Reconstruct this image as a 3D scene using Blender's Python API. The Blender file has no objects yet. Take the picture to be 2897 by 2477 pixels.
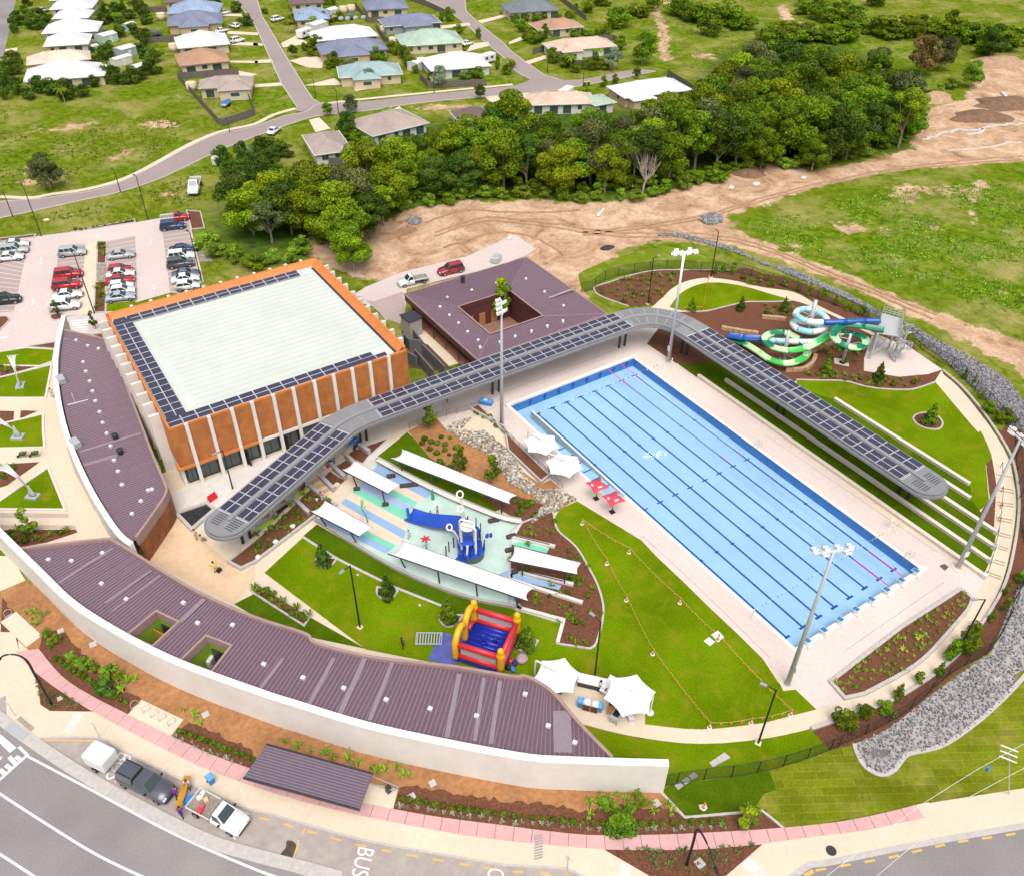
# Aquatic centre with pool,slides,canopy and sports hall,seen from the air.
# World axes: pool runs along Y (near end y=0),metres,ground z=0.
import bpy,bmesh,math,random
from mathutils import Vector,Matrix,noise
from mathutils.geometry import delaunay_2d_cdt
import numpy as np
R = math.radians
SC = bpy.context.scene
COLL = SC.collection

# ------------------------------------------------------------------ camera,sky,sun,exposure
def make_camera():
    yaw,pitch,roll = 0.5866,0.6802,0.0095
    loc = Vector((-54.58,-29.51,71.48))
    f = Vector((math.sin(yaw)*math.cos(pitch),math.cos(yaw)*math.cos(pitch),-math.sin(pitch)))
    r0 = Vector((math.cos(yaw),-math.sin(yaw),0)); u0 = r0.cross(f)
    r = r0*math.cos(roll) + u0*math.sin(roll); u = r.cross(f)
    cd = bpy.data.cameras.new('camera'); cam = bpy.data.objects.new('camera',cd)
    cam.matrix_world = Matrix(((r.x,u.x,-f.x,loc.x),(r.y,u.y,-f.y,loc.y),(r.z,u.z,-f.z,loc.z),(0,0,0,1)))
    cd.sensor_fit = 'HORIZONTAL'; cd.sensor_width = 36; cd.lens = 36*2426.67/2897
    cd.clip_start = 0.5; cd.clip_end = 3000
    COLL.objects.link(cam); SC.camera = cam
make_camera()
SUN_EL,SUN_AZ = 62,205            # elevation; azimuth of the sun clockwise from +Y
w = bpy.data.worlds.new('World'); SC.world = w; w.use_nodes = True
wn = w.node_tree.nodes; wl = w.node_tree.links
sky = wn.new('ShaderNodeTexSky'); sky.sky_type = 'NISHITA'; sky.sun_disc = False
sky.sun_elevation = R(SUN_EL); sky.sun_rotation = R(SUN_AZ); sky.air_density = 1.0; sky.dust_density = 6.0; sky.ozone_density = 1.0
hs = wn.new('ShaderNodeHueSaturation'); hs.inputs['Saturation'].default_value = 0.35
wl.new(sky.outputs[0],hs.inputs['Color']); wl.new(hs.outputs[0],wn['Background'].inputs[0])
wn['Background'].inputs[1].default_value = 0.15
sd = bpy.data.lights.new('sun','SUN'); sd.energy = 1.05; sd.angle = R(45); sd.color = (1.0,0.96,0.90)
so = bpy.data.objects.new('sun',sd); COLL.objects.link(so)
_d = Vector((math.sin(R(SUN_AZ))*math.cos(R(SUN_EL)),math.cos(R(SUN_AZ))*math.cos(R(SUN_EL)),math.sin(R(SUN_EL))))
so.rotation_euler = _d.to_track_quat('Z','Y').to_euler(); so.location = (0,0,150)
SC.view_settings.view_transform = 'Standard'; SC.view_settings.look = 'None'
SC.view_settings.exposure = 0.33; SC.view_settings.gamma = 1.0; SC.view_settings.use_curve_mapping = False
SC.render.engine = 'CYCLES'; SC.cycles.use_denoising = True; SC.cycles.max_bounces = 4; SC.cycles.diffuse_bounces = 2; SC.cycles.glossy_bounces = 2; SC.cycles.transparent_max_bounces = 8
SC.cycles.caustics_reflective = False; SC.cycles.caustics_refractive = False

# ------------------------------------------------------------------ helpers
RND = random.Random(7)
def tag(o,label=None,cat=None,group=None,kind=None):
    if label: o['label'] = label
    if cat: o['category'] = cat
    if group: o['group'] = group
    if kind: o['kind'] = kind
    return o
def empty(name,loc=(0,0,0),rz=0,label=None,cat=None,group=None):
    o = bpy.data.objects.new(name,None); COLL.objects.link(o); o.empty_display_size = .2
    o.location = (loc[0],loc[1],loc[2] if len(loc) > 2 else 0); o.rotation_euler = (0,0,rz)
    return tag(o,label,cat,group)
def link(name,me,mat=None,parent=None):
    if mat is not None:
        for m in (mat if isinstance(mat,(list,tuple)) else [mat]): me.materials.append(m)
    o = bpy.data.objects.new(name,me); COLL.objects.link(o)
    if parent is not None: o.parent = parent
    return o
def copy_tree(o,parent=None):
    c = o.copy(); COLL.objects.link(c); c.parent = parent
    for ch in list(o.children): copy_tree(ch,c)
    return c
class MB:
    "collects boxes, prisms, tubes; build() links them as one mesh object"
    def __init__(s): s.v = []; s.f = []; s.m = []; s.sm = []; s.mi = 0; s.smooth = False
    def add(s,vs,fs):
        b = len(s.v); s.v += [tuple(x) for x in vs]
        for f in fs: s.f.append(tuple(b+i for i in f)); s.m.append(s.mi); s.sm.append(s.smooth)
        return s
    def box(s,c,d,rz=0,M=None):
        x,y,z = d[0]/2,d[1]/2,d[2]/2; q = []
        cs,sn = math.cos(rz),math.sin(rz)
        for dz in (-z,z):
            for dx,dy in ((-x,-y),(x,-y),(x,y),(-x,y)):
                p = Vector((c[0]+dx*cs-dy*sn,c[1]+dx*sn+dy*cs,c[2]+dz)); q.append(M @ p if M else p)
        return s.add(q,[(3,2,1,0),(4,5,6,7),(0,1,5,4),(1,2,6,5),(2,3,7,6),(3,0,4,7)])
    def bbox(s,x0,x1,y0,y1,z0,z1): return s.box(((x0+x1)/2,(y0+y1)/2,(z0+z1)/2),(x1-x0,y1-y0,z1-z0))
    def prism(s,poly,z0,z1,top=True,bot=False):
        if area(poly) < 0: poly = poly[::-1]
        n = len(poly)
        vs = [(p[0],p[1],z0) for p in poly]+[(p[0],p[1],z1) for p in poly]
        fs = [(i,(i+1) % n,n+(i+1) % n,n+i) for i in range(n)]
        if top and n > 5: s.sheet(poly,z1)
        elif top: fs.append(tuple(range(n,2*n)))
        if bot: fs.append(tuple(range(n-1,-1,-1)))
        return s.add(vs,fs)
    def sheet(s,poly,z,hole=None):
        if area(poly) < 0: poly = poly[::-1]
        if len(poly) < 5 and hole is None: return s.add([(p[0],p[1],z) for p in poly],[tuple(range(len(poly)))])
        P = list(poly)+list(hole or []); n = len(poly); E_ = [(i,(i+1) % n) for i in range(n)]; h = len(hole or [])
        E_ += [(n+i,n+(i+1) % h) for i in range(h)]
        r = delaunay_2d_cdt([Vector(p[:2]) for p in P],E_,[],1,1e-4); fs = []
        for f in r[2]:
            c = sum((r[0][i] for i in f),Vector((0,0)))/len(f)
            if pip(c,poly) and not (hole and pip(c,hole)): fs.append(tuple(f) if area([r[0][i] for i in f]) > 0 else tuple(f)[::-1])
        return s.add([(p.x,p.y,z) for p in r[0]],fs)
    def tube(s,pts,r,n=8,cap=True,closed=False):
        P = [Vector(p) for p in pts]; m = len(P); rr = r if isinstance(r,(list,tuple)) else [r]*m
        vs = []; ref = None
        for i in range(m):
            a = P[(i-1) % m] if (i > 0 or closed) else P[i]; b = P[(i+1) % m] if (i < m-1 or closed) else P[i]
            t = (b-a)
            t = t.normalized() if t.length > 1e-9 else Vector((0,0,1))
            if ref is None:
                ref = Vector((0,0,1)) if abs(t.z) < .9 else Vector((1,0,0))
            u = t.cross(ref)
            if u.length < 1e-6: u = t.cross(Vector((1,0.3,0)))
            u.normalize(); w_ = t.cross(u).normalized(); ref = (ref - t*ref.dot(t)) if False else ref
            vs += [P[i]+(u*math.cos(2*math.pi*k/n)+w_*math.sin(2*math.pi*k/n))*rr[i] for k in range(n)]
        fs = []
        for i in range(m if closed else m-1):
            j = (i+1) % m
            for k in range(n): fs.append((i*n+k,i*n+(k+1) % n,j*n+(k+1) % n,j*n+k))
        if cap and not closed: fs += [tuple(range(n-1,-1,-1)),tuple((m-1)*n+k for k in range(n))]
        return s.add(vs,fs)
    def lathe(s,c,prof,n=16,sx=1,sy=1):
        vs = []; m = len(prof)
        for r,z in prof:
            vs += [(c[0]+r*sx*math.cos(2*math.pi*k/n),c[1]+r*sy*math.sin(2*math.pi*k/n),c[2]+z) for k in range(n)]
        fs = [(i*n+k,i*n+(k+1) % n,(i+1)*n+(k+1) % n,(i+1)*n+k) for i in range(m-1) for k in range(n)]
        if prof[0][0] > 1e-6: fs.append(tuple(range(n-1,-1,-1)))
        if prof[-1][0] > 1e-6: fs.append(tuple((m-1)*n+k for k in range(n)))
        return s.add(vs,fs)
    def strip(s,pts,wd,z0,z1,closed=False):
        "kerb-like prism along a polyline"
        L,Rr = offs(pts,wd/2,closed),offs(pts,-wd/2,closed); n = len(pts)
        vs = []
        for i in range(n):
            vs += [(L[i][0],L[i][1],z0),(L[i][0],L[i][1],z1),(Rr[i][0],Rr[i][1],z1),(Rr[i][0],Rr[i][1],z0)]
        fs = []
        for i in range(n if closed else n-1):
            j = (i+1) % n
            for k in range(3): fs.append((i*4+k,j*4+k,j*4+k+1,i*4+k+1))
        if not closed: fs += [(0,1,2,3),tuple((n-1)*4+k for k in (3,2,1,0))]
        return s.add(vs,fs)
    def ribbon(s,A,B,z0,z1=None):
        n = len(A)
        za = z0; zb = z0 if z1 is None else z1
        vs = [(p[0],p[1],za) for p in A]+[(p[0],p[1],zb) for p in B]
        return s.add(vs,[(i,i+1,n+i+1,n+i) for i in range(n-1)])
    def mesh(s,name='m'):
        me = bpy.data.meshes.new(name); me.from_pydata(s.v,[],s.f)
        me.polygons.foreach_set('material_index',s.m); me.polygons.foreach_set('use_smooth',s.sm)
        me.update(); return me
    def build(s,name,mat,parent=None,fix=True):
        me = s.mesh(name)
        if fix:
            b = bmesh.new(); b.from_mesh(me); bmesh.ops.recalc_face_normals(b,faces=b.faces); b.to_mesh(me); b.free()
        return link(name,me,mat,parent)
def area(p): return sum(p[i][0]*p[(i+1) % len(p)][1]-p[(i+1) % len(p)][0]*p[i][1] for i in range(len(p)))/2
def offs(pts,d,closed=False):
    n = len(pts); out = []
    for i in range(n):
        p = Vector(pts[i][:2]); a = Vector(pts[i-1][:2]) if (i > 0 or closed) else None; b = Vector(pts[(i+1) % n][:2]) if (i < n-1 or closed) else None
        d1 = (p-a).normalized() if a is not None else None; d2 = (b-p).normalized() if b is not None else None
        if d1 is None: d1 = d2
        if d2 is None: d2 = d1
        n1 = Vector((-d1.y,d1.x)); n2 = Vector((-d2.y,d2.x)); m = n1+n2
        m = m.normalized() if m.length > 1e-6 else n1
        k = 1/max(.35,m.dot(n1)); q = p+m*d*k; out.append((q.x,q.y))
    return out
def cr(pts,n=5,closed=False):
    "Catmull-Rom smoothing"
    P = [tuple(p) for p in pts]; m = len(P); out = []; D = len(P[0])
    for i in range(m if closed else m-1):
        p0 = P[(i-1) % m] if (i > 0 or closed) else P[i]; p1 = P[i]; p2 = P[(i+1) % m]; p3 = P[(i+2) % m] if (i < m-2 or closed) else P[(i+1) % m]
        for k in range(n):
            t = k/n
            out.append(tuple(.5*((2*p1[a])+(-p0[a]+p2[a])*t+(2*p0[a]-5*p1[a]+4*p2[a]-p3[a])*t*t+(-p0[a]+3*p1[a]-3*p2[a]+p3[a])*t**3) for a in range(D)))
    if not closed: out.append(P[-1])
    return out
def resample(pts,step):
    P = [Vector(p) for p in pts]; out = [P[0].copy()]; d = step; 
    for a,b in zip(P,P[1:]):
        L = (b-a).length; pos = 0
        while L-pos >= d: pos += d; out.append(a+(b-a)*(pos/L)); d = step
        d -= (L-pos)
    return [tuple(p) for p in out]
def lerp2(a,b,t): return tuple(a[i]+(b[i]-a[i])*t for i in range(len(a)))
def dist(a,b): return math.hypot(a[0]-b[0],a[1]-b[1])
def pip(p,poly):
    x,y = p; c = False; n = len(poly); j = n-1
    for i in range(n):
        xi,yi = poly[i][:2]; xj,yj = poly[j][:2]
        if (yi > y) != (yj > y) and x < (xj-xi)*(y-yi)/(yj-yi)+xi: c = not c
        j = i
    return c

# ------------------------------------------------------------------ materials (procedural)
MATS = {}
def mat(name,col,rough=.8,var=.12,scale=3.0,col2=None,bump=0.0,bscale=None,metal=0.0,spec=.4,big=0.0,bigscale=.08):
    """base colour with fine noise towards col2 (or darker), a slow large-scale drift and optional relief"""
    if name in MATS: return MATS[name]
    m = bpy.data.materials.new(name); m.use_nodes = True; nt = m.node_tree; N = nt.nodes; L = nt.links
    b = N['Principled BSDF']; b.inputs['Roughness'].default_value = rough; b.inputs['Metallic'].default_value = metal
    b.inputs['Specular IOR Level'].default_value = spec
    tc = N.new('ShaderNodeTexCoord')
    c1 = (*col,1); c2 = (*(col2 or [x*(1-var*2) for x in col]),1)
    nz = N.new('ShaderNodeTexNoise'); nz.inputs['Scale'].default_value = scale; nz.inputs['Detail'].default_value = 6; nz.inputs['Roughness'].default_value = .65
    L.new(tc.outputs['Object'],nz.inputs['Vector'])
    rp = N.new('ShaderNodeValToRGB'); rp.color_ramp.elements[0].position = .35; rp.color_ramp.elements[1].position = .68
    rp.color_ramp.elements[0].color = c2; rp.color_ramp.elements[1].color = c1
    L.new(nz.outputs['Fac'],rp.inputs[0]); out = rp.outputs[0]
    if big:
        n2 = N.new('ShaderNodeTexNoise'); n2.inputs['Scale'].default_value = bigscale; n2.inputs['Detail'].default_value = 3
        L.new(tc.outputs['Object'],n2.inputs['Vector'])
        mr = N.new('ShaderNodeMapRange'); mr.inputs[1].default_value = .3; mr.inputs[2].default_value = .7; mr.inputs[3].default_value = 1-big; mr.inputs[4].default_value = 1+big
        L.new(n2.outputs['Fac'],mr.inputs[0])
        mx = N.new('ShaderNodeVectorMath'); mx.operation = 'SCALE'; L.new(out,mx.inputs[0]); L.new(mr.outputs[0],mx.inputs['Scale']); out = mx.outputs[0]
    L.new(out,b.inputs['Base Color'])
    if bump:
        nb = N.new('ShaderNodeTexNoise'); nb.inputs['Scale'].default_value = bscale or scale*3; nb.inputs['Detail'].default_value = 4
        L.new(tc.outputs['Object'],nb.inputs['Vector'])
        bp = N.new('ShaderNodeBump'); bp.inputs['Strength'].default_value = bump; bp.inputs['Distance'].default_value = .05
        L.new(nb.outputs['Fac'],bp.inputs['Height']); L.new(bp.outputs[0],b.inputs['Normal'])
    MATS[name] = m; return m
def paint(name,col,rough=.45,spec=.5,metal=0.0,coat=0.0):
    if name in MATS: return MATS[name]
    m = mat(name,col,rough,.04,1.5,spec=spec,metal=metal)
    if coat: m.node_tree.nodes['Principled BSDF'].inputs['Coat Weight'].default_value = coat
    return m
def glow(name,col,s):
    m = bpy.data.materials.new(name); m.use_nodes = True; b = m.node_tree.nodes['Principled BSDF']
    b.inputs['Base Color'].default_value = (*col,1); b.inputs['Emission Color'].default_value = (*col,1); b.inputs['Emission Strength'].default_value = s
    MATS[name] = m; return m
concrete = mat('concrete_deck',(.66,.555,.505),.85,.06,2.0,bump=.05,big=.07,bigscale=.12)
conc_cream = mat('concrete_cream',(.68,.565,.43),.85,.05,2.0,big=.05,bigscale=.15)
conc_white = mat('concrete_white',(.66,.62,.57),.85,.06,1.2,big=.06,bigscale=.2)
conc_grey = mat('concrete_grey',(.40,.37,.35),.85,.10,1.6,big=.08)
kerbm = mat('kerb_concrete',(.52,.48,.45),.9,.10,2.5)
pinkm = mat('pink_concrete',(.62,.36,.35),.85,.05,1.5,big=.07,bigscale=.3)
asphalt = mat('asphalt_dark',(.27,.245,.24),.9,.10,6.0,big=.15,bigscale=.12,bump=.1)
asph_pink = mat('asphalt_mauve',(.33,.265,.25),.9,.08,3.0,big=.08,bigscale=.06)
bus_pave = mat('bus_bay_concrete',(.40,.345,.315),.88,.10,1.2,big=.10,bigscale=.25)
park_pave = mat('carpark_concrete',(.60,.505,.47),.88,.05,1.5,big=.05,bigscale=.1)
bay_pave = mat('parking_bay_asphalt',(.43,.33,.31),.88,.08,2.5,big=.06)
plaza_tan = mat('plaza_exposed_aggregate',(.70,.50,.32),.85,.07,1.2,big=.10,bigscale=.35)
mulch = mat('mulch',(.21,.080,.038),.95,.45,6.0,col2=(.075,.028,.016),bump=.5,bscale=9)
orangedirt = mat('orange_earth',(.42,.205,.085),.95,.2,2.0,col2=(.28,.125,.05),big=.15,bigscale=.3,bump=.2)
def grassmat(name,c1,c2,c3,s=1.0,patch=.25):
    if name in MATS: return MATS[name]
    m = mat(name,c1,1.0,.2,5*s,col2=c2,bump=.25,bscale=12*s,spec=.0,big=.24,bigscale=.13)
    N = m.node_tree.nodes; L = m.node_tree.links; b = N['Principled BSDF']
    src = b.inputs['Base Color'].links[0].from_socket
    tc = [n for n in N if n.type == 'TEX_COORD'][0]
    n3 = N.new('ShaderNodeTexNoise'); n3.inputs['Scale'].default_value = .45*s; n3.inputs['Detail'].default_value = 5; n3.inputs['Roughness'].default_value = .6
    L.new(tc.outputs['Object'],n3.inputs['Vector'])
    rp = N.new('ShaderNodeValToRGB'); rp.color_ramp.elements[0].position = .5; rp.color_ramp.elements[1].position = .72
    rp.color_ramp.elements[0].color = (0,0,0,1); rp.color_ramp.elements[1].color = (patch*3,patch*3,patch*3,1)
    L.new(n3.outputs['Fac'],rp.inputs[0])
    mx = N.new('ShaderNodeMix'); mx.data_type = 'RGBA'; mx.clamp_factor = True
    L.new(rp.outputs[0],mx.inputs['Factor']); L.new(src,mx.inputs['A']); mx.inputs['B'].default_value = (*c3,1)
    L.new(mx.outputs['Result'],b.inputs['Base Color']); return m
lawn = grassmat('lawn_grass',(.145,.225,.003),(.09,.155,.002),(.21,.20,.012),1.0,.3)
lawn_dark = grassmat('lawn_grass_lush',(.08,.14,.004),(.048,.092,.003),(.11,.15,.006),1.0,.25)
lawn_pale = grassmat('verge_grass',(.17,.22,.015),(.11,.16,.010),(.30,.29,.09),.7,.3)
turf_new = grassmat('new_turf',(.185,.205,.014),(.12,.15,.008),(.26,.225,.05),.8,.3)
white_wall = mat('white_render',(.74,.695,.645),.8,.04,.8,big=.05,bigscale=.3,bump=.04)
white_metal = paint('white_metal',(.74,.74,.73),.4)
grey_metal = paint('grey_metal',(.30,.30,.32),.45)
dark_metal = paint('dark_metal',(.035,.035,.045),.45)
black_metal = paint('black_metal',(.012,.012,.013),.5)
galv = paint('galvanised_steel',(.50,.53,.55),.4,metal=.3)
glass = paint('dark_glass',(.03,.05,.055),.08,spec=.9)
glass_blue = paint('window_glass',(.06,.08,.09),.1,spec=.8)

# ------------------------------------------------------------------ ground: one sheet with soil,pasture and woodland floor
POOL = (0,20,0,50)
RINGOUT = cr([(-23.5,4.8),(-20.3,1.2),(-15.7,-2.7),(-10,-5.7)] + [(-4,-7.8),(1.2,-9.1),(5.7,-9.6),(12.2,-9.6)] + [(18,-8.6),(24.9,-6.7),(31.1,-4),(38.5,-0.1),(43.5,3.5),(46.7,6.4),(49.6,10.2)] + [(52.2,14.3),(54.6,18.8),(56.6,23)],4)
RINGOUT2 = cr([(57.6,30.2),(56.6,34.1),(56.3,39.4),(55.7,45.1),(55.7,50.8),(52.5,54.9)] + [(49.9,59.4),(46.9,62.4),(43.6,63.5),(39.9,63.2),(36.1,61.7),(33.1,60.4)],4)
SITE = RINGOUT + RINGOUT2 + [(24.5,58),(-14,58),(-13.5,62),(-46,62),(-56,60),(-58,42),(-50,24),(-40,13),(-30,2)]
DIRT = [[(-9.1,111.9),(-2.9,115.2),(2.6,114.1),(12.5,113),(17.1,115.5),(29.7,111.8),(37.3,107),(47.5,99.1),(58.8,94.2),(74.3,93.4),(86.6,94.2),(96.3,94.8),(100.3,85.5),(114.1,83.6),(129.9,82.5),(136.2,89.9),(153,98.2),(171.4,98.1),(208.1,115.1),(220.5,111.6),(283.9,111.3),(173.8,54.9),(144.4,64.5),(131.2,69.4),(114,76.9),(98.6,78.7),(79.5,78.8),(68.6,78.9),(64.6,74.8),(65.6,65.6),(68,51.6),(69.5,39.4),(71.6,29.7),(74.3,21.1),(74.4,4),(65,5.9),(66,15.9),(66.4,23.6),(66.2,35),(64.5,48.6),(63.2,58.6),(59.1,69.2),(51.5,76.9),(42,78.3),(30,75.8),(24.5,67.2),(17.9,73.4),(-5.5,96.3)],
        [(168.9,221.3),(157.7,205.3),(148.2,192.3),(133.6,175.8),(126,165.3),(129.8,165.9),(145.9,184.9),(155.5,197.1),(168.7,217.1)],[(138,166.9),(142.9,166.2),(144.4,163),(140.4,159.3),(137.5,162.6)],
        [(173.3,223),(181.6,222.5),(183.8,218.9),(174.7,216.7)],[(205,194.9),(212.2,199.3),(207.6,193.3),(197.3,180.9),(195.7,174),(194.8,165.1),(193.5,156.9),(190.1,155.5),(190.2,164.3),(191.6,174.6),(193.1,181.5)]]
THIN = [[(-41.1,202.1),(-36.3,204.6),(-33.6,201.4),(-23.3,200.6),(-23.8,197.3),(-31.4,195.6),(-35.9,199.3),(-39.3,200)],[(-21.6,204.3),(-18.4,205.5),(-12.6,214.4),(-13.3,212.5),(-19.8,201)],
        [(-15.6,193.1),(-9.5,193.5),(-5.8,186),(-9.5,183.3),(-14.2,187.2)],[(-46.8,169.5),(-42.5,181.2),(-42.4,172.9),(-36.4,175.7),(-35.5,170.2),(-37.7,163.8),(-42.7,165.4)],[(-27.5,172.6),(-22,178.8),(-19.6,177.3),(-22.4,172),(-27.2,168.2)],
        [(104.6,71.3),(111.4,71.7),(114.2,67.6),(118.1,64.3),(127.4,63.2),(126,59.4),(120.1,57),(115.7,56.8),(109,51),(108.1,54.5),(115.3,60),(110.2,64.7),(102.7,62.2),(102.5,68.1)],
        [(80.7,68.7),(86,64),(86.5,58.5),(82,60.7),(80.1,65.1)],[(71.7,65.4),(71.9,61.6),(67.6,60.1),(67.9,63.4)],[(90.2,60),(90,56.9),(85.8,55.1),(86.5,58.5)],
        [(109.9,54.3),(101.8,46.2),(100,41.3),(104.2,49.2)],[(95.2,59.5),(97.9,57.1),(99.2,51.1),(95.2,52.4)],[(85.4,36.6),(86.1,33.5),(85.4,31.9),(83.9,34.4)],[(-23.4,148.7),(-16.9,149.1),(-13.8,142.7),(-18.8,142.9)],
        [(43.6,170.1),(53.6,167.3),(61.7,162.3),(57,160.6),(47.7,163.2)]]
WOOD = [[(-13.4,140.4),(-3.8,156.1),(4.9,144),(15,140.9),(28.3,161.5),(42.9,156.4),(60.9,153.5),(74.5,151.6),(104,128.8),(124.6,147.3),(145.2,163),(171.5,166.1),(185.6,150.8),(176.9,125.7),(158.1,106.4),(129.9,82.5),(115.8,84.9),(98.9,91.4),(83.8,94.3),(59.2,94.6),(49,101),(38.6,109),(31,113.8),(16.3,116),(5.2,102.7),(-4.4,98.8),(-8.4,111.4),(-18.6,108.9),(-21.2,119.6)]]
LUSH = [[(138.3,149.7),(180.5,174.7),(210.2,171.5),(264.1,138.6),(229.6,117.2),(210.1,123),(177,109.5),(157,107.1),(164.4,122.6)],[(-41.4,221.7),(-39,195.9),(-43.5,181),(-46.6,186.4)],[(-3.1,197.8),(-4.6,170.6),(-13,168.7),(-17.7,175.2)],
        [(67,74.6),(79.3,73.4),(106.2,70.8),(132.6,57.2),(145.2,40.2),(95.2,14.6),(81.3,25.4),(75.2,36.8),(69.5,52.9),(66.4,66.3)]]
def build_ground():
    def grid(xs,ys):
        X,Y = np.meshgrid(xs,ys,indexing='ij'); return X,Y
    xs = np.concatenate([np.arange(-900,-140,40),np.arange(-140,330,1.6),np.arange(330,1300,40)])
    ys = np.concatenate([np.arange(-700,-60,40),np.arange(-60,370,1.6),np.arange(370,1500,40)])
    X,Y = grid(xs,ys); nx,ny = X.shape; P = np.stack([X.ravel(),Y.ravel()],1)
    def sdf(poly):
        A = np.array(poly); B = np.roll(A,-1,0); d = np.full(len(P),1e9); ins = np.zeros(len(P),bool)
        for a,b in zip(A,B):
            ab = b-a; t = np.clip(((P-a)@ab)/(ab@ab+1e-9),0,1); d = np.minimum(d,np.hypot(*(P-(a+t[:,None]*ab)).T))
            c = ((a[1] > P[:,1]) != (b[1] > P[:,1])); xi = (b[0]-a[0])*(P[:,1]-a[1])/((b[1]-a[1]) or 1e-9)+a[0]; ins ^= c & (P[:,0] < xi)
        return np.where(ins,-d,d)
    def mask(polys,soft,gain=1.0):
        m = np.zeros(len(P))
        for q in polys: m = np.maximum(m,np.clip(.5-sdf(q)/(2*soft),0,1))
        return m*gain
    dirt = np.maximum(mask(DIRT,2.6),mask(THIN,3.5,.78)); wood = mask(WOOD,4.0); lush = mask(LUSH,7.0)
    site = sdf(SITE)
    Z = np.full(len(P),-.05)
    dsel = dirt > .6
    for i in np.nonzero(dsel & (site > 6))[0]:
        Z[i] += .1*noise.noise(Vector((P[i,0]*.22,P[i,1]*.22,0)))*min(1,(dirt[i]-.6)*4)-.06
    idx = np.arange(nx*ny).reshape(nx,ny)
    q = np.stack([idx[:-1,:-1],idx[1:,:-1],idx[1:,1:],idx[:-1,1:]],-1).reshape(-1,4)
    keep = ~np.all(site[q] < -3,axis=1); q = q[keep]
    me = bpy.data.meshes.new('ground'); me.from_pydata(np.column_stack([P,Z]).tolist(),[],q.tolist())
    for nm,a in (('dirt',dirt),('wood',wood),('lush',lush)):
        at = me.attributes.new(nm,'FLOAT','POINT'); at.data.foreach_set('value',a.astype(np.float32))
    m = bpy.data.materials.new('pasture_and_earth'); m.use_nodes = True; nt = m.node_tree; N = nt.nodes; L = nt.links; b = N['Principled BSDF']
    b.inputs['Roughness'].default_value = .95; b.inputs['Specular IOR Level'].default_value = 0
    tc = N.new('ShaderNodeTexCoord')
    def nz(s,det=6,ro=.6,dis=0,vec=None):
        n = N.new('ShaderNodeTexNoise'); n.inputs['Scale'].default_value = s; n.inputs['Detail'].default_value = det; n.inputs['Roughness'].default_value = ro; n.inputs['Distortion'].default_value = dis
        L.new(vec or tc.outputs['Object'],n.inputs['Vector']); return n.outputs['Fac']
    def ramp(f,*st):
        r = N.new('ShaderNodeValToRGB'); e = r.color_ramp.elements
        e[0].position,e[0].color = st[0][0],(*st[0][1],1); e[1].position,e[1].color = st[-1][0],(*st[-1][1],1)
        for p,c in st[1:-1]: k = e.new(p); k.color = (*c,1)
        L.new(f,r.inputs[0]); return r.outputs[0]
    def mix(f,a,c):
        x = N.new('ShaderNodeMix'); x.data_type = 'RGBA'; L.new(f,x.inputs['Factor']); L.new(a,x.inputs['A']); L.new(c,x.inputs['B']); return x.outputs['Result']
    def attr(n):
        a = N.new('ShaderNodeAttribute'); a.attribute_name = n; return a.outputs['Fac']
    def math_(op,a,c):
        x = N.new('ShaderNodeMath'); x.operation = op
        for i,s in enumerate((a,c)):
            if isinstance(s,(int,float)): x.inputs[i].default_value = s
            else: L.new(s,x.inputs[i])
        return x.outputs[0]
    mp = N.new('ShaderNodeMapping'); mp.inputs['Scale'].default_value = (1,.45,1); mp.inputs['Rotation'].default_value = (0,0,.6); L.new(tc.outputs['Object'],mp.inputs[0])
    g1 = ramp(nz(.9,5,.7,.6,mp.outputs[0]),(.30,(.05,.08,.005)),(.5,(.135,.175,.010)),(.68,(.25,.25,.045)))
    g2 = ramp(nz(.5,6,.75,.5),(.30,(.03,.065,.004)),(.46,(.09,.15,.006)),(.64,(.185,.245,.015)),(.8,(.28,.28,.05)))
    big = ramp(nz(.03,4),(.42,(0,0,0)),(.58,(1,1,1)))
    gr = mix(big,g1,g2); gr = mix(attr('lush'),gr,g2)
    dry = ramp(nz(.09,5,.7),(.47,(0,0,0)),(.68,(.75,.75,.75)))
    drc = ramp(nz(1.5,4),(.3,(.29,.25,.07)),(.7,(.42,.34,.15)))
    gr = mix(dry,gr,drc)
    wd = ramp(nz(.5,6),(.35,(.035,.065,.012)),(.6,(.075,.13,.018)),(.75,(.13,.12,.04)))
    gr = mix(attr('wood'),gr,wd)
    so = ramp(nz(.14,5,.72,.8),(.28,(.20,.11,.06)),(.40,(.43,.265,.155)),(.54,(.58,.39,.26)),(.72,(.69,.51,.37)))
    so2 = ramp(nz(.9,6,.7,1.2),(.3,(.5,.5,.5)),(.55,(1,1,1)))
    mm = N.new('ShaderNodeMix'); mm.data_type = 'RGBA'; mm.blend_type = 'MULTIPLY'; mm.inputs['Factor'].default_value = .75; L.new(so,mm.inputs['A']); L.new(so2,mm.inputs['B'])
    f = math_('ADD',attr('dirt'),math_('MULTIPLY',math_('SUBTRACT',nz(.3,5,.7),.5),1.5))
    mr = N.new('ShaderNodeMapRange'); mr.interpolation_type = 'SMOOTHSTEP'; mr.inputs[1].default_value = .42; mr.inputs[2].default_value = .62; L.new(f,mr.inputs[0])
    L.new(mix(mr.outputs[0],gr,mm.outputs['Result']),b.inputs['Base Color'])
    bp = N.new('ShaderNodeBump'); bp.inputs['Strength'].default_value = .6; bp.inputs['Distance'].default_value = .35
    L.new(nz(.7,4,.7,.5),bp.inputs['Height']); L.new(bp.outputs[0],b.inputs['Normal'])
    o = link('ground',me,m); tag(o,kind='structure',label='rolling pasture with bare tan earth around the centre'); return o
build_ground()

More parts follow.
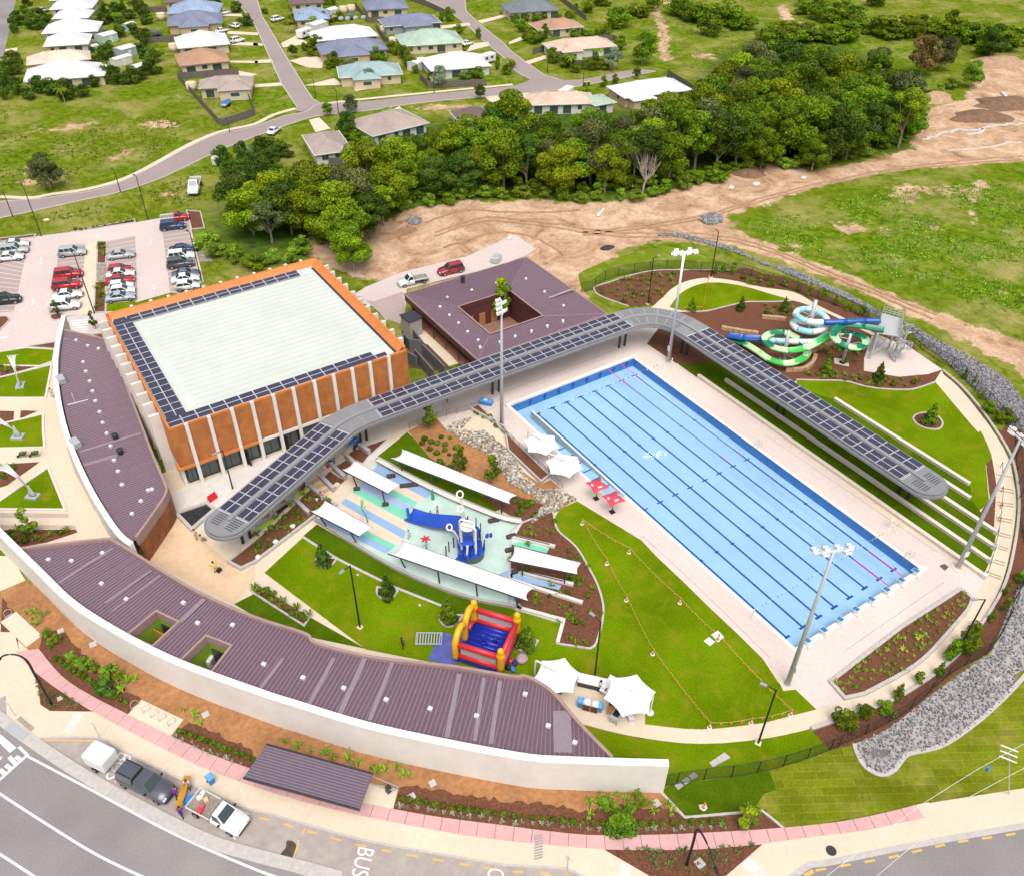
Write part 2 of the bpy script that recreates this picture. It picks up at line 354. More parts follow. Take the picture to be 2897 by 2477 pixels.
def flat(name,pts,z,m,kind='structure',parent=None,label=None,th=None,hole=None):
    b = MB()
    if th: b.prism(pts,z-th,z)
    else: b.sheet(pts,z,hole)
    o = b.build(name,m,parent,fix=False)
    if parent is None: tag(o,label,kind=kind)
    return o
def edging(name,pts,parent,closed=False,wd=.22,z0=.0,z1=.13,m=None):
    return MB().strip(pts,wd,z0,z1,closed).build(name,m or kerbm,parent)
def bed(name,pts,m=None,z=.07,kerb=True,label=None,kz=.14,kw=.22):
    o = flat(name,pts,z,m or mulch,label=label)
    if kerb: edging('kerb',pts,o,True,kw,-.02,kz)
    return o

POOLHOLE = [(-2.0,50),(20,50),(20,0),(0,0),(0,27.2),(-2.0,27.2)]
flat('site_paving',SITE,0.0,conc_cream,hole=POOLHOLE,label='cream concrete paving and ring path of the aquatic centre')
deck_left = [(-6.1,51.9)] + [(-6.3,43.9),(-6.1,35),(-6,32.2),(-5.6,29.9),(-3.4,20.3)] + [(-3.4,20.3),(-3.6,17.1),(-3.6,13.4),(-3.7,8.8),(-3.7,4.5),(-3.8,0.9)]
DECK = deck_left + [(-3.8,-6.1),(-0.8,-6.9),(-0.5,-4.8)] + [(6.7,-4.8),(21.2,-4.5),(21.2,-5.9),(24.6,-5.1),(25,-4.6),(23.8,9.4),(25.6,25.6)] + [(24.6,41.1),(24.6,44.9),(24.3,52),(28.9,54.6)] + [(24.5,56),(-9,57),(-13,50)]
flat('pool_deck',DECK,.008,concrete,hole=POOLHOLE,label='pale pink concrete deck around the swimming pool')
flat('hall_apron',[(-46,57.8),(-13,57.8),(-2.8,57.5),(-2.8,52)] + [(-15.6,54.4),(-18.2,54.3)] + [(-24,46)] + [(-24.9,53),(-32.2,49.2),(-42.2,43.2)] + [(-47.1,53.5),(-46.5,58)],.006,conc_white,label='pale concrete apron in front of the sports hall')
PLAZA = [(-47.2,53.3),(-44.5,42.7),(-43.7,40.4),(-41.8,40.8)] + [(-42.3,40.6),(-42.9,38.9)] + [(-46,36.7),(-50.7,45.4),(-52.2,48.6),(-47.3,54.3),(-46.5,58)]
flat('entry_plaza',PLAZA,.012,plaza_tan,label='tan exposed aggregate plaza between the two purple roofed wings')
# joint lines in the deck
dj = empty('deck_joints'); tag(dj,'dark drain joints ruled across the pool deck','drain')
for pts in ([(3.9,-3),(20.6,-2.8)],[(23.1,26.6),(23.9,0.4)],[(-10,53.3),(21,53.3)],[(-12,50.9),(-2,51)],[(-6.3,28.9),(-3.5,20.2)] + [(-2.8,20.7),(-2.7,13.2),(-3.1,0.5)]):
    MB().strip(pts,.07,.0,.018).build('drain_slot',conc_grey,dj)

for i,pts in enumerate(([(39.4,88.3),(61.2,82.2),(82.3,81.4),(101.1,79.5),(121,75.8),(147.2,66.2)],[(38.6,87.3),(60.3,81.2),(81.2,80.4),(99.9,78.5),(119.6,74.7),(145.5,65.2)],[(15.8,103.3),(27.1,103.8),(35.6,95.8),(44.9,84.8),(61.6,71.8),(66.9,50.7),(69.6,32.8)],[(15,101.8),(26.3,102.5),(34.7,94.6),(43.9,83.5),(60.6,70.7),(65.8,49.7),(68.2,31.9)],[(16.3,108),(25.6,108.8),(34,102.1),(45.4,96.3)],[(14.4,97),(25.2,97.3),(30.3,91.6),(31.1,81.7)])):
    o = MB().strip([(x+RND.uniform(-.2,.2),y+RND.uniform(-.2,.2)) for x,y in resample(cr(pts,5),1.2)],.55,-.2,.015).build('wheel_rut',mat('rut_earth',(.27,.16,.09),.95,.35,1.5,col2=(.45,.29,.17))); tag(o,'brown wheel rut pressed into the bare earth',kind='structure')
for pts,wd in (([(136.3,85.1),(139.3,84.9),(146.3,84.7),(150.5,84.9),(151.3,82.1),(158.6,82.2),(167,78.5)],.7),([(147.9,81.7),(150.8,80.4),(155.9,81.8)],.9),([(134.7,77.6),(145.6,73.7),(152.2,73.1),(155.1,71.1)],.5)):
    o = MB().strip([(x+RND.uniform(-.5,.5),y+RND.uniform(-.5,.5)) for x,y in resample(pts,1.5)],wd,-.2,.03).build('wet_trickle',mat('pale_silt',(.68,.66,.64),.4,.15,1)); tag(o,'pale wet silt trickle crossing the graded earth',kind='structure')
flat('puddle',cr([(38.1,81.4),(39.7,81.7),(40.7,80.8),(40.4,80.2),(39,80),(37.9,80.6)],3,True),.05,mat('dark_puddle',(.05,.045,.04),.15,.2,2),label='small dark puddle on the bare earth')
# ------------------------------------------------------------------ lawns
LAWN1 = [(-5.7,29.6),(-3.4,20.3)] + [(-3.4,20.3),(-3.6,17.1),(-3.6,13.4),(-3.7,8.8),(-3.7,4.5),(-3.8,0.9)] + [(-4.6,-2),(-4.6,-3),(-3.8,-3.1),(-3.8,-6.1)] + cr([(-9.1,-4.4)] + [(-14.5,-1.7),(-18.6,1.6)],4) + [(-17.6,2.7),(-18.1,4.7),(-18.7,7.8),(-20.9,9.4),(-23.3,8.5)] + [(-31.3,17.9),(-36.8,23.6)] + [(-41.7,39.1),(-33.8,43),(-29.4,31.6),(-24.8,24)] + [(-21.6,20.4),(-21.3,19.5),(-18.1,15.4),(-20,13.6),(-17.9,11.3),(-16.8,11.6)] + cr([(-13.7,14.4),(-12,17.2),(-11.1,20.2),(-10.4,23.5),(-10.6,26.7),(-9.8,28.6),(-8.1,29.6)],3)
flat('lawn',LAWN1,.03,lawn,label='bright mown lawn between the splash pad and the pool')
LAWN_STRIP = [(-33.8,43),(-29.4,31.6),(-24.8,24)] + [(-21.3,19.5)] + [(-26.4,17.6)] + [(-26.7,22),(-30.7,29.7),(-34.1,36.7),(-35.9,42.1)]
flat('lawn_strip',LAWN_STRIP,.036,lawn_dark,label='darker lawn strip along the splash pad wall')
flat('lawn_bed_strip',[(-43.7,36.8),(-40.9,29.8),(-39.9,30.5),(-36.8,23.7),(-41.4,28.6),(-44.8,33.9)] + [(-46,36.6)],.03,lawn_dark)
flat('lawn_corner',cr([(-23.5,4.7),(-20.4,1.1),(-15.7,-2.7),(-10.5,-5.5)] + [(-5.9,-7.3)],3) + [(-6.1,-9.7),(-9.2,-9),(-12.2,-8.1)] + [(-17.5,-5.8),(-20.5,-4.3),(-21.5,-4.3),(-19.2,-2.2),(-23.2,0.7)],.02,lawn,label='lawn wedge below the curving path by the white wall end')
TURF = [(-21.5,-4.4),(-20.5,-4.3),(-17.5,-5.8),(-13.3,-7.7)] + [(-12.2,-8.1),(-9.2,-9),(-6.1,-9.7),(-3.7,-10.5),(-4.2,-11.2),(-4.7,-12.4),(-4.5,-13.4),(-3.9,-14),(-2.8,-14.2),(-1,-13.9),(-0.1,-14),(2.7,-15),(5.9,-15.3),(9.9,-15.3),(14.5,-15),(20,-14.3),(12.9,-19.9),(6.3,-22),(-3,-17.8),(-12.8,-13.7),(-15.3,-12.5),(-15.5,-10.5)] + [(-16.5,-10.1),(-21.6,-7.2),(-21.8,-4.3)]
flat('new_turf',TURF,.01,turf_new,label='freshly laid turf rolls sloping to the street')
def turf_seams(m):
    N = m.node_tree.nodes; L = m.node_tree.links; b = N['Principled BSDF']; src = b.inputs['Base Color'].links[0].from_socket; tc = [n for n in N if n.type == 'TEX_COORD'][0]
    mp = N.new('ShaderNodeMapping'); mp.inputs['Rotation'].default_value = (0,0,.55); L.new(tc.outputs['Object'],mp.inputs[0])
    br = N.new('ShaderNodeTexBrick'); br.inputs['Scale'].default_value = 1; br.inputs['Brick Width'].default_value = 2.1; br.inputs['Row Height'].default_value = .75; br.inputs['Mortar Size'].default_value = .035; br.inputs['Mortar Smooth'].default_value = 1; br.inputs['Color1'].default_value = (.8,.85,.75,1); br.inputs['Color2'].default_value = (1.12,1.12,1.1,1); br.inputs['Mortar'].default_value = (1.6,1.4,1.7,1)
    L.new(mp.outputs[0],br.inputs['Vector']); mx = N.new('ShaderNodeVectorMath'); mx.operation = 'MULTIPLY'; L.new(src,mx.inputs[0]); L.new(br.outputs['Color'],mx.inputs[1]); L.new(mx.outputs[0],b.inputs['Base Color'])
turf_seams(turf_new)
flat('lush_turf',[(-21.5,-4.4),(-20.5,-4.3),(-17.5,-5.8),(-13.3,-7.7)] + [(-12.3,-8.2),(-13.1,-9.7),(-14.3,-9.4)] + [(-16.4,-10),(-21.6,-7.2),(-21.8,-4.3)],.016,lawn_dark)
# ring side lawns
LAWN_R = cr([(36.4,32.9),(39.2,30.9),(42,28.9),(43.4,26.5),(45.1,24.6),(48,22.5),(50.3,21.9),(53,21.6)],3) + cr([(50.1,16),(47.8,11.4)] + [(48.2,11.1),(45.6,8.1),(44.3,6.9)],3) + [(42.6,6.7),(36.5,2.2),(33,1.8),(32.7,4.7)] + [(33,3),(33,30)]
flat('ring_lawn',LAWN_R,.02,lawn,label='lawn inside the ring path with a round tree bed')
LOOP = cr([(34.6,58.5),(38,60.4),(41.1,61.4),(44.6,61.5),(47.5,60),(50.1,56.7),(51.6,53.2)] + [(53.3,49.1),(51,50.1),(48.9,51.4)] + [(46.3,52.9),(42.7,53.6),(39.1,54.2),(36.9,55.3),(35.7,56.4)],3)
lp = flat('loop_lawn',LOOP,.02,lawn,label='teardrop lawn inside the path by the slides')
edging('kerb',cr([(53.3,49.1),(51,50.1),(48.9,51.4)] + [(46.3,52.9),(42.7,53.6),(39.1,54.2),(36.9,55.3),(35.7,56.4)],3),lp)
NLAWN = cr([(27.8,74),(30.3,76.1),(39.1,76.7),(45.2,76.3),(49.3,74.8),(51.5,70.5),(52.9,65.6),(53.6,63.5),(53,62.6),(51.6,62.4),(47,65.6),(41,69.3),(35.4,70.3),(31.3,70.3),(28.7,70.4),(27.6,69.5),(27.3,67.3),(29.1,62.3),(27.7,62.5),(26.6,65),(25.8,69.4)],3,True)
flat('north_lawn',NLAWN,.015,lawn_pale,label='grass bank outside the black fence')
CREEKLAWN = [(-16.8,52.7),(-16.4,48.6)] + [(-14.8,40.6),(-12.4,33.7)] + [(-15.7,33.4),(-19.4,40.8),(-22.3,49.9),(-22.3,50.3),(-16.6,52.7)]
flat('creek_lawn',CREEKLAWN,.03,lawn_dark,label='lawn triangle between the stony creek and the shade sail')
# terraces lawn
flat('terrace_lawn',[(24.7,-4.7),(27.6,-3.7),(30,-2.7),(32.4,-1.4),(35,3.6),(37.2,5.2),(37,27),(29.5,43.6),(25.2,47.5),(24.6,45)],.026,lawn_dark,label='lush grass between the pale terrace seats')

# ------------------------------------------------------------------ garden beds inside
bed('garden_bed',[(-0.3,-4.8),(-0.6,-6.8)] + cr([(1.4,-7.5),(6.4,-8),(10.2,-8)] + [(15.7,-7.2),(19.2,-6.6),(21,-5.9)],4) + [(21.1,-4.5),(11.3,-4.3)],label='leaf shaped mulch bed at the foot of the pool deck',kz=.3,kw=.35,z=.2)
SPBED = [(-13.5,30.1),(-9.2,29.8)] + cr([(-9.8,28.6),(-10.6,26.7),(-10.4,23.5),(-11.1,20.2),(-12,17.2),(-13.6,14.3),(-16.6,11.6),(-17.7,11.3)],4) + [(-20.1,13.6),(-18.1,15.4),(-21.2,19.6),(-21.4,20.7),(-19.4,23.7),(-15.2,29.7)]
bed('splash_garden',SPBED,label='mulch bed wrapping the end of the splash pad',z=.06)
bed('stone_creek_bed',[(-8.6,40.3),(-7.7,34.6),(-6.2,34.5),(-6,32.2),(-5.6,29.9),(-9.1,29.4),(-9.2,29.8),(-12.6,29.4),(-14,32.1)] + [(-14.9,36.6),(-16.8,46.7),(-16.6,52.7)] + [(-12,53.7),(-12.1,50.4)],orangedirt,kerb=False,z=.035,label='orange earth of the dry creek')
bed('fence_planter',[(-7.1,52.2),(-5.9,52.1)] + [(-6.1,44.1),(-6.1,35),(-7.6,34.6),(-7.7,41.8)] + [(-5.5,46.1)],z=.5,label='raised planter between the creek and the pool fence',kz=.55,kw=.2)
bed('creek_plant_bed',[(-11.9,35.2),(-9.5,31.2),(-12.6,29.4),(-14,32.1)] + [(-15,35.6),(-14.7,37)],z=.055,kerb=False,label='planted mulch between the shade sail and the stones')
bed('canopy_garden',[(-40.6,45.3),(-32.1,49.4),(-31.6,47.4),(-30.6,44.6),(-33.3,44.3),(-42.1,41)] + [(-43.7,40.9),(-44.5,42.6),(-40.5,44.3)],z=.3,label='mulch bed with white lamp blocks beside the canopy',kz=.42,kw=.3)
bed('path_garden',[(-43.1,38.3),(-39.9,30.6),(-40.9,29.8),(-43.7,36.8)] + [(-43.8,37.5)],z=.08,label='narrow mulch bed beside the diagonal path')
# splash pad side planters stepping down from the canopy
for i,q in enumerate(([(-29.9,50.1),(-28.7,50.8),(-27.9,48.2),(-29.7,47.4)],[(-27.8,51.2),(-26.1,51.7),(-25.7,50.3),(-27.5,48.7)],[(-25.6,52.4),(-24.7,53.1),(-23.7,52.8),(-23.1,51.1),(-24.5,50.1)],[(-23,52.8),(-19.8,52.7),(-23,51.1)])):
    flat('planter_soil',q,.12,mulch,label='mulch square between grey seat walls, number %d from the stairs' % (i+1))
# ring planting outside the path
RINGBED_O = cr([(-6.1,-9.7),(-3.7,-10.5),(0.5,-11.2),(8.3,-11),(14.9,-11)] + [(16.4,-11.1),(25.4,-8.2),(29.7,-6.6)],4) + cr([(40.5,-7)] + [(55.8,9.6),(50.7,9.6),(51.1,12.6),(54.2,17.6),(55.7,22.2)],2)
RINGBED_I = cr([(-5.9,-7.3),(-4,-7.8),(1.2,-9.1),(5.6,-9.7),(12.2,-9.7)] + [(17.7,-8.8),(25.1,-6.9),(31.4,-4.2),(38.7,-0.3),(44.2,3.6),(47.2,6.4),(49.9,10)] + [(52.7,14.3),(55.1,18.9),(56.4,22.9)],4)
rb = flat('ring_garden',RINGBED_I + RINGBED_O[::-1],.04,mulch,label='mulch strip with shrubs outside the ring path')
edging('kerb',RINGBED_I,rb,False,.3,0,.25)
RINGBED2_I = cr([(57.8,30.3),(56.8,34.2),(56.4,39.6),(55.9,45.3),(55.9,51),(52.7,55.1)] + [(50.1,59.6),(47,62.6),(43.7,63.6),(40.1,63.4),(36.2,61.8),(33,60.5)],4)
RINGBED2_O = cr([(56.9,27),(59.8,31.4),(60.2,36.9),(59.6,43.4),(59.5,49.5),(58.5,54.8),(56.1,58.4)] + [(55,61.5),(52.1,62.3),(47,65.6),(41,69.3),(35.4,70.3),(31.3,70.3),(28.6,70.4),(27.6,69.5),(27.3,67.3),(29.1,62.3)],4)
flat('north_garden',RINGBED2_I + RINGBED2_O[::-1],.04,mulch,label='mulch and saplings between the path and the black fence')
edging('kerb',cr([(52.1,62.3),(47,65.6),(41,69.3),(35.4,70.3),(31.3,70.3),(28.6,70.4),(27.6,69.5),(27.3,67.3),(29.1,62.3)],4),COLL.objects['north_garden'])
flat('slide_garden',cr([(33.7,57.4),(36.8,55.2),(39,54.1),(42.6,53.5),(46.2,52.8)] + [(48.8,51.3),(50.9,50),(53.4,49),(54.7,45.1),(55.3,40.1),(55.6,35)],3) + [(57.8,30.1),(56.7,23.1),(52.9,21.7)] + cr([(50.3,21.9),(48,22.5),(45.1,24.6),(43.4,26.5),(42,28.9),(39.2,30.9),(36.4,32.9)],3) + [(29.6,30),(29.4,45),(27,52)],.025,mulch,label='mulch garden under the water slides')
edging('kerb',cr([(36.4,32.9),(39.2,30.9),(42,28.9),(43.4,26.5),(45.1,24.6),(48,22.5),(50.3,21.9),(53,21.6)],3),COLL.objects['slide_garden'])
flat('slide_tower_pad',[(49.3,31.3),(46.5,29.1),(49.6,25.3),(53.8,23.4),(56.6,23),(57.8,30.3),(55.4,34.8)],.045,concrete,label='pale concrete pad under the slide tower')
flat('pool_corner_bed',[(24.3,52),(28.8,54.5),(29.8,51.9),(29.5,43),(26.3,44.1),(24.5,45.6)],.03,mulch,label='mulch bed at the far corner of the pool deck')
flat('corner_garden',[(42.7,6.7),(44.3,6.9),(40,3.5),(32.2,-1.2),(32.7,1.3),(35.5,2.1),(37,2.4)],.05,mulch,label='mulch wedge beside the ring stairs')
# tree rings in the lawns
for q,lb in ((cr([(-35.9,38.1),(-36.3,37.4),(-36.1,36.7),(-35.6,36.1),(-34.8,36.2),(-34.1,36.7)],3),'beside the first conical tree'),(cr([(-32.2,30.4),(-32.6,29.6),(-32.5,28.8),(-32,28.2),(-31.3,28.2),(-30.5,28.8)],3),'beside the second conical tree'),(cr([(-28.4,23.3),(-28.7,22.7),(-28.6,21.8),(-28,21.4),(-27.2,21.5),(-26.3,22)],3),'next to the bouncy castle'),(cr([(-22.7,16.6),(-23.6,15.9),(-23.8,15.2),(-23.4,14.6),(-22.5,14.5),(-21.6,15)],3),'behind the bouncy castle')):
    bed('tree_ring',q,label='half round mulch bed '+lb)
bed('round_tree_bed',cr([(42.9,17.9),(44.4,18.1),(45.7,17.5),(46.1,16.2),(45.2,14.9),(43.8,14.5),(42.6,15.3),(42.2,16.7)],3,True),label='round mulch bed with pale kerb in the ring lawn')
edging('lawn_edge_strip',[(-36,42),(-34.1,36.7),(-30.7,29.6),(-27.6,24.4)],None,wd=.3,z1=.06); tag(COLL.objects['lawn_edge_strip'],'pale concrete mowing strip across the lawn',kind='structure')

# ------------------------------------------------------------------ front street
ROADL = [(-82,60),(-80,50)] + [(-71.6,39.9),(-69.2,34.4),(-67.6,31),(-63.6,24.2),(-59.1,17),(-56.2,12.8),(-53.4,9.5)] + [(-50.5,6),(-47.8,3)]
flat('front_street',cr(ROADL,3) + [(-34,-12),(-62,-12),(-96,8),(-104,60),(-92,62)],0.0,asphalt,label='dark asphalt street with white lane lines')
st = COLL.objects['front_street']
for i,p in enumerate(([(-67.7,29.7),(-63.8,23.5),(-58.6,15.2),(-53.8,8.5)] + [(-51.8,6.2)],[(-71,28.7),(-70.3,27.1),(-67.2,21.6),(-64.3,16.7),(-61,12)],[(-71.9,22.5),(-71.1,21.3),(-69.1,17.9),(-67.5,15.2)])):
    MB().strip(cr(p,5),.2,.001,.008).build('lane_line',mat('road_paint',(.78,.75,.72),.7,.08,4),st)
for p in ([(-69.3,33.3),(-68.3,31),(-68.9,30.8),(-69.9,33.4)],[(-70.4,31.5),(-69.5,30.7),(-70,30.2),(-70.9,30.8)]):
    flat('crossing_bar',p,.008,MATS['road_paint'],parent=st)
MB().strip([(-68.1,31),(-67.6,29.7),(-70,28.5),(-71.6,27.9)],.25,.001,.009).build('crossing_edge',MATS['road_paint'],st)
for p in ([(-68.5,30.1),(-68.1,29.3)],[(-69,30.4),(-68.6,29.2)],[(-69.4,29.7),(-69,28.9)],[(-69.9,29.5),(-69.6,28.8)]):
    MB().strip(p,.35,.001,.0085).build('crossing_bar',MATS['road_paint'],st)
K1 = cr([(-70.7,38.7),(-69.1,35.2),(-67.1,31.1),(-63.6,24.5),(-59.1,17.1),(-56.2,12.8),(-53.4,9.6)] + [(-50.3,6.3),(-48.4,4.2)],4)
ki = MB().strip(K1,1.05,-.03,.12).build('street_kerb',kerbm); tag(ki,'pale concrete median kerb between street and bus bay',kind='structure')
BUSU = cr([(-67.1,31.3),(-61.9,28),(-60.3,25.4),(-56.8,19.9),(-52.6,13.8)],3) + cr([(-51.2,12.4),(-48.4,9.2),(-44.6,5.1),(-36.8,-2.1)],3) + [(-32.6,-5.2),(-30.1,-9.1)]
flat('bus_bay',[(-69.6,42.7),(-68.2,37.2),(-68.5,35),(-67.2,31.4)] + BUSU + [(-48.4,4.1)] + K1[::-1],.004,bus_pave,label='grey concrete bus bay beside the footpath')
bb = COLL.objects['bus_bay']
yel = mat('yellow_paint',(.75,.45,.13),.7,.1,4)
MB().strip([(-67,31.1),(-62.2,27.9)],.12,.005,.012).build('bay_line',yel,bb)
MB().strip([(-67.6,41.4),(-68.5,34.6)],.12,.005,.012).build('bay_line',yel,bb)
ye = offs(resample(BUSU[8:],2.2),-.45)
for i in range(2,len(ye)-1):
    a,c = Vector(ye[i]),Vector(ye[i+1]); MB().strip([tuple(a),tuple(a.lerp(c,.4))],.16,.005,.012).build('bay_dash',yel,bb)
MB().strip([(-49.2,9.7),(-49.6,9.3)],.14,.005,.012).build('bay_line',yel,bb); MB().strip([(-50,9),(-51.1,7.7)],.14,.005,.012).build('bay_line',yel,bb)
flat('oil_stain',cr([(-50.9,9.5),(-50.5,9.2),(-50.4,8.6),(-50.8,7.9),(-51.3,7.7),(-51.8,8.2),(-51.8,8.7),(-51.2,9)],3,True),.011,mat('wet_stain',(.11,.08,.065),.4,.3,2),parent=bb)
for p in ([(-50.7,11.5),(-51.8,10.4)],[(-47.6,8.3),(-49,6.7)],[(-44.8,5.2),(-46.6,3.2)],[(-41.1,1.7),(-42.3,0.5)],[(-63.2,27),(-64.3,26.2)]):
    MB().strip(p,.05,.001,.009).build('joint',conc_grey,bb)
FOOT = [(-69,47.1),(-66.2,45.2),(-66.2,40.5),(-65.3,38.7),(-65.3,37.8),(-65.6,34.7),(-65,33.4),(-61.6,31.1),(-60.4,29),(-58,25),(-54.9,20.1),(-51.3,15.3)] + [(-47.6,11),(-43.6,6.9),(-38.9,2.4),(-35.7,-0.3)] + [(-33.7,-2),(-29.2,-5.5),(-25.8,-7.8),(-21.8,-10.3),(-18,-12.3)] + [(-13.6,-14.4),(-9.3,-16.5),(-3.5,-18.8),(-3,-17.8),(6.3,-22),(9,-23.3)] + [(60,-36.5),(58.5,-42)] + [(6.2,-24.9),(2.3,-23.6),(-3.7,-20.7),(-9,-18.5),(-14.5,-16.3),(-15.6,-15.7),(-17.6,-15.7),(-19,-16)] + [(-22.6,-14),(-30.1,-9.1),(-32.6,-5.2)] + BUSU[::-1] + [(-67.2,31.4),(-68.5,35),(-68.2,37.2)]
flat('footpath',FOOT,.06,conc_cream,label='cream concrete footpath along the bus bay')
fp = COLL.objects['footpath']; edging('kerb',BUSU,fp,False,.18,-.02,.11)
edging('kerb',[(58.4,-42.1)] + [(6.3,-24.9),(2.3,-23.6),(-3.8,-20.9),(-9.2,-18.6),(-14.6,-16.4),(-15.7,-15.8),(-17.8,-15.7),(-19,-16)],fp,False,.5,-.03,.075)
for p in ([(-47.7,11.1),(-49.1,10.2)],[(-39,2.3),(-40,1)],[(-16.2,-13.5),(-17.1,-15.1)],[(-9.3,-16.5),(-10,-17.9)],[(-60.6,28.9),(-61.4,27.9)],[(-55.5,20.9),(-56.3,20)],[(-31.7,-4.1),(-32.6,-5.2)]):
    MB().strip(p,.04,.05,.066).build('joint',kerbm,fp)
for p in ([(-62.7,31.7),(-64.1,30)],[(-28.3,-7.6),(-29.5,-8.4)],[(-19.9,-12.7),(-19.7,-14.5)]):
    MB().strip(p,1.0,.05,.068).build('tactile_strip',conc_white,fp)
flat('footpath_end',[(-5.1,-18.1),(-3.3,-18.9),(-2.8,-17.8),(-4.3,-17.2)],.058,conc_cream)
flat('side_street',[(-17.8,-15.8),(-15.8,-16),(-12.5,-17.5),(-4,-21),(2,-23.7),(6.8,-25.7)] + [(58,-43),(54,-58)] + [(-4,-31.8),(-23.3,-19.2)],.0,asphalt,label='grey asphalt street at the lower corner')
ss = COLL.objects['side_street']
se = resample([(-15.6,-16.4),(-9.7,-19),(-4.2,-21.1),(1.7,-23.9),(5.4,-25.4)] + [(50,-40.6)],2.15)
for i in range(len(se)-1): MB().strip([se[i],lerp2(se[i],se[i+1],.42)],.18,.002,.01).build('edge_dash',yel,ss)
MB().strip([(-16.7,-16.2),(-15.8,-16.3)],.3,.002,.01).build('edge_dash',yel,ss)
# pink slabs
pk = empty('pink_path'); tag(pk,'pink concrete slab path curving past the white wall',kind='structure'); pk['kind'] = 'structure'
PU = cr([(-64.5,41.6),(-63.2,36.8),(-61.2,32.8),(-58.9,29),(-56.2,24.6),(-53.6,20.6),(-50.7,16.8)] + [(-47.9,13),(-44.3,9.2),(-42.2,7.1),(-39.1,4.2),(-35,0.7)] + [(-32.2,-1.7),(-28.9,-4.3),(-24,-7.4),(-19.9,-9.8),(-17.1,-11.4)] + [(-12.8,-13.7),(-8.7,-15.6),(-3,-17.7)],5)
PL = cr([(-66.5,42.5),(-65.3,38.7),(-62.8,33.3),(-60.4,29),(-58,25),(-54.9,20.1),(-51.3,15.3)] + [(-47.6,11),(-43.6,6.9),(-38.9,2.4),(-35.7,-0.4)] + [(-33.7,-2),(-29.2,-5.5),(-25.8,-7.8),(-21.8,-10.3),(-18,-12.3)] + [(-13.6,-14.4),(-9.3,-16.5),(-3.5,-18.8)],5)
pl2 = resample(PL,1.55)
def nearest(p,L):
    best = None
    for a,c in zip(L,L[1:]):
        A,B,Q = Vector(a),Vector(c),Vector(p); ab = B-A; t = max(0,min(1,(Q-A).dot(ab)/ab.length_squared)); X = A+ab*t; d = (X-Q).length
        if best is None or d < best[0]: best = (d,X)
    return best[1]
for i in range(len(pl2)-1):
    a,c = pl2[i],pl2[i+1]; ua,uc = nearest(a,PU),nearest(c,PU)
    g_ = .012; a2 = lerp2(a,c,g_); c2 = lerp2(c,a,g_); ua2 = lerp2(tuple(ua),tuple(uc),g_); uc2 = lerp2(tuple(uc),tuple(ua),g_)
    MB().prism([a2,c2,uc2,ua2],.0,.075).build('slab',pinkm,pk)
# wall garden: orange earth against the wall,mulch beds by the path
EARTH = [(-64,52.3),(-61.7,44.6),(-58.9,37.9)] + [(-57.5,35.9),(-54,29),(-48.9,21.6)] + [(-46.9,18.4),(-42.8,13.6),(-38.7,9.3),(-32.2,3.5)] + [(-29.9,1.7),(-26.4,-1),(-21.6,-4.4),(-21.6,-7.2)] + [(-28.9,-4.3)] + [(-35,0.7),(-42.2,7.1),(-44.3,9.2)] + [(-50.7,16.8),(-56.2,24.6),(-61.2,32.8)] + [(-65.5,42.3),(-67.3,47.3),(-66.5,52.1)]
flat('wall_garden_earth',EARTH,.03,orangedirt,label='orange earth strip at the foot of the white wall')
def jag(pts,amp=.25,step=.6,seed=1):
    rr = random.Random(seed); return [(p[0]+rr.uniform(-amp,amp),p[1]+rr.uniform(-amp,amp)) for p in resample(pts,step)]
def mbed(lower,upper,label,seed):
    flat('mulch_bed',lower + jag(upper,.22,.5,seed),.055,mulch,label=label)
mbed([(-64.6,41.3),(-63.2,36.8),(-61.2,32.7),(-59,29)],[(-57.3,30.1),(-58.5,32),(-59.1,34.3),(-60.2,36.6),(-61.1,39.3),(-62.1,42.6),(-64.2,44)],'mulch bed with palms between the bike rack pads',3)
mbed([(-56.2,24.5),(-53.6,20.6),(-50.7,16.8)] + [(-50.7,17.8)],[(-50.3,19.1)] + [(-50.2,19.2),(-51.4,20.5),(-52.4,22.3),(-53.4,23.6),(-54.6,25.6)],'mulch bed with clipped balls left of the bus shelter',4)
mbed([(-42.2,7.1),(-39.1,4.2),(-35,0.7)] + [(-32.2,-1.7),(-28.9,-4.3),(-24,-7.4),(-19.9,-9.8),(-17.1,-11.4)] + [(-15.2,-12.4),(-15.5,-11.3),(-15.8,-10.8)],[(-15.2,-10.7),(-17,-9.8),(-21.6,-7.2),(-22.1,-6.1),(-24.2,-4.3),(-25.4,-3.3),(-27.6,-2.6),(-29.3,-1.3),(-31.3,0.6),(-33.5,2.2)] + [(-33.8,2.6),(-36.3,4.7),(-37.9,6.2),(-38.7,7.1),(-40.8,8.6)],'long mulch bed with clipped balls below the wall end',5)
mbed([(-67.8,43.8),(-67.2,43.4)] + [(-66.2,42.7)],[(-65.9,48.2),(-66.4,50.9),(-66.7,51.3)],'mulch patch at the left by the pink path',6)
flat('corner_mulch',[(-65.3,37.8),(-65.6,34.6),(-65,33.4),(-61.6,31.2),(-62.8,33.3),(-65.3,38.7)],.07,mulch,label='triangular mulch bed around the tall curved street lamp')
flat('corner_mulch',[(-29.1,-5.6),(-25.8,-7.8),(-21.8,-10.3),(-17.7,-12.5),(-22.1,-12.7),(-24.6,-12.7),(-27,-10)],.07,mulch,label='triangular mulch bed around the bent lamp by the pink path')
for q,lb in (([(-65.6,48),(-63.9,43.2),(-65.5,42.5),(-67.2,47.4)],'left'),([(-57.4,29.9),(-54.7,25.6),(-56.2,24.5),(-58.9,29)],'right')):
    flat('bike_pad',q,.065,conc_cream,label='cream concrete pad of bike loops, the %s one of two' % lb)
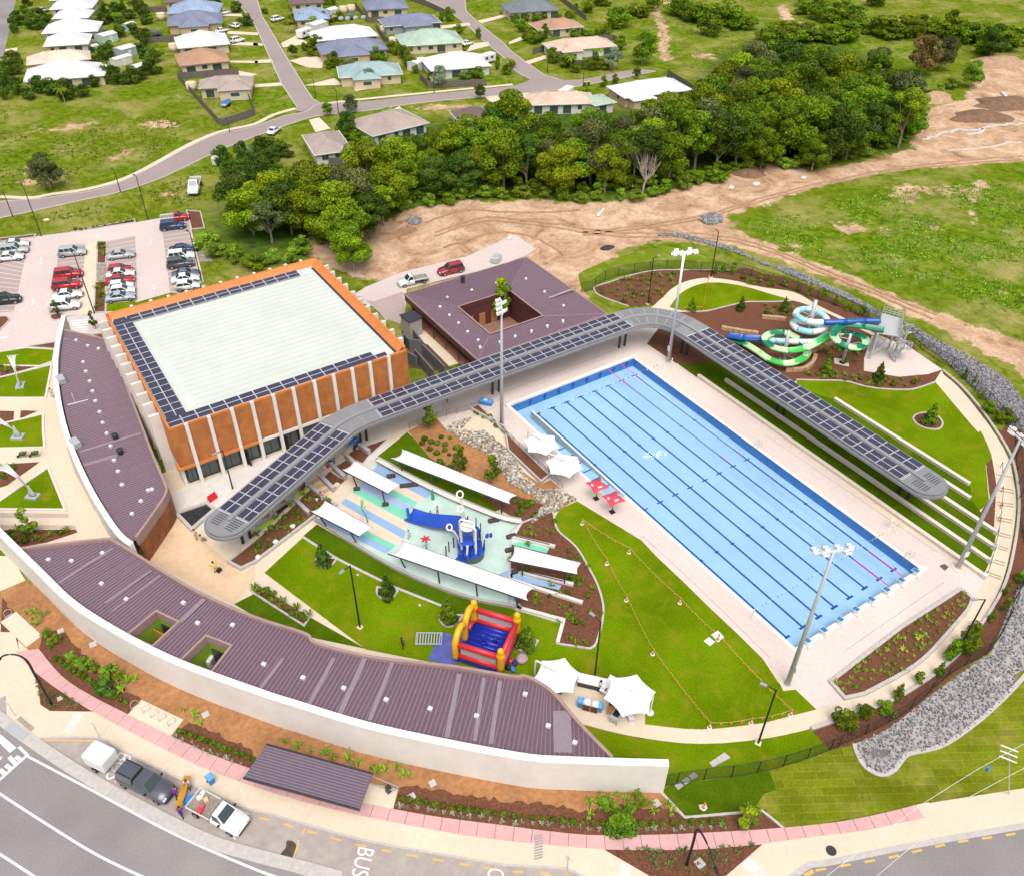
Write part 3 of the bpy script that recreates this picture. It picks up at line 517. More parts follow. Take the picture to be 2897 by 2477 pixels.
flat('bus_stop_pad',[(-43.2,10.7),(-41,8.5),(-42.2,7.1),(-44.4,9.3),(-45.3,10.8)],.06,conc_cream,label='concrete pad at the end of the bus shelter')
edging('turf_kerb',[(-21.8,-4.3),(-21.6,-7.2),(-20.9,-7.6),(-15.6,-10.4)] + [(-15.4,-11.3),(-15.2,-12.5)],None,wd=.22); tag(COLL.objects['turf_kerb'],'zigzag grey kerb between mulch and new turf',kind='structure')

# ------------------------------------------------------------------ forecourt left of the upper wing: lawn wedges,paths,sculptures stand here
flat('crossing_apron',[(-49.2,108.1),(-46.7,107.6),(-42,106),(-42.9,101.8),(-43.9,99.6),(-46.5,100.4),(-49.7,104.2)],.012,park_pave)
flat('forecourt',[(-64.1,102.9),(-59,103),(-51.4,101.3),(-48.9,107.9),(-51.7,99),(-53.8,88.8)] + [(-55,75.6),(-55.1,67.1),(-54.7,60.1),(-53.4,52.9),(-55.4,53.9),(-63.8,57.7),(-65.1,61.9),(-68.2,68.8)],.004,conc_cream,label='cream forecourt paths between lawn wedges')
for i,(q,lb) in enumerate((([(-62.1,105.2),(-59.1,102.7),(-55.6,101.8),(-52,99),(-52.9,95.7),(-54.8,95.4),(-59.6,98.7),(-62.7,100.7)],'by the car park'),([(-63.5,94.3),(-60.1,95.4),(-53.2,94.9),(-55.6,86.6),(-60.9,90),(-63.8,91.9)],'with the curved leaf sculpture'),([(-64.9,83.8),(-61.9,83.6),(-56.6,82.9),(-57.3,78.9)] + [(-57.8,75.2),(-62.7,78.1),(-65.4,79.8)],'with a half hidden sculpture'),([(-67.1,66.6),(-64.3,67.4),(-58.2,70.8),(-58,61.5),(-64.5,65.8)],'with the fan sculpture'))):
    o = flat('lawn_wedge',q,.03,lawn,label='triangular forecourt lawn '+lb); edging('border',q,o,True,.3,0,.14,conc_white)
for i,(q,lb) in enumerate((([(-59.7,98.5),(-55.1,95.6),(-57.9,95.7),(-60.2,94.8)],'beside the curved leaf sculpture'),([(-61.4,86.8),(-59.8,85.7),(-60.3,83.1),(-62,82.9)],'beside the half hidden sculpture'),([(-59,85.4),(-57.1,84),(-59.4,83.5)],'small triangle in the paving'),([(-63.2,74.7),(-58.9,72.5),(-63.1,70),(-63.9,70)],'behind the fan sculpture'),([(-65.1,62.1),(-57.7,57.4),(-57.6,56.8),(-60.9,57),(-64,58),(-64.4,58.6)],'with a bushy young tree'))):
    bed('forecourt_bed',q,label='mulch bed '+lb,z=.06,kerb=False)
for q in ([(-64.6,65.2),(-57.9,60.7),(-57.9,59.9),(-64.7,64.3)],[(-64.9,63),(-57.6,58.2),(-57.6,57.5),(-65,62.3)],[(-54.7,75.4),(-55.1,67.7),(-54.6,60.1),(-55.1,59.6),(-55.6,68),(-55.4,73.7)]):
    flat('paver_band',q,.02,mat('brick_pavers',(.55,.40,.34),.85,.12,6))

# ------------------------------------------------------------------ pool
tile_pale = mat('pool_tile_pale',(.575,.735,.905),.5,.03,.5,big=.05,bigscale=.12)
tile_blue = mat('pool_tile_blue',(.10,.28,.66),.5,.06,1.2)
tile_line = mat('pool_line_blue',(.018,.105,.39),.5,.05,1.2)
D = 1.35; WZ = -.06
pool = empty('swimming_pool',(0,0,0),0,'fifty metre outdoor pool with eight lanes of pale blue tiles','pool')
def pslab(name,x0,x1,y0,y1,z0,z1,m): return MB().bbox(x0,x1,y0,y1,z0,z1).build(name,m,pool)
MB().sheet([(-2,0),(20,0),(20,50),(-2,50)],-D).build('basin_floor',tile_pale,pool)
for nm,x0,x1,y0,y1 in (('basin_wall',-.3,0,0,27.2),('basin_wall',20,20.3,0,50),('basin_wall',-2.3,20.3,50,50.3),('basin_wall',-.3,20.3,-.3,0),('basin_wall',-2.3,-2,27,50),('basin_wall',-2.3,0,26.9,27.2)):
    pslab(nm,x0,x1,y0,y1,-D,-.004,tile_blue)
pslab('ramp_wall',-.25,0,27.2,47.6,-D,.03,mat('coping_white',(.72,.68,.63),.7,.04,2))
MB().add([(-2,27.2,-.1),(-.28,27.2,-.1),(-.28,44.5,-D+.01),(-2,44.5,-D+.01)],[(0,1,2,3)]).build('ramp_floor',tile_pale,pool)
for i in range(9):
    y = 28.2+i*1.9; z = -.1-(y-27.2)/17.3*(D-.11)
    MB().bbox(-2,-.28,y-.09,y+.09,z+.002,z+.02).build('ramp_line',tile_line,pool)
LX = [1.25+2.5*i for i in range(8)]
for x in LX:
    MB().bbox(x-.125,x+.125,2.0,48.0,-D+.002,-D+.006).build('lane_marking',tile_line,pool)
    for y in (2.0,48.0): MB().bbox(x-.5,x+.5,y-.14,y+.14,-D+.007,-D+.011).build('lane_end_bar',tile_line,pool)
    MB().bbox(x-.5,x+.5,24.9,25.1,-D+.007,-D+.011).build('lane_cross',tile_line,pool)
    for y in (15,35): MB().bbox(x-.25,x+.25,y-.13,y+.13,-D+.007,-D+.011).build('lane_dot',tile_line,pool)
    MB().bbox(x-.125,x+.125,49.985,49.995,-1.2,-.1).bbox(x-.35,x+.35,49.975,49.984,-.62,-.42).build('wall_target',tile_line,pool)
    MB().bbox(x-.125,x+.125,.005,.015,-1.2,-.1).build('wall_target',tile_line,pool)
# coping (stepped white edge)
MB().bbox(-.5,20.9,-.62,0,.004,.05).build('coping',mat('coping_white',(.72,.68,.63),.7,.04,2),pool)
MB().bbox(-2.6,20.9,50,50.6,.004,.22).build('coping',MATS['coping_white'],pool)
MB().bbox(20,20.42,.01,49.99,.004,.035).build('coping',MATS['coping_white'],pool)
MB().bbox(-.42,0,.01,26.8,.004,.035).build('coping',MATS['coping_white'],pool)
MB().bbox(-2.42,-2,26.9,49.99,.004,.035).build('coping',MATS['coping_white'],pool)
# water: fresnel gloss over clear blue,with faint ripples
def water_mat(name,tint,bump=.05,scale=1.4):
    m = bpy.data.materials.new(name); m.use_nodes = True; N = m.node_tree.nodes; L = m.node_tree.links; N.remove(N['Principled BSDF'])
    tr = N.new('ShaderNodeBsdfTransparent'); tr.inputs[0].default_value = (*tint,1)
    gl = N.new('ShaderNodeBsdfGlossy'); gl.inputs['Roughness'].default_value = .04
    fr = N.new('ShaderNodeFresnel'); fr.inputs['IOR'].default_value = 1.33
    mx = N.new('ShaderNodeMixShader'); tc = N.new('ShaderNodeTexCoord'); nz = N.new('ShaderNodeTexNoise'); nz.inputs['Scale'].default_value = scale; nz.inputs['Detail'].default_value = 3
    bp = N.new('ShaderNodeBump'); bp.inputs['Strength'].default_value = bump; bp.inputs['Distance'].default_value = .1
    L.new(tc.outputs['Object'],nz.inputs['Vector']); L.new(nz.outputs['Fac'],bp.inputs['Height']); L.new(bp.outputs[0],gl.inputs['Normal']); L.new(bp.outputs[0],fr.inputs['Normal'])
    L.new(fr.outputs[0],mx.inputs[0]); L.new(tr.outputs[0],mx.inputs[1]); L.new(gl.outputs[0],mx.inputs[2]); L.new(mx.outputs[0],N['Material Output'].inputs[0]); return m
water = water_mat('pool_water',(.80,.93,.99))
wp = MB().sheet(POOLHOLE[::-1],WZ).build('pool_water',water,None,fix=False); tag(wp,'clear pale blue water filling the pool',kind='structure')

# ------------------------------------------------------------------ main buildings
orange = mat('terracotta_cladding',(.48,.165,.043),.65,.09,1.0,big=.16,bigscale=.5)
def boards(m,axis_scale,amount=.25):
    "adds horizontal board shading lines (fine grooves) to a material"
    N = m.node_tree.nodes; L = m.node_tree.links; b = N['Principled BSDF']; tc = [n for n in N if n.type == 'TEX_COORD'][0]
    wv = N.new('ShaderNodeTexWave'); wv.wave_type = 'BANDS'; wv.bands_direction = axis_scale[0]; wv.inputs['Scale'].default_value = axis_scale[1]; wv.inputs['Distortion'].default_value = .4; wv.inputs['Detail'].default_value = 1
    L.new(tc.outputs['Object'],wv.inputs['Vector'])
    bp = N.new('ShaderNodeBump'); bp.inputs['Strength'].default_value = amount; bp.inputs['Distance'].default_value = .04
    L.new(wv.outputs['Fac'],bp.inputs['Height']); L.new(bp.outputs[0],b.inputs['Normal'])
boards(orange,('Z',1.6),.9)
orange_flat = mat('terracotta_parapet',(.62,.21,.055),.6,.06,.8,big=.08)
roof_white = mat('roof_membrane',(.565,.60,.545),.75,.03,.5,big=.03,bigscale=.15)
purple = mat('purple_roof_sheet',(.140,.084,.112),.5,.08,3,spec=.5,big=.05)
purple_rib = mat('purple_roof_rib',(.245,.17,.20),.5,.06,3,spec=.5)
purple_wall = mat('maroon_wall',(.115,.035,.035),.6,.12,1.2)
parapet_brown = mat('parapet_mauve',(.36,.24,.22),.7,.08,1.2)
rust = mat('rust_timber',(.30,.10,.035),.6,.2,1.0,big=.2,bigscale=.5)
solar = mat('solar_cell',(.050,.046,.085),.25,.15,2.0,spec=.6)
solar_frame = paint('solar_frame',(.70,.70,.72),.4)
canopy_grey = mat('canopy_grey',(.235,.235,.245),.5,.06,1.0,big=.05)
canopy_light = mat('canopy_fascia',(.27,.27,.285),.45,.05,1.0)
timber = mat('timber_slats',(.42,.20,.08),.6,.12,4)
_solar_me = {}
def solar_panel(parent,loc,rz,lx,ly,tilt=0):
    k = (round(lx,3),round(ly,3))
    if k not in _solar_me:
        b = MB(); b.bbox(-lx/2,lx/2,-ly/2,ly/2,0,.03); b.mi = 1
        nx,ny = 4,6
        b.bbox(-lx/2+.035,lx/2-.035,-ly/2+.035,ly/2-.035,.03,.034)
        me = b.mesh('solar_module'); me.materials.append(solar_frame); me.materials.append(solar); _solar_me[k] = me
    o = bpy.data.objects.new('solar_module',_solar_me[k]); COLL.objects.link(o); o.parent = parent
    o.location = loc; o.rotation_euler = (tilt,0,rz); return o
def ribs3(poly,d,sp,wd,h,b=None):
    "raised roof ribs clipped to a planar roof polygon; d = plan direction of the ribs"
    b = b or MB(); P = [Vector(p) for p in poly]; n = (P[1]-P[0]).cross(P[2]-P[0]).normalized()
    if n.z < 0: n = -n
    d = Vector((d[0],d[1],0)).normalized(); s = Vector((-d.y,d.x,0))
    zf = lambda q: P[0].z-(n.x*(q.x-P[0].x)+n.y*(q.y-P[0].y))/n.z
    ss = [p.dot(s) for p in P]; t = math.ceil(min(ss)/sp)*sp
    while t < max(ss):
        X = []
        for i in range(len(P)):
            a,c = P[i],P[(i+1) % len(P)]; sa,sc = a.dot(s),c.dot(s)
            if (sa-t)*(sc-t) < 0: q = a+(c-a)*((t-sa)/(sc-sa)); X.append(q.dot(d))
        X.sort()
        for x0,x1 in zip(X[::2],X[1::2]):
            if x1-x0 < .2: continue
            vs = []
            for xx in (x0+.02,x1-.02):
                for ds,dz in ((-wd/2,.0),(-wd/4,h),(wd/4,h),(wd/2,.0)):
                    q = d*xx+s*(t+ds); vs.append((q.x,q.y,zf(q)+dz))
            b.add(vs,[(0,1,5,4),(1,2,6,5),(2,3,7,6),(0,3,2,1),(4,5,6,7)])
        t += sp
    return b

# ---- sports hall
HX0,HX1,HY0,HY1,HZ = -44.7,-13.4,57.8,87.9,9.3
hall = empty('sports_hall',((HX0+HX1)/2,HY0,0),0,'large square sports hall with orange cladding, white piers and a pale flat roof','building')
HO = Vector(hall.location)
def hb(name,m,f):
    b = MB(); f(b); b.v = [(x-HO.x,y-HO.y,z-HO.z) for x,y,z in b.v]; return b.build(name,m,hall)
hb('core_wall',mat('hall_wall',(.30,.25,.22),.8,.1,1),lambda b: b.bbox(HX0+.5,HX1-.5,HY0+1.2,HY1-.5,0,8.4))
hb('roof',roof_white,lambda b: b.bbox(HX0+.35,HX1-.35,HY0+.35,HY1-.35,8.4,8.75))
for nm,f in (('parapet',lambda b: b.bbox(HX0,HX1,HY1-.35,HY1,5,HZ+.15)),('parapet',lambda b: b.bbox(HX0,HX0+.25,HY0+.25,HY1-.35,3.0,9.1)),('parapet',lambda b: b.bbox(HX1-.35,HX1,HY0+.35,HY1-.35,3.0,HZ+.15)),('parapet',lambda b: b.bbox(HX0,HX1,HY0,HY0+.25,8.75,8.98))):
    hb(nm,orange_flat,f)
# orange inner upstand,leaning
hb('inner_upstand',orange_flat,lambda b: b.add([(HX0+.36,HY1-.36,HZ+.12),(HX1-.36,HY1-.36,HZ+.12),(HX1-1.2,HY1-1.2,8.76),(HX0+.36,HY1-1.2,8.76)],[(0,1,2,3)]))
hb('inner_upstand',orange_flat,lambda b: b.add([(HX1-.36,HY0+.36,HZ+.12),(HX1-.36,HY1-.36,HZ+.12),(HX1-1.2,HY1-1.2,8.76),(HX1-1.2,HY0+.4,8.76)],[(0,1,2,3)]))
hb('roof_gutter',dark_metal,lambda b: b.bbox(HX1-1.55,HX1-1.2,HY0+.6,HY1-1.6,8.76,8.80))
PX = [p[0] for p in [(-42.7,58),(-40,58.3),(-37.2,58),(-34.7,58.2)] + [(-32,58),(-29.4,58),(-26.6,58),(-24,58),(-21.4,57.8),(-18.9,57.7),(-16.2,57.6)]]
edges = [HX0] + PX + [HX1]
for a,c in zip(edges,edges[1:]):
    hb('cladding_panel',orange,lambda b,a=a,c=c: b.bbox(a+(.24 if a != HX0 else .02),c-(.24 if c != HX1 else .02),HY0-.06,HY0+.3,3.15,8.74))
for x in PX:
    hb('pier',white_wall,lambda b,x=x: b.bbox(x-.21,x+.21,HY0-.34,HY0+.0,0,9.12))
hb('soffit_band',orange_flat,lambda b: b.bbox(HX0-.25,PX[3],HY0-.3,HY0+1.2,2.78,3.14))
hb('lintel',white_wall,lambda b: b.bbox(PX[3],HX1,HY0-.2,HY0+1.2,2.72,3.14))
ge = [HX0+.4] + PX + [HX1]
for i,(a,c) in enumerate(zip(ge,ge[1:])):
    hb('shopfront_glass',glass if i % 3 else mat('tinted_glass',(.05,.085,.08),.08,.1,.3,spec=.9),lambda b,a=a,c=c: b.bbox(a+.3,c-.3,HY0+.55,HY0+.62,.12,2.7))
    hb('shopfront_frame',black_metal,lambda b,a=a,c=c: (b.bbox(a+.22,a+.3,HY0+.5,HY0+.66,0,2.75),b.bbox(c-.3,c-.22,HY0+.5,HY0+.66,0,2.75),b.bbox(a+.3,c-.3,HY0+.5,HY0+.66,.02,.11),b.bbox((a+c)/2-.04,(a+c)/2+.04,HY0+.5,HY0+.64,.12,2.7)))
for i in (2,4): hb('open_door',black_metal,lambda b,i=i: b.box((PX[i]+.45,HY0-.1,1.3),(.08,1.2,2.5),.35))
for p in [(-44,87.6),(-44.2,85.2),(-44.3,82.8),(-44.5,80.3),(-44.6,77.7),(-44.8,75.2),(-45,72.6),(-45.1,70.1),(-45.2,67.4),(-45.3,64.9),(-45.5,62.2)]:
    hb('fin',white_wall,lambda b,y=p[1]: b.bbox(HX0-1.25,HX0,y-.2,y+.2,0,8.55))
for p in [(-12.4,86.2),(-12.4,83.9),(-12.4,81.5),(-12.3,79.2),(-12.4,76.6),(-12.5,74.1),(-12.5,71.7),(-12.6,69.1),(-12.5,66.7),(-12.7,64.1),(-12.7,61.5)]:
    hb('fin',white_wall,lambda b,y=p[1]: b.bbox(HX1,HX1+1.25,y-.2,y+.2,0,8.55))
for p in [(-41,89.5),(-38.3,89.4),(-35.8,89.3),(-33.2,89.2),(-30.7,89),(-28.1,88.9),(-25.6,88.8),(-23,88.8)] + [(-20.5,88.6),(-18,88.7),(-15.5,88.6)]:
    hb('fin',white_wall,lambda b,x=p[0]: b.bbox(x-.2,x+.2,HY1,HY1+1.1,0,9.15))
hb('wall_cladding',white_wall,lambda b: b.bbox(HX0,HX0+.4,HY0+.4,HY1,0,2.98))
SX = Vector((HO.x,HO.y,HO.z))
def hsol(x,y,lx,ly): solar_panel(hall,Vector((x,y,8.92))-SX,0,lx,ly)
for i in range(18):
    for j in range(2): hsol(HX0+.95+j*1.22,HY0+2.75+i*1.46,1.18,1.4)
for i in range(15):
    for j in range(2):
        x = HX0+1.4+i*1.8+(0 if j else 0)
        if i < 15: hsol(x-.4,HY0+.8+j*.98,1.74,.94)
        if i < 16: hsol(HX0+1.4+i*1.8,HY1-2.0-j*1.0+.2,1.74,.94)
for i in range(15,19): hsol(HX0+1.4+i*1.55-3.0+.15+1.5,HY0+.8,1.5,.94)
for k in range(22): hb('roof_seam',mat('seam_white',(.47,.50,.46),.7,.05,1),lambda b,k=k: b.bbox(HX0+4.2,HX1-1.7,HY0+3.2+k*1.12,HY0+3.26+k*1.12,8.75,8.775))
# roof strip along edges
hb('roof_hatch',white_metal,lambda b: b.bbox(-40.3,-39.8,61.5,61.9,8.75,8.82))

# ---- change room block with court
cb = empty('change_rooms',(9,57.5,0),0,'purple hip roofed change room block around a small open court','building')
CO = Vector(cb.location)
def cbb(name,m,f,parent=None):
    b = MB(); f(b); b.v = [(x-CO.x,y-CO.y,z-CO.z) for x,y,z in b.v]; return b.build(name,m,parent or cb)
CX0,CX1,CY0,CY1 = -2.7,20.6,57.5,79.7; QX0,QX1,QY0,QY1 = 1.5,10.9,60.9,70.1; ZE,ZI = 3.7,4.7
O = [(CX0,CY0,ZE),(CX1,CY0,ZE),(CX1,CY1,ZE),(CX0,CY1,ZE)]; I = [(QX0,QY0,ZI),(QX1,QY0,ZI),(QX1,QY1,ZI),(QX0,QY1,ZI)]
roof = None
for k in range(4):
    q = [O[k],O[(k+1) % 4],I[(k+1) % 4],I[k]]
    r_ = cbb('roof_slope',purple,lambda b,q=q: b.add(q,[(0,1,2,3)]))
    d = (0,1) if k % 2 == 0 else (1,0)
    rb_ = cbb('ribs',purple_rib,lambda b,q=q,d=d: ribs3(q,d,.42,.1,.05,b),r_); rb_['kind'] = 'stuff'
    cbb('hip_cap',purple_rib,lambda b,k=k: b.tube([Vector(O[k])+Vector((0,0,.04)),Vector(I[k])+Vector((0,0,.04))],.09,6))
cbb('eave_gutter',parapet_brown,lambda b: b.strip([p[:2] for p in O],.16,ZE-.2,ZE+.06,True))
cbb('court_fascia',purple_wall,lambda b: b.strip(offs([p[:2] for p in I],-.05,True),.14,ZI-.75,ZI+.1,True))
cbb('court_coping',parapet_brown,lambda b: b.strip([p[:2] for p in I],.22,ZI+.1,ZI+.16,True))
for nm,a in (('wall',(CX0+.8,CX1-.6,CY1-.9,CY1-.6,0,ZE-.02)),('wall',(CX1-.9,CX1-.6,CY0+.9,CY1-.9,0,ZE-.02)),('wall',(CX0+1.6,CX1-.9,CY0+.9,CY0+1.2,0,ZE-.02)),('wall',(CX0+1.6,CX0+1.9,CY0+1.2,CY1-.9,0,ZE-.02)),
              ('court_wall',(QX0-.4,QX0-.1,QY0-.4,QY1+.4,0,3.9)),('court_wall',(QX1+.1,QX1+.4,QY0-.4,QY1+.4,0,3.9)),('court_wall',(QX0-.1,QX1+.1,QY1+.1,QY1+.4,0,3.9)),('court_wall',(QX0-.1,QX1+.1,QY0-.4,QY0-.1,0,3.9))):
    cbb(nm,purple_wall,lambda b,a=a: b.bbox(*a))
cbb('fascia_panel',purple_wall,lambda b: b.bbox(CX0,CX0+.12,CY0,CY1,2.5,ZE-.22))
for i,x in enumerate((3.1,5.3,7.5)): cbb('court_door',timber,lambda b,x=x: b.bbox(x,x+1.1,QY1+.02,QY1+.09,.05,2.3))
for i in range(5):
    y = CY0+2.5+i*3.8
    cbb('window',glass,lambda b,y=y: b.bbox(CX0+1.52,CX0+1.59,y,y+3.0,.4,2.5))
    cbb('post',dark_metal,lambda b,y=y: b.tube([(CX0+.25,y-.4,0),(CX0+.25,y-.4,2.6)],.07,6))
cbb('verandah_floor',mat('red_brick_paving',(.34,.14,.085),.8,.12,4),lambda b: b.bbox(CX0+.1,CX0+1.5,CY0+.4,CY1-3,.02,.05))
cbb('court_floor',mat('court_paving',(.30,.16,.12),.85,.15,2),lambda b: b.sheet([(QX0,QY0),(QX1,QY0),(QX1,QY1),(QX0,QY1)],.06))
cbb('planter',mulch,lambda b: b.bbox(QX0+1.6,QX1-.4,QY0+.5,QY0+3.0,.06,.5)); cbb('planter_seat',timber,lambda b: b.bbox(QX0+1.6,QX1-2.4,QY0+3.02,QY0+3.5,.06,.5))
for p in [(2,74.2),(-0.4,72.3),(-0.4,69.4),(-0.4,66.7),(-0.5,63.9),(-0.4,61.1),(-1.1,59.4),(2,59),(6.4,74.1),(10.9,74)] + [(15.7,72.6),(15.8,67.5),(15.8,62.4),(13.1,58.8),(10.3,58.9),(7.5,59),(4.7,59.1)]:
    cbb('roof_vent',white_metal,lambda b,p=p: b.lathe((p[0],p[1],4.05),[(.22,0),(.22,.35),(.1,.45),(0,.47)],8))
cbb('flue',dark_metal,lambda b: b.lathe((*(6.7,77.4),4.0),[(.28,0),(.28,.9),(.42,.92),(.42,1.1),(0,1.2)],12))
cbb('roof_strip',mat('roof_strip_grey',(.36,.31,.33),.5,.06,2),lambda b: b.add([(*p,4.33) for p in [(15.3,65.7),(15.2,65.3),(20.1,65.5),(20.2,66)]],[(0,1,2,3)]))
# service enclosure
se_ = empty('service_enclosure',(*(-4.9,74.1),0),0,'grey block gatehouse and bin walls beside the change rooms','enclosure')
E0 = Vector(se_.location)
def seb(name,m,f): b = MB(); f(b); b.v = [(x-E0.x,y-E0.y,z) for x,y,z in b.v]; return b.build(name,m,se_)
gq = [(-5.9,75.4),(-3.4,75.3),(-3.2,72.8),(-5.6,72.6)]
seb('roof_plate',dark_metal,lambda b: b.prism(gq,2.95,3.12)); seb('block_wall',conc_grey,lambda b: b.prism(offs(gq,-.35 if area(gq) > 0 else .35,True) if False else [lerp2(p,(sum(q[0] for q in gq)/4,sum(q[1] for q in gq)/4),.12) for p in gq],0,2.95))
for pts in ([(-7,72.5),(-7.1,70),(-5.7,68.7),(-5.3,72.2)],[(-7.7,67.2),(-8.1,60.7)],[(-6.1,67.7),(-6.2,60.8)],[(-6.9,72.4),(-9.2,68.1),(-8.4,65.3)]):
    seb('block_wall',mat('grey_block',(.15,.15,.16),.85,.15,2),lambda b,pts=pts: b.strip(pts,.22,0,2.0))
seb('path_slab',conc_cream,lambda b: b.prism([(-3.8,74.6),(-2.3,73.7),(-2.7,63),(-4.3,63.1),(-4.3,71.1)],.0,.025))
seb('planted_soil',mulch,lambda b: b.prism([(-4.1,70),(-4.3,63.1),(-6.8,63.2),(-9.3,65.9),(-8.4,70),(-5.5,71)],.0,.03))

# ---- curved wings and white walls
def ray_poly(o,d,poly,closed=True):
    out = []
    n = len(poly)
    for i in range(n if closed else n-1):
        a,c = poly[i],poly[(i+1) % n]; ex,ey = c[0]-a[0],c[1]-a[1]; den = d[0]*ey-d[1]*ex
        if abs(den) < 1e-9: continue
        t = ((a[0]-o[0])*ey-(a[1]-o[1])*ex)/den; u = ((a[0]-o[0])*d[1]-(a[1]-o[1])*d[0])/den
        if t > 1e-4 and 0 <= u <= 1: out.append(t)
    return sorted(out)
def wing(name,wall,inner,label,zr,zw,wells=(),side=1,vents=(),strips=(),foot=None):
    root = empty(name,(*wall[len(wall)//2][:2],0),0,label,'building'); o0 = Vector(root.location)
    def part(nm,m,b,parent=None):
        b.v = [(x-o0.x,y-o0.y,z) for x,y,z in b.v]; return b.build(nm,m,parent or root)
    W = resample(wall,.42); Win = offs(W,side*.5)
    poly = list(Win)+list(inner[::-1]) if dist(Win[-1],inner[-1]) < dist(Win[-1],inner[0]) else list(Win)+list(inner)
    starts = []; ends = []
    for i in range(len(W)):
        a = Vector(W[max(0,i-1)][:2]); c = Vector(W[min(len(W)-1,i+1)][:2]); t = (c-a).normalized(); d = Vector((-t.y,t.x))*side
        o = Vector(Win[i])-d*.06
        h = ray_poly(o,d,inner,False); s0 = 0.0
        for wl_ in wells:
            hw = ray_poly(o,d,wl_)
            if hw: s0 = hw[-1]
        if h and h[0] > s0+.3: starts.append(o+d*s0); ends.append(o+d*h[0])
        else: starts.append(None); ends.append(None)
    slope = .35
    rb = MB(); rib = MB()
    for i in range(len(W)-1):
        if starts[i] is None or starts[i+1] is None: continue
        q = [starts[i],starts[i+1],ends[i+1],ends[i]]
        z = [zr,zr,zr-.12,zr-.12]
        rb.add([(q[k].x,q[k].y,z[k]) for k in range(4)],[(0,1,2,3)])
    for i in range(len(W)):
        if starts[i] is None: continue
        d = (ends[i]-starts[i]); L_ = d.length; d.normalize(); s = Vector((-d.y,d.x)); vs = []
        for k,zz in ((.02,zr),(L_-.02,zr-.12)):
            for ds,dz in ((-.065,0),(-.03,.05),(.03,.05),(.065,0)):
                p = starts[i]+d*k+s*ds; vs.append((p.x,p.y,zz+dz))
        rib.add(vs,[(0,1,5,4),(1,2,6,5),(2,3,7,6)])
    ro = part('roof',purple,rb); ri = part('ribs',purple_rib,rib,ro); ri['kind'] = 'stuff'
    part('parapet',parapet_brown,MB().strip(inner,.3,zr-1.0,zr+.28)); part('inner_wall',rust,MB().strip(offs(inner,.3 if foot is None else foot),.2,0,zr-1.0))
    for wl_ in wells:
        cxy = (sum(p[0] for p in wl_)/len(wl_),sum(p[1] for p in wl_)/len(wl_))
        part('light_well_wall',parapet_brown,MB().strip(wl_,.22,zr-.9,zr+.22,True))
        part('light_well_lining',mat('lime_green_wall',(.26,.42,.03),.7,.08,2),MB().strip([lerp2(p,cxy,-.02) for p in wl_],.12,0,zr-.9,True))
        part('light_well_floor',mat('well_floor',(.22,.13,.09),.9,.2,2),MB().sheet(wl_,.08))
    for p in vents: part('roof_vent',white_metal,MB().box((p[0],p[1],zr+.08),(.34,.4,.26),.6))
    for a,c,wd in strips:
        d = Vector(c)-Vector(a); 
        part('roof_strip',mat('roof_strip_mauve',(.27,.215,.245),.5,.08,3),MB().strip([a,c],wd,zr-.02,zr+.058))
    return root,part
WALLA = cr([(-66.8,64),(-64.5,56.2),(-62.1,48.2),(-59.9,41.2),(-56.7,34.5),(-53.2,28.5),(-48.1,21.4),(-46,18.7),(-40.6,12.1),(-32.2,3.6),(-28.3,.5),(-21.5,-4.25)],5)
INA = cr([(-63.4,52.7),(-55.7,49.4),(-54.3,48),(-51.7,42.1),(-49,36.2),(-45.4,30.1)] + [(-42,25.5)] + [(-41.5,23.8),(-37.7,19.4),(-31.8,14.3),(-27.8,10.4)] + [(-26.8,9.8),(-26.1,8.5),(-25.6,6.7),(-25.5,3.1),(-25.1,-1.1)],4)
WELL1 = [(-53.3,36.2),(-51.8,33.6),(-54.8,32),(-56.5,34.7)]; WELL2 = [(-50.1,30.5),(-48.4,28)] + [(-51,26.1),(-53.1,28.9)]
vA = [(-60.9,49.4),(-58.9,47.9),(-55.9,47.3),(-57,42.9),(-55.4,39.4),(-50.7,35.8),(-50.3,32.5),(-47.5,30.4)] + [(-46.6,24.3),(-44.1,20.9),(-41.4,17.8),(-38.7,14.6),(-35.8,11.6),(-32.7,8.7)] + [(-27.8,8.2),(-27.9,4.4),(-26.9,1.8)]
sA = [(*[(-54.8,47.5),(-61,45.3)],.35),(*[(-52.2,42),(-57.3,40.1)],.3),(*[(-48.8,35.2),(-51.7,33.6)],.5),(*[(-51.6,40.8),(-57,38.6)],.25),(*[(-44.8,24),(-47.9,21.9)],.35),(*[(-40.8,21.4),(-44.8,17.9)],.4),(*[(-38.3,19.8),(-42.9,15.5)],.5),(*[(-36.3,18),(-40.9,13.5)],.4),(*[(-31.7,13.4),(-36,8.3)],.45),(*[(-30,11.8),(-34.1,6.7)],.35),(*[(-28.9,10.7),(-33.1,5.7)],.4),(*[(-26,5),(-28.3,1.6)],1.6)]
wa,wap = wing('front_wing',WALLA[2:],INA,'crescent wing with ribbed purple roof and two light wells behind the white wall',3.95,4.35,(WELL1,WELL2),1,vA,sA)
wo = MB().strip(WALLA,.62,0,4.35).build('white_wall',white_wall); tag(wo,'long curved white brick wall facing the street','wall')
flat('wall_foot_earth',WALLA[8:] + offs(WALLA[8:],-2.0)[::-1],.026,orangedirt)
flat('wall_path',[(-67.1,61.7),(-65.7,57.6),(-64.8,57),(-64.3,54.4),(-64,52.2),(-66.6,52),(-68.2,53.1)],.032,conc_cream,label='cream path outside the white wall at the left')
flat('street_margin',[(-69.3,49.4),(-67.2,47.4),(-65.5,42.4)] + [(-64.6,39.5),(-65.4,37.5),(-68.7,37.5),(-70.4,40.8)],.012,conc_cream)
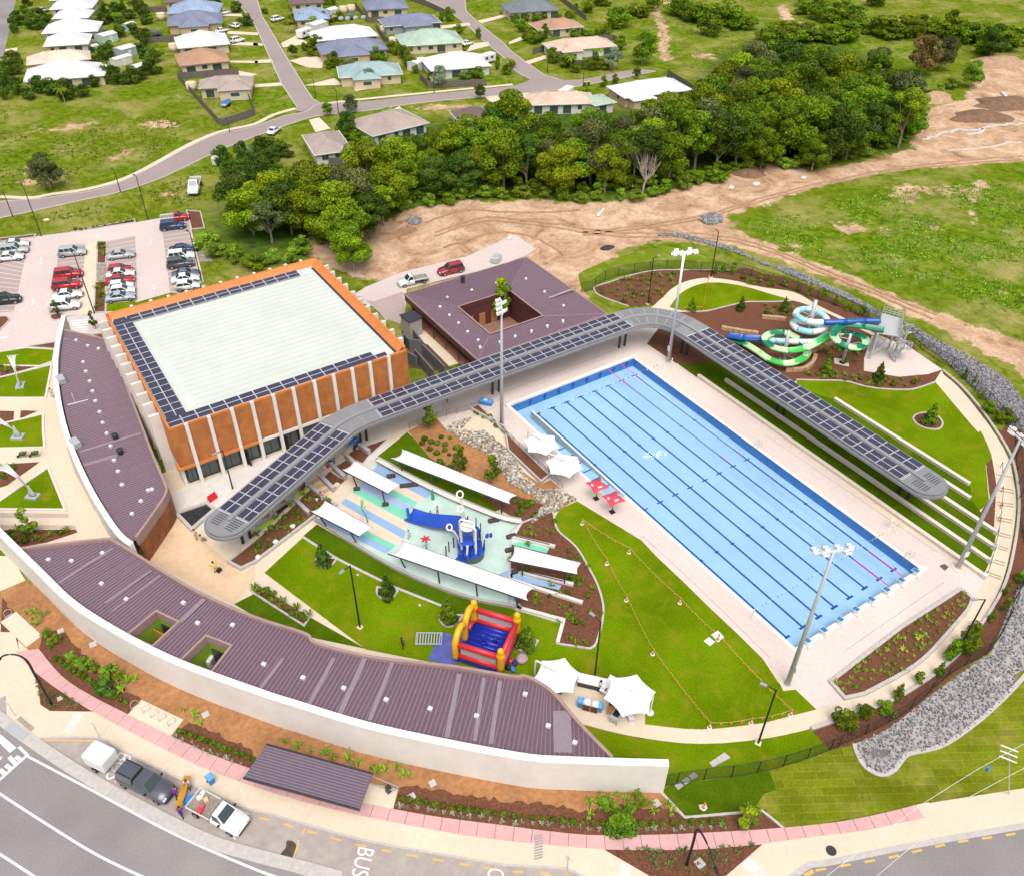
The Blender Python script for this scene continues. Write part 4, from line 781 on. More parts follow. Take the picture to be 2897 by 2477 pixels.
cope = MB().strip(WALLA,.68,4.352,4.40).build('coping',mat('white_coping',(.80,.77,.73),.7,.03,1),wo)
for p,r_ in ((WELL1,.0),(WELL2,.0)):
    cxy = (sum(q[0] for q in p)/4,sum(q[1] for q in p)/4)
    if p is WELL2:
        for k in (0,1):
            q = (-51.5,30) if k == 0 else (-50.5,30)
            u = empty('air_conditioner',(*q,0),.7,'white air conditioning unit in the dark light well, %s one' % ('lower' if k == 0 else 'upper'),'air conditioner')
            MB().bbox(-.45,.45,-.2,.2,.35,1.3).build('case',white_metal,u); MB().lathe((0,0,0),[(.0,0),(.3,0),(.3,.03),(0,.03)],14).build('fan_grille',grey_metal,u)
            u.children[-1].location = (.05,-.215,.82); u.children[-1].rotation_euler = (R(90),0,0)
            MB().bbox(-.4,-.3,-.2,.2,0,.35).build('foot',dark_metal,u); MB().bbox(.3,.4,-.2,.2,0,.35).build('foot',dark_metal,u)
    else:
        MB().box((cxy[0]-wa.location.x+.3,cxy[1]-wa.location.y+.9,1.2),(.1,1.5,2.4),.5).build('timber_door',mat('yellow_timber',(.55,.27,.05),.6,.12,3),wa)
    for t in (.25,.7):
        q = lerp2(lerp2(p[0],p[1],t),cxy,.1); MB().box((q[0]-wa.location.x,q[1]-wa.location.y,1.2),(1.0,.12,2.4),math.atan2(p[1][1]-p[0][1],p[1][0]-p[0][0])).build('dark_door',dark_metal,wa)
WALLB = cr([(-49.2,100.3),(-51.9,91.2),(-53.7,82.3),(-54.8,71),(-54.75,59.3),(-53.9,50),(-53.0,46.6)],6)
INB = cr([(-50,96.3),(-47.5,93.1),(-45.5,90.3),(-45.3,87.8),(-46.1,74.4),(-46.6,66.4)] + [(-47,59.6),(-47.2,54.4),(-47.5,53.1),(-48.5,51.7),(-52.3,47.6)],4)
vB = [(-49.1,92.7),(-48,90.3),(-46.9,88.7),(-49.5,86.3),(-49.7,83.7),(-49.8,81),(-50,78.4),(-50.2,75.9),(-50.3,73.2),(-50.5,70.6)] + [(-50.6,68.1),(-50.8,65.3),(-51.1,62.3),(-51.2,60),(-51.4,57.3),(-50.3,53.3),(-51.7,51.7),(-49.1,54.7),(-48.7,54.6)]
sB = [(*[(-46.9,65.9),(-54.2,66.2)],.45),(*[(-50.6,63.1),(-54.4,63.4)],.6),(*[(-50.9,76.8),(-53.5,77)],.2),(*[(-49.9,93.8),(-50.6,94.1)],.35)]
wb,wbp = wing('entry_wing',WALLB,INB,'curved entry wing with ribbed purple roof beside the orange hall',3.95,4.35,(),1,vB,sB,foot=.12)
ub = MB().strip(WALLB,.55,0,4.35).build('white_wall',white_wall); tag(ub,'curved white wall along the entry wing','wall'); MB().strip(WALLB,.61,4.352,4.40).build('coping',MATS['white_coping'],ub)
for p in ((-49.9,66.5),(-50.1,63.2)):
    wbp('flue',dark_metal,MB().lathe((*p,3.95),[(.3,0),(.3,.55),(.4,.56),(.4,.75),(.3,.8),(0,.82)],12))
for p,a in (((-54.3,67.8),.2),((-53,83),.1)):
    wbp('roof_unit',galv,MB().box((*p,4.35),(.9,1.6,.7),a))
wbp('antenna',white_metal,MB().tube([(*(-52.5,77.2),3.95),(*(-52.5,77.2),5.4)],.04,5).tube([(*(-53.4,77),4.02),(*(-50.9,76.8),4.02)],.05,5))
# steps/grating between entry wing and hall: a louvred trellis
tl = empty('louvre_trellis',(-46.9,72,0),0,'white slatted trellis strip between the entry wing and the hall','trellis')
for i,y in enumerate(np.arange(-12.5,13,.62)): MB().bbox(-1.0,.2,y-.11,y+.11,3.1,3.22).build('slat',white_metal,tl)
MB().bbox(-1.06,-.96,-13,13.2,2.95,3.1).build('rail',grey_metal,tl); MB().bbox(.12,.22,-13,13.2,2.95,3.1).build('rail',grey_metal,tl)
for y in (-12.5,-4,4,12.5): MB().bbox(-.45,-.35,y-.05,y+.05,0,2.95).build('post',grey_metal,tl)

# ---- solar canopy
can = empty('solar_canopy',(0,53.5,0),0,'long winding grey canopy carrying rows of solar panels','canopy'); K0 = Vector(can.location)
def arc(c,r,a0,a1,n=12): return [(c[0]+r*math.cos(R(a0+(a1-a0)*i/n)),c[1]+r*math.sin(R(a0+(a1-a0)*i/n))) for i in range(n+1)]
cA = (-43.2,43.75); cBend = (-24.6,53.45)
dirA = Vector((cBend[0]-cA[0],cBend[1]-cA[1])).normalized()
CL = [cA] + [tuple(Vector(cBend)-dirA*3.2)] + cr([tuple(Vector(cBend)-dirA*3.0),tuple(Vector(cBend)-dirA*1.2+Vector((0,-.02))),(-23.3,53.4),(-21.4,53.5)],4)[1:] + [(0,53.45),(20.3,53.2)] + arc((20.5,46.8),6.45,86,4,14) + [(27.05,45.5),(27.1,6.2)]
def capped(cl,hw,ext=0):
    L_,R_ = offs(cl,hw),offs(cl,-hw)
    a = Vector(cl[0]); d = (a-Vector(cl[1])).normalized(); a0 = math.degrees(math.atan2(d.y,d.x))
    b_ = Vector(cl[-1]); e = (b_-Vector(cl[-2])).normalized(); b0 = math.degrees(math.atan2(e.y,e.x))
    return L_ + arc(tuple(b_),hw,b0+90,b0-90,14)[1:-1] + R_[::-1] + arc(tuple(a),hw,a0+90,a0-90,14)[1:-1]
def canp(name,m,b):
    b.v = [(x-K0.x,y-K0.y,z) for x,y,z in b.v]; return b.build(name,m,can)
canp('lower_deck',canopy_light,MB().prism(capped(CL,2.58),4.45,4.72,True,True)); canp('fascia',canopy_grey,MB().strip(capped(CL,2.56),.1,4.52,4.80,True))
canp('upper_deck',canopy_grey,MB().prism(capped(CL,2.36),4.72,5.0)); canp('spine',canopy_light,MB().strip(CL[0:1]+CL[1:],.5,5.0,5.22))
for p,q in ((cA,Vector((-dirA.x,-dirA.y))),((27.1,6.2),Vector((0,-1)))):
    s = Vector((-q.y,q.x))
    for sd in (-1,1):
        for i in range(6):
            o_ = Vector(p)+q*(-.6+i*.32); ln = 1.75*math.sqrt(max(.1,1-(max(0,-.6+i*.32)/2.3)**2))
            canp('louvre',dark_metal,MB().strip([tuple(o_+s*sd*.42),tuple(o_+s*sd*ln)],.09,5.0,5.03))
# panels
def canopy_panels(a,c,n):
    A,B = Vector(a),Vector(c); d = (B-A).normalized(); s = Vector((-d.y,d.x)); rz = math.atan2(d.y,d.x); L_ = (B-A).length/n
    for i in range(n):
        for off in (-1.77,-.79,.79,1.77):
            p = A+d*(L_*(i+.5))+s*off
            solar_panel(can,(p.x-K0.x,p.y-K0.y,5.06),rz,L_-.07,.95)
    for k,e in ((0,A-d*.12),(1,B+d*.12)):
        for sd in (-1,1):
            canp('panel_rail',solar_frame,MB().strip([tuple(e+s*sd*.4),tuple(e+s*sd*2.25)],.06,5.02,5.06))
canopy_panels(tuple(Vector(cA)+dirA*.9),tuple(Vector(cBend)-dirA*2.4),11)
canopy_panels((-20.6,53.48),(20.0,53.22),24)
canopy_panels((27.07,44.6),(27.1,8.0),21)
for a_,b_ in ((-26.9,0),): pass
for (x,y),t in (((-26.0,52.8),28),((-23.2,53.4),8)):
    canp('bend_joint',canopy_light,MB().strip([(x-math.sin(R(t))*-2.2,y-math.cos(R(t))*2.2+0),(x-math.sin(R(t))*2.2,y+math.cos(R(t))*2.2)],.25,5.0,5.03))
for t in range(6,86,3):
    for r0,r1 in ((4.5,6.05),(6.85,8.5)): canp('bend_rib',dark_metal,MB().strip([(20.5+r0*math.cos(R(t)),46.8+r0*math.sin(R(t))),(20.5+r1*math.cos(R(t)),46.8+r1*math.sin(R(t)))],.05,5.0,5.02))
for t in (75,60,45,30,15):
    canp('bend_joint',canopy_light,MB().strip([(20.5+4.4*math.cos(R(t)),46.8+4.4*math.sin(R(t))),(20.5+8.6*math.cos(R(t)),46.8+8.6*math.sin(R(t)))],.25,5.0,5.03))
for p in [(-42.1,44.8),(-41.1,45.2)] + [(-22.9,54.1),(-22,54.1)] + [(-2.6,53.8),(-1.5,53.8)] + [(20,53.5),(21.1,53.5),(27.2,47.4),(27.4,46.5)] + [(28.4,29.2),(28.5,28.1)] + [(28.7,9.3),(28.8,8.1)]:
    n_ = nearest(p,CL); q = Vector(p).lerp(n_,.45)
    canp('column',dark_metal,MB().tube([(p[0],p[1],0),(q.x,q.y,4.46)],[.2,.16],8))

# ---- bus shelter
bs = empty('bus_shelter',(*(-47,13.1),0),0,'bus shelter with skewed ribbed purple roof by the pink path','bus shelter'); B0 = Vector(bs.location)
def bsp(name,m,b,par=None): b.v = [(x-B0.x,y-B0.y,z) for x,y,z in b.v]; return b.build(name,m,par or bs)
rq = [(-49.3,17.1),(-42.7,9.5),(-45,7.2)] + [(-52.1,15.2)]
rr_ = bsp('roof',mat('shelter_purple',(.135,.105,.145),.5,.08,3),MB().prism(rq,2.6,2.72,True,True))
d_ = Vector(rq[1])-Vector(rq[0])
k_ = bsp('ribs',purple_rib,ribs3([(*p,2.722) for p in rq],(d_.x,d_.y),.27,.09,.05),rr_); k_['kind'] = 'stuff'
bsp('gutter',dark_metal,MB().strip([rq[0],rq[1]],.14,2.56,2.8)); bsp('gutter',dark_metal,MB().strip([rq[3],rq[2]],.14,2.52,2.76))
for t in (.08,.36,.64,.92):
    p = lerp2(rq[0],rq[1],t); p = lerp2(p,lerp2(rq[3],rq[2],t),.3); bsp('post',dark_metal,MB().tube([(*p,0),(*p,2.6)],.08,6))
bsp('bench',timber,MB().strip([lerp2(lerp2(rq[0],rq[1],.15),lerp2(rq[3],rq[2],.15),.38),lerp2(lerp2(rq[0],rq[1],.85),lerp2(rq[3],rq[2],.85),.38)],.45,.42,.48))
for t in (.2,.5,.8):
    p = lerp2(lerp2(rq[0],rq[1],t),lerp2(rq[3],rq[2],t),.38); bsp('bench_leg',dark_metal,MB().box((*p,.21),(.1,.3,.42)))
bsp('side_frame',grey_metal,MB().tube([(*(-42.6,10.2),1.2),(*(-41.1,8),1.2),(*(-40.9,8.4),0)],.06,6).tube([(*(-42.9,10),.6),(*(-41.5,8.3),.6),(*(-40.9,8.3),.6)],.06,6))
bsp('bin',dark_metal,MB().box((*(-41.8,8.7),.45),(.4,.4,.9),.3))

# ------------------------------------------------------------------ splash pad
mint = mat('splash_mint',(.50,.64,.57),.5,.06,.7,big=.06,bigscale=.4)
s_blue = mat('splash_blue',(.27,.41,.64),.5,.05,1); s_green = mat('splash_green',(.20,.58,.42),.5,.05,1); s_cream = mat('splash_cream',(.72,.57,.44),.6,.05,1)
rubber_blue = paint('fibreglass_blue',(.012,.07,.46),.3,coat=.3); s_lilac = mat('splash_lilac',(.36,.45,.66),.5,.05,1)
PAD = [(-30,44.8),(-22.9,49.1),(-19.6,40.4),(-16,32.9),(-14.5,30.5)] + [(-13.5,30.2),(-15.5,28.9),(-13.1,25),(-13.8,24.5),(-16.6,28),(-18.9,24.5),(-15.2,19.7),(-15.8,19.3),(-19.4,23.5),(-20.9,21.2),(-20.4,19.7)] + [(-24.7,24.1),(-29.2,31.9),(-33.6,43.6),(-31.4,44.1)]
sp = empty('splash_pad',(*(-23.1,32.3),0),0,'striped pastel splash pad with wet mint floor','splash pad'); S0 = Vector(sp.location)
def part(root,name,m,b,par=None):
    o = root.location; b.v = [(x-o.x,y-o.y,z-o.z) for x,y,z in b.v]; return b.build(name,m,par or root)
part(sp,'floor',mint,MB().sheet(PAD,.10))
bands = ((s_blue,(500,715,540,680),(1050,985,1100,955)),)
for m,q in ((s_blue,[(-33.5,43.6),(-32.7,43.9),(-28.3,34.6),(-29.2,34.4)]),(s_green,[(-32.7,43.9),(-31.8,44.3),(-27.6,34.9),(-28.3,34.6)]),(s_cream,[(-31.8,44.3),(-30,44.7),(-26.4,35.3),(-27.6,34.9)]),(s_blue,[(-30,44.7),(-29.1,45.2),(-25.6,36.3),(-26.4,35.3)]),(s_cream,[(-29.1,45.2),(-28,45.8),(-24.8,37.7),(-25.6,36.3)]),(s_green,[(-28,45.8),(-27.1,46.1),(-23.8,39.1),(-24.8,37.7)]),(s_lilac,[(-27.1,46.1),(-25.9,46.9),(-22.9,39.4),(-23.8,39.1)]),(s_green,[(-25.9,46.9),(-25.1,47.4),(-22.1,39.9),(-22.9,39.4)]),(s_cream,[(-25.1,47.4),(-24.1,48),(-20.9,39.9),(-22.1,39.9)]),(s_blue,[(-24.1,48),(-22.9,48.9),(-19.6,40.3),(-20.9,39.9)]),(s_green,[(-16.7,28),(-13.2,24.9),(-13.8,24.5),(-16.7,28)][:1] + [(-15.2,27.6),(-13.2,24.9),(-13.8,24.5),(-16.6,28)]),(s_blue,[(-18.9,24.2),(-15.2,19.7),(-15.8,19.3),(-19.4,23.5)]),(s_blue,[(-20.2,24.8),(-18.3,24.7),(-19.8,22.4)] + [(-20.7,20.3),(-21,21.3)])):
    part(sp,'colour_band',m,MB().sheet(q,.105))
part(sp,'retaining_wall',conc_grey,MB().strip(cr([(-22.7,49.5),(-19.4,40.7),(-15.8,33.2),(-14.2,30.9)] + [(-13.5,30.2)],4),.55,0,.62))
part(sp,'wall_cap',conc_white,MB().strip(cr([(-22.9,49.1),(-19.6,40.3),(-16,32.9),(-14.4,30.6)] + [(-13.7,29.9)],4),.6,.62,.66))
part(sp,'retaining_wall',conc_grey,MB().strip(cr([(-33.7,43.7),(-29.3,31.7),(-24.8,23.9)] + [(-21.6,20.4),(-20.8,19.2)],4),.35,0,.4))
part(sp,'end_wall',conc_white,MB().strip([(-13.5,30.1),(-15.4,28.8)],.3,0,.3))
for a in ([(-16,29),(-12.5,24.7)],[(-18.5,24.3),(-14.1,19)],[(-19.6,23.4),(-14.8,16.4)],[(-21.1,19.7),(-17.9,15.6),(-20.1,13.6)]): part(sp,'finger_wall',conc_white,MB().strip(a,.38,0,.4))
part(sp,'finger_face',dark_metal,MB().strip([(-15.9,29),(-12.9,25.2)],.12,.05,.44)); part(sp,'finger_face',dark_metal,MB().strip([(-18.4,24.4),(-14.9,19.9)],.12,.05,.44))
part(sp,'feature_face',mat('dark_rock',(.06,.045,.04),.8,.3,2),MB().strip(cr([(-22.2,47.3),(-20.5,43.1),(-19.2,39.8)],4),.25,.1,.58))
splashrock = mat('dark_stone_block',(.085,.07,.065),.7,.3,3)
def rounded_block(name,p,d,rz,m,label,cat,group=None):
    o = empty(name,(p[0],p[1],0),rz,label,cat,group)
    b = MB(); b.box((0,0,d[2]/2),d); bo = b.build('body',m,o)
    mod = bo.modifiers.new('b','BEVEL'); mod.width = min(d)*.25; mod.segments = 2; return o
for p,w_,a,lb in (((-22.7,45.7),1.1,-.35,'short dark stone block near the upper wall'),((-21.6,43),2.3,-.4,'long dark stone block with jets beside the upper wall'),((-16.1,32.1),1.4,-.3,'flat dark stone block beyond the water tower'),((-15.8,28.8),1.2,-.2,'dark stone block at the pad edge by the sail'),((-17.2,27.1),.95,-.3,'dark stone block under the end of the small sail'),((-18.1,23.9),1.5,-.3,'low dark stone bench at the blue corner of the pad')):
    rounded_block('stone_block',p,(w_,.5,.5),a,splashrock,lb,'stone block')
# shade sails
sail_m = mat('sail_fabric',(.80,.76,.76),.8,.02,.5)
def sail(q,posts,label,z=3.0,nseg=10):
    "q: near-start, far-start, far-end, near-end"
    c = (sum(p[0] for p in q)/4,sum(p[1] for p in q)/4); o = empty('shade_sail',(*c,0),0,label,'shade sail','white shade sails around the splash pad')
    b = MB(); b.smooth = True; m_ = 6; vs = []
    for i in range(nseg+1):
        for j in range(m_+1):
            u,v_ = i/nseg,j/m_; a = lerp2(q[0],q[3],u); d = lerp2(q[1],q[2],u); p = lerp2(a,d,v_)
            ue = u+(.5-u)*.07*(4*v_*(1-v_))*2*abs(u-.5)
            a = lerp2(q[0],q[3],ue); d = lerp2(q[1],q[2],ue); p = lerp2(a,d,v_)
            vs.append((p[0],p[1],z+.55*v_-.28*4*v_*(1-v_)*(.6+.4*math.sin(math.pi*u)) ))
    w1 = m_+1
    b.add(vs,[(i*w1+j,(i+1)*w1+j,(i+1)*w1+j+1,i*w1+j+1) for i in range(nseg) for j in range(m_)])
    fab = part(o,'fabric',sail_m,b); md = fab.modifiers.new('t','SOLIDIFY'); md.thickness = .04
    part(o,'edge_beam',dark_metal,MB().tube([(*q[0],z-.06),(*q[3],z-.06)],.08,6)); part(o,'edge_beam',dark_metal,MB().tube([(*q[1],z+.5),(*q[2],z+.5)],.05,6))
    for p in posts: 
        n_ = nearest(p,[q[0],q[3]]); part(o,'post',dark_metal,MB().tube([(p[0],p[1],0),(n_.x,n_.y,z-.1)],.09,6))
    return o
sail([(-28.2,47.8)] + [(-26.4,47.9),(-23.7,40.9)] + [(-25.4,40.9)],[(-27.1,46.2),(-25.5,41.8)],'short white shade sail over the striped floor',2.4)
sail([(-22.3,46.6)] + [(-20.4,46.7)] + [(-13,31.8)] + [(-14.2,31.4)],[(-21.1,45.5),(-19.2,41.2),(-14.6,32.7)],'long white shade sail beside the stony creek',2.4,14)
sail([(-34.3,43)] + [(-32.3,43.2),(-29.6,36.2)] + [(-31.3,36.3)],[(-33,41.9),(-31.2,37.7)],'short white shade sail at the lawn corner of the splash pad',2.4)
sail([(-29.8,32.2)] + [(-27.8,32.6)] + [(-19.3,19)] + [(-20.6,18.2)],[(-28.3,31.3),(-26.2,27.2),(-23.7,23.4)] + [(-21,19.6)],'long white shade sail along the lawn behind the bouncy castle',2.4,14)
sail([(-19.3,24.2)] + [(-17.8,25.2),(-13.1,19.2)] + [(-14.1,18.4)],[(-18,23.2),(-14.8,19.7)],'white shade sail over the fountain fingers by the mulch bed',2.4)
for p,lb in (((-27.3,45.9),'first'),((-25.6,41.5),'second')): rounded_block('post_footing',p,(.8,.5,.42),-.4,splashrock,'dark stone footing of the short striped floor sail, %s one' % lb,'footing')
# water play tower
ty = Vector((-21.1,28.9,0)); tw = empty('water_play_tower',tuple(ty),0,'blue water play tower with tipping bucket, curly white pipes and a wide slide','play tower')
whitep = paint('white_pipe',(.78,.74,.68),.35); meshy = mat('barrier_mesh',(.10,.13,.15),.7,.1,3)
def cyl(root,name,m,p,prof,n=20): b = MB(); b.smooth = False; b.lathe(p,prof,n); return part(root,name,m,b)
cyl(tw,'deck',rubber_blue,(ty.x,ty.y,1.05),[(0,0),(1.55,0),(1.55,.2),(0,.2)])
cyl(tw,'upper_deck',rubber_blue,(ty.x+.5,ty.y+1.5,1.9),[(0,0),(1.45,0),(1.45,.2),(0,.2)])
b = MB(); b.lathe((ty.x,ty.y,.1),[(1.45,0),(1.45,.95)],18); part(tw,'skirt_mesh',meshy,b)
b = MB(); b.lathe((ty.x+.5,ty.y+1.5,.1),[(1.35,0),(1.35,1.8)],18); part(tw,'barrier_panel',rubber_blue,b)
cyl(tw,'roof_disc',rubber_blue,(ty.x-.25,ty.y+.35,2.35),[(0,.25),(.5,.2),(1.0,0),(1.0,-.05)])
pl_,pr_ = (-22.1,29.3),(-21.1,27.9)
for e in (0,.9):
    a,c = (pl_[0]+.35*e,pl_[1]+.9*e),(pr_[0]+.35*e,pr_[1]+.9*e)
    part(tw,'bucket_frame',whitep,MB().tube([(*a,0),(*a,4.9),(*lerp2(a,c,.1),5.15),(*lerp2(a,c,.9),5.15),(*c,4.9),(*c,0)],.13,8))
bp_ = lerp2(pl_,pr_,.5); bk = (bp_[0]+.15,bp_[1]+.4,3.75)
cyl(tw,'bucket',rubber_blue,bk,[(.0,0),(.62,.05),(.78,.95),(.78,1.0)]); cyl(tw,'bucket_rim',whitep,(bk[0],bk[1],4.7),[(.62,.06),(.84,0),(.84,.1),(.62,.12)]); cyl(tw,'bucket_water',mat('bucket_inside',(.16,.13,.13),.3,.1,2),(bk[0],bk[1],4.62),[(0,0),(.7,0),(.7,.02),(0,.02)])
part(tw,'front_leg',whitep,MB().tube([(*(-22.2,28.2),0),(*lerp2((-22.2,28.2),(ty.x,ty.y),.3),2.4)],.13,8))
for k in range(9):
    a = R(200+k*35); p = (ty.x+1.5*math.cos(a),ty.y+1.5*math.sin(a)); part(tw,'rail_post',black_metal,MB().tube([(*p,1.2),(*p,2.2)],.06,6))
for k in range(5):
    a = R(-60+k*40); p = (ty.x+.5+1.45*math.cos(a),ty.y+1.5+1.45*math.sin(a)); part(tw,'rail_post',black_metal,MB().tube([(*p,2.0),(*p,3.3)],.06,6))
st_c = (-22.9,30.4)
for k in range(6):
    z = .12+k*.19; a0,a1 = R(205+k*24),R(205+(k+1)*24); r1 = 1.45; cc = (ty.x-1.45,ty.y+.55)
    part(tw,'stair_tread',rubber_blue,MB().prism([cc,(cc[0]+r1*math.cos(a0),cc[1]+r1*math.sin(a0)),(cc[0]+r1*math.cos(a1),cc[1]+r1*math.sin(a1))],.1,z+.15))
for q in [(-23.6,30.3),(-23,30.7),(-22.2,31)]: part(tw,'rail_post',black_metal,MB().tube([(*q,.1),(*q,1.7)],.07,6))
# slide trough
def trough(path,wd,h,root,name,m,close_end=False):
    P = [Vector(p) for p in path]; b = MB(); b.smooth = True; vs = []; n = len(P)
    prof = [(-.5,1.0),(-.56,1.0),(-.54,.15),(-.4,-.08),(.4,-.08),(.54,.15),(.56,1.0),(.5,1.0),(.47,.25),(.3,.06),(-.3,.06),(-.47,.25)]
    for i in range(n):
        t = (P[min(n-1,i+1)]-P[max(0,i-1)]); s = Vector((t.y,-t.x,0)).normalized()
        for u,v_ in prof: q = P[i]+s*u*wd; vs.append((q.x,q.y,q.z+v_*h))
    k = len(prof); fs = [(i*k+j,i*k+(j+1) % k,(i+1)*k+(j+1) % k,(i+1)*k+j) for i in range(n-1) for j in range(k)]
    fs += [tuple(range(k)),tuple((n-1)*k+j for j in range(k-1,-1,-1))]
    b.add(vs,fs); return part(root,name,m,b)
path = cr([(-20.6,31.0,2.0),(*(-20.6,32.6),0),(*(-21.4,33.9),0),(*(-22.4,35.3),0),(*(-23.2,36.8),0),(*(-24.1,38.3),0)],5)
pz = []
for i,p in enumerate(path):
    u = i/(len(path)-1); pz.append((p[0],p[1],max(.16,2.0*(1-u*1.12))))
trough(pz,1.9,.4,tw,'slide_trough',rubber_blue); part(tw,'slide_end',rubber_blue,MB().box((*(-24.2,38.2),.35),(.3,2.0,.6),-.35))
def curl(p,top,r,lean,name='curly_pipe'):
    pts = [(p[0],p[1],1.2),(p[0]+lean[0]*.2,p[1]+lean[1]*.2,top*.6),(p[0]+lean[0]*.6,p[1]+lean[1]*.6,top*.85)]
    c = Vector((p[0]+lean[0],p[1]+lean[1],top)); 
    for k in range(13):
        a = R(-120+k*30); pts.append((c.x+r*math.cos(a)*.9,c.y+r*math.sin(a)*.5,c.z+r*math.sin(a)*.8))
    part(tw,name,whitep,MB().tube(cr(pts,3),.1,7))
curl((-20.6,31.2),4.9,.38,(-.2,.4)); curl((-20.2,31.8),6.4,.42,(-.2,.5)); curl((-21.9,30.0),3.9,.36,(-.9,.7))
part(tw,'spray_arm',whitep,MB().tube(cr([(*(-19.9,28.3),0),(*(-19.9,28.4),2.0),(*(-19.5,28.3),3.2),(*(-19.1,27.9),3.5)],4),.08,6))
for q,r_ in (((-19.4,28.3),.22),((-19,28.1),.18)): cyl(tw,'spray_bucket',rubber_blue,(*q,2.5),[(0,0),(r_,.05),(r_,.5),(0,.5)],10)
# flower spray,leaf sprays
def flower(p,m,label,h,n,r):
    o = empty('spray_flower',(*p,.1),.3,label,'water toy'); MB().tube([(0,0,0),(0,0,h)],.06,6).build('stem',paint('green_pipe',(.02,.30,.17),.35),o)
    for k in range(n):
        a = 2*math.pi*k/n; b = MB(); c,s = math.cos(a),math.sin(a)
        b.prism([(c*x-s*y,s*x+c*y) for x,y in ((0,0),(.3*r,.2*r),(.7*r,.2*r),(r,0),(.7*r,-.2*r),(.3*r,-.2*r))],h,h+.06,True,True); b.build('petal',m,o)
    for k in range(3):
        a = R(120*k); MB().tube([(0,0,h*.45),(.3*math.cos(a),.3*math.sin(a),h*.5),(.5*math.cos(a),.5*math.sin(a),h*.42)],.025,5).build('side_jet',MATS['green_pipe'],o)
    return o
flower((-25.1,32.2),paint('red_petal',(.55,.03,.05),.4),'red six petal flower spray on the splash pad',1.9,6,.62)
o = empty('palm_spray',(*(-28.7,39.9),.1),0,'green leaf shaped spray pole on the blue and cream stripes','water toy')
gp = MATS['green_pipe']; MB().tube(cr([(0,0,0),(-.1,.1,1.2),(-.4,.3,2.3),(-.2,.5,3.2)],4),.07,6).build('stem',gp,o)
lg = paint('light_green',(.25,.55,.22),.4)
for i,(dx,dy,dz) in enumerate(((.55,.6,1.0),(.2,.5,1.2),(-.8,-.2,.1),(.6,-.1,.2))): MB().tube([(-.35,.3,2.3),(-.35+dx*.5,.3+dy*.5,2.3+dz*.7),(-.35+dx,.3+dy,2.3+dz)],[.1,.14,.02],6).build('leaf',lg,o)
o = empty('leaf_spray',(*(-20.3,39.3),.1),0,'small green leaf spray near the upper wall of the splash pad','water toy')
MB().tube([(0,0,0),(0,0,.4),(0,0,1.3),(0,0,1.7)],[.08,.22,.18,.03],8).build('leaf',gp,o); MB().tube([(0,0,0),(0,0,.2)],.2,8).build('foot',gp,o)

# ------------------------------------------------------------------ bouncy castle
cx,cy = -26.45,17.0; ca_ang = math.atan2(16.52-13.75,-22.97+26.69)
ca = empty('bouncy_castle',(cx,cy,0),ca_ang-math.pi/2,'red, yellow and blue inflatable bouncy castle on the lawn','bouncy castle')
i_red = paint('vinyl_red',(.62,.03,.045),.35); i_yel = paint('vinyl_yellow',(.80,.42,.01),.35); i_blue = paint('vinyl_blue',(.012,.03,.36),.35); i_net = mat('castle_net',(.52,.48,.48),.8,.05,3)
hs_ = 2.35; ca.scale = (1,1,1.15)
b = MB(); b.bbox(-hs_-.2,hs_+.2,-hs_-.2,hs_+.2,.03,.55); o = b.build('base',i_blue,ca); md = o.modifiers.new('b','BEVEL'); md.width = .2; md.segments = 3
for i in range(8): 
    y = -hs_+.3+i*.58; b = MB(); b.smooth = True; b.tube([(-hs_+.2,y,.5),(hs_-.2,y,.5)],.24,8); b.build('floor_tube',i_blue,ca)
def rail(a,c,z,m=i_red,r=.29): b = MB(); b.smooth = True; b.tube([(*a,z),(*c,z)],r,10); return b.build('wall_tube',m,ca)
corners = [(-hs_,-hs_),(hs_,-hs_),(hs_,hs_),(-hs_,hs_)]
for i,j in ((0,1),(1,2),(2,3)):
    a,c = corners[i],corners[j]; rail(a,c,2.25); rail(a,c,.85)
    n_ = MB(); n_.strip([lerp2(a,c,.1),lerp2(a,c,.9)],.04,1.05,2.05); n_.build('net_panel',i_net,ca)
for p in corners[1:4]:
    b = MB(); b.smooth = True; b.lathe((*p,.5),[(.36,0),(.4,.6),(.38,1.4),(.42,2.0),(.44,2.15),(.29,2.25),(.35,2.45),(.32,2.75),(.15,2.92),(0,2.95)],12); b.build('turret',i_yel,ca)
# entrance side: two yellow arches with a red bar
for y0,y1 in ((-hs_-.1,-.1),(.1,hs_-.1)):
    b = MB(); b.smooth = True; b.tube(cr([(-hs_-.05,y0,.5),(-hs_-.05,y0+.02,2.4),(-hs_-.05,(y0+y1)/2,3.2),(-hs_-.05,y1-.02,2.4),(-hs_-.05,y1,.5)],5),.34,10); b.build('entrance_arch',i_yel,ca)
rail((-hs_,.8),(-hs_,hs_),.95,i_red,.2)
b = MB(); b.smooth = True; b.tube([(-.35,-.1,.5),(-.35,-.1,2.0)],.18,10); b.build('centre_post',i_blue,ca); b = MB(); b.smooth = True; b.tube([(-.35,-.1,.6),(-.35,-.1,1.0)],.32,10); b.build('post_collar',i_blue,ca)
b = MB(); b.smooth = True; b.tube([(.7,.5,.7),(.7,.5,1.3)],.2,10); b.build('pop_up_post',i_blue,ca)
tarp = mat('blue_tarp',(.12,.14,.46),.5,.2,1.2,bump=.3,bscale=2)
o = flat('ground_sheet',[(-29.1,21.3),(-28.5,20.2),(-26.6,21.4),(-25.7,20.5),(-29.8,17),(-30.5,17.2),(-32.2,19.1),(-30.5,20.4)],.045,tarp,kind=None); tag(o,'crumpled blue ground sheet spread in front of the bouncy castle','tarp')
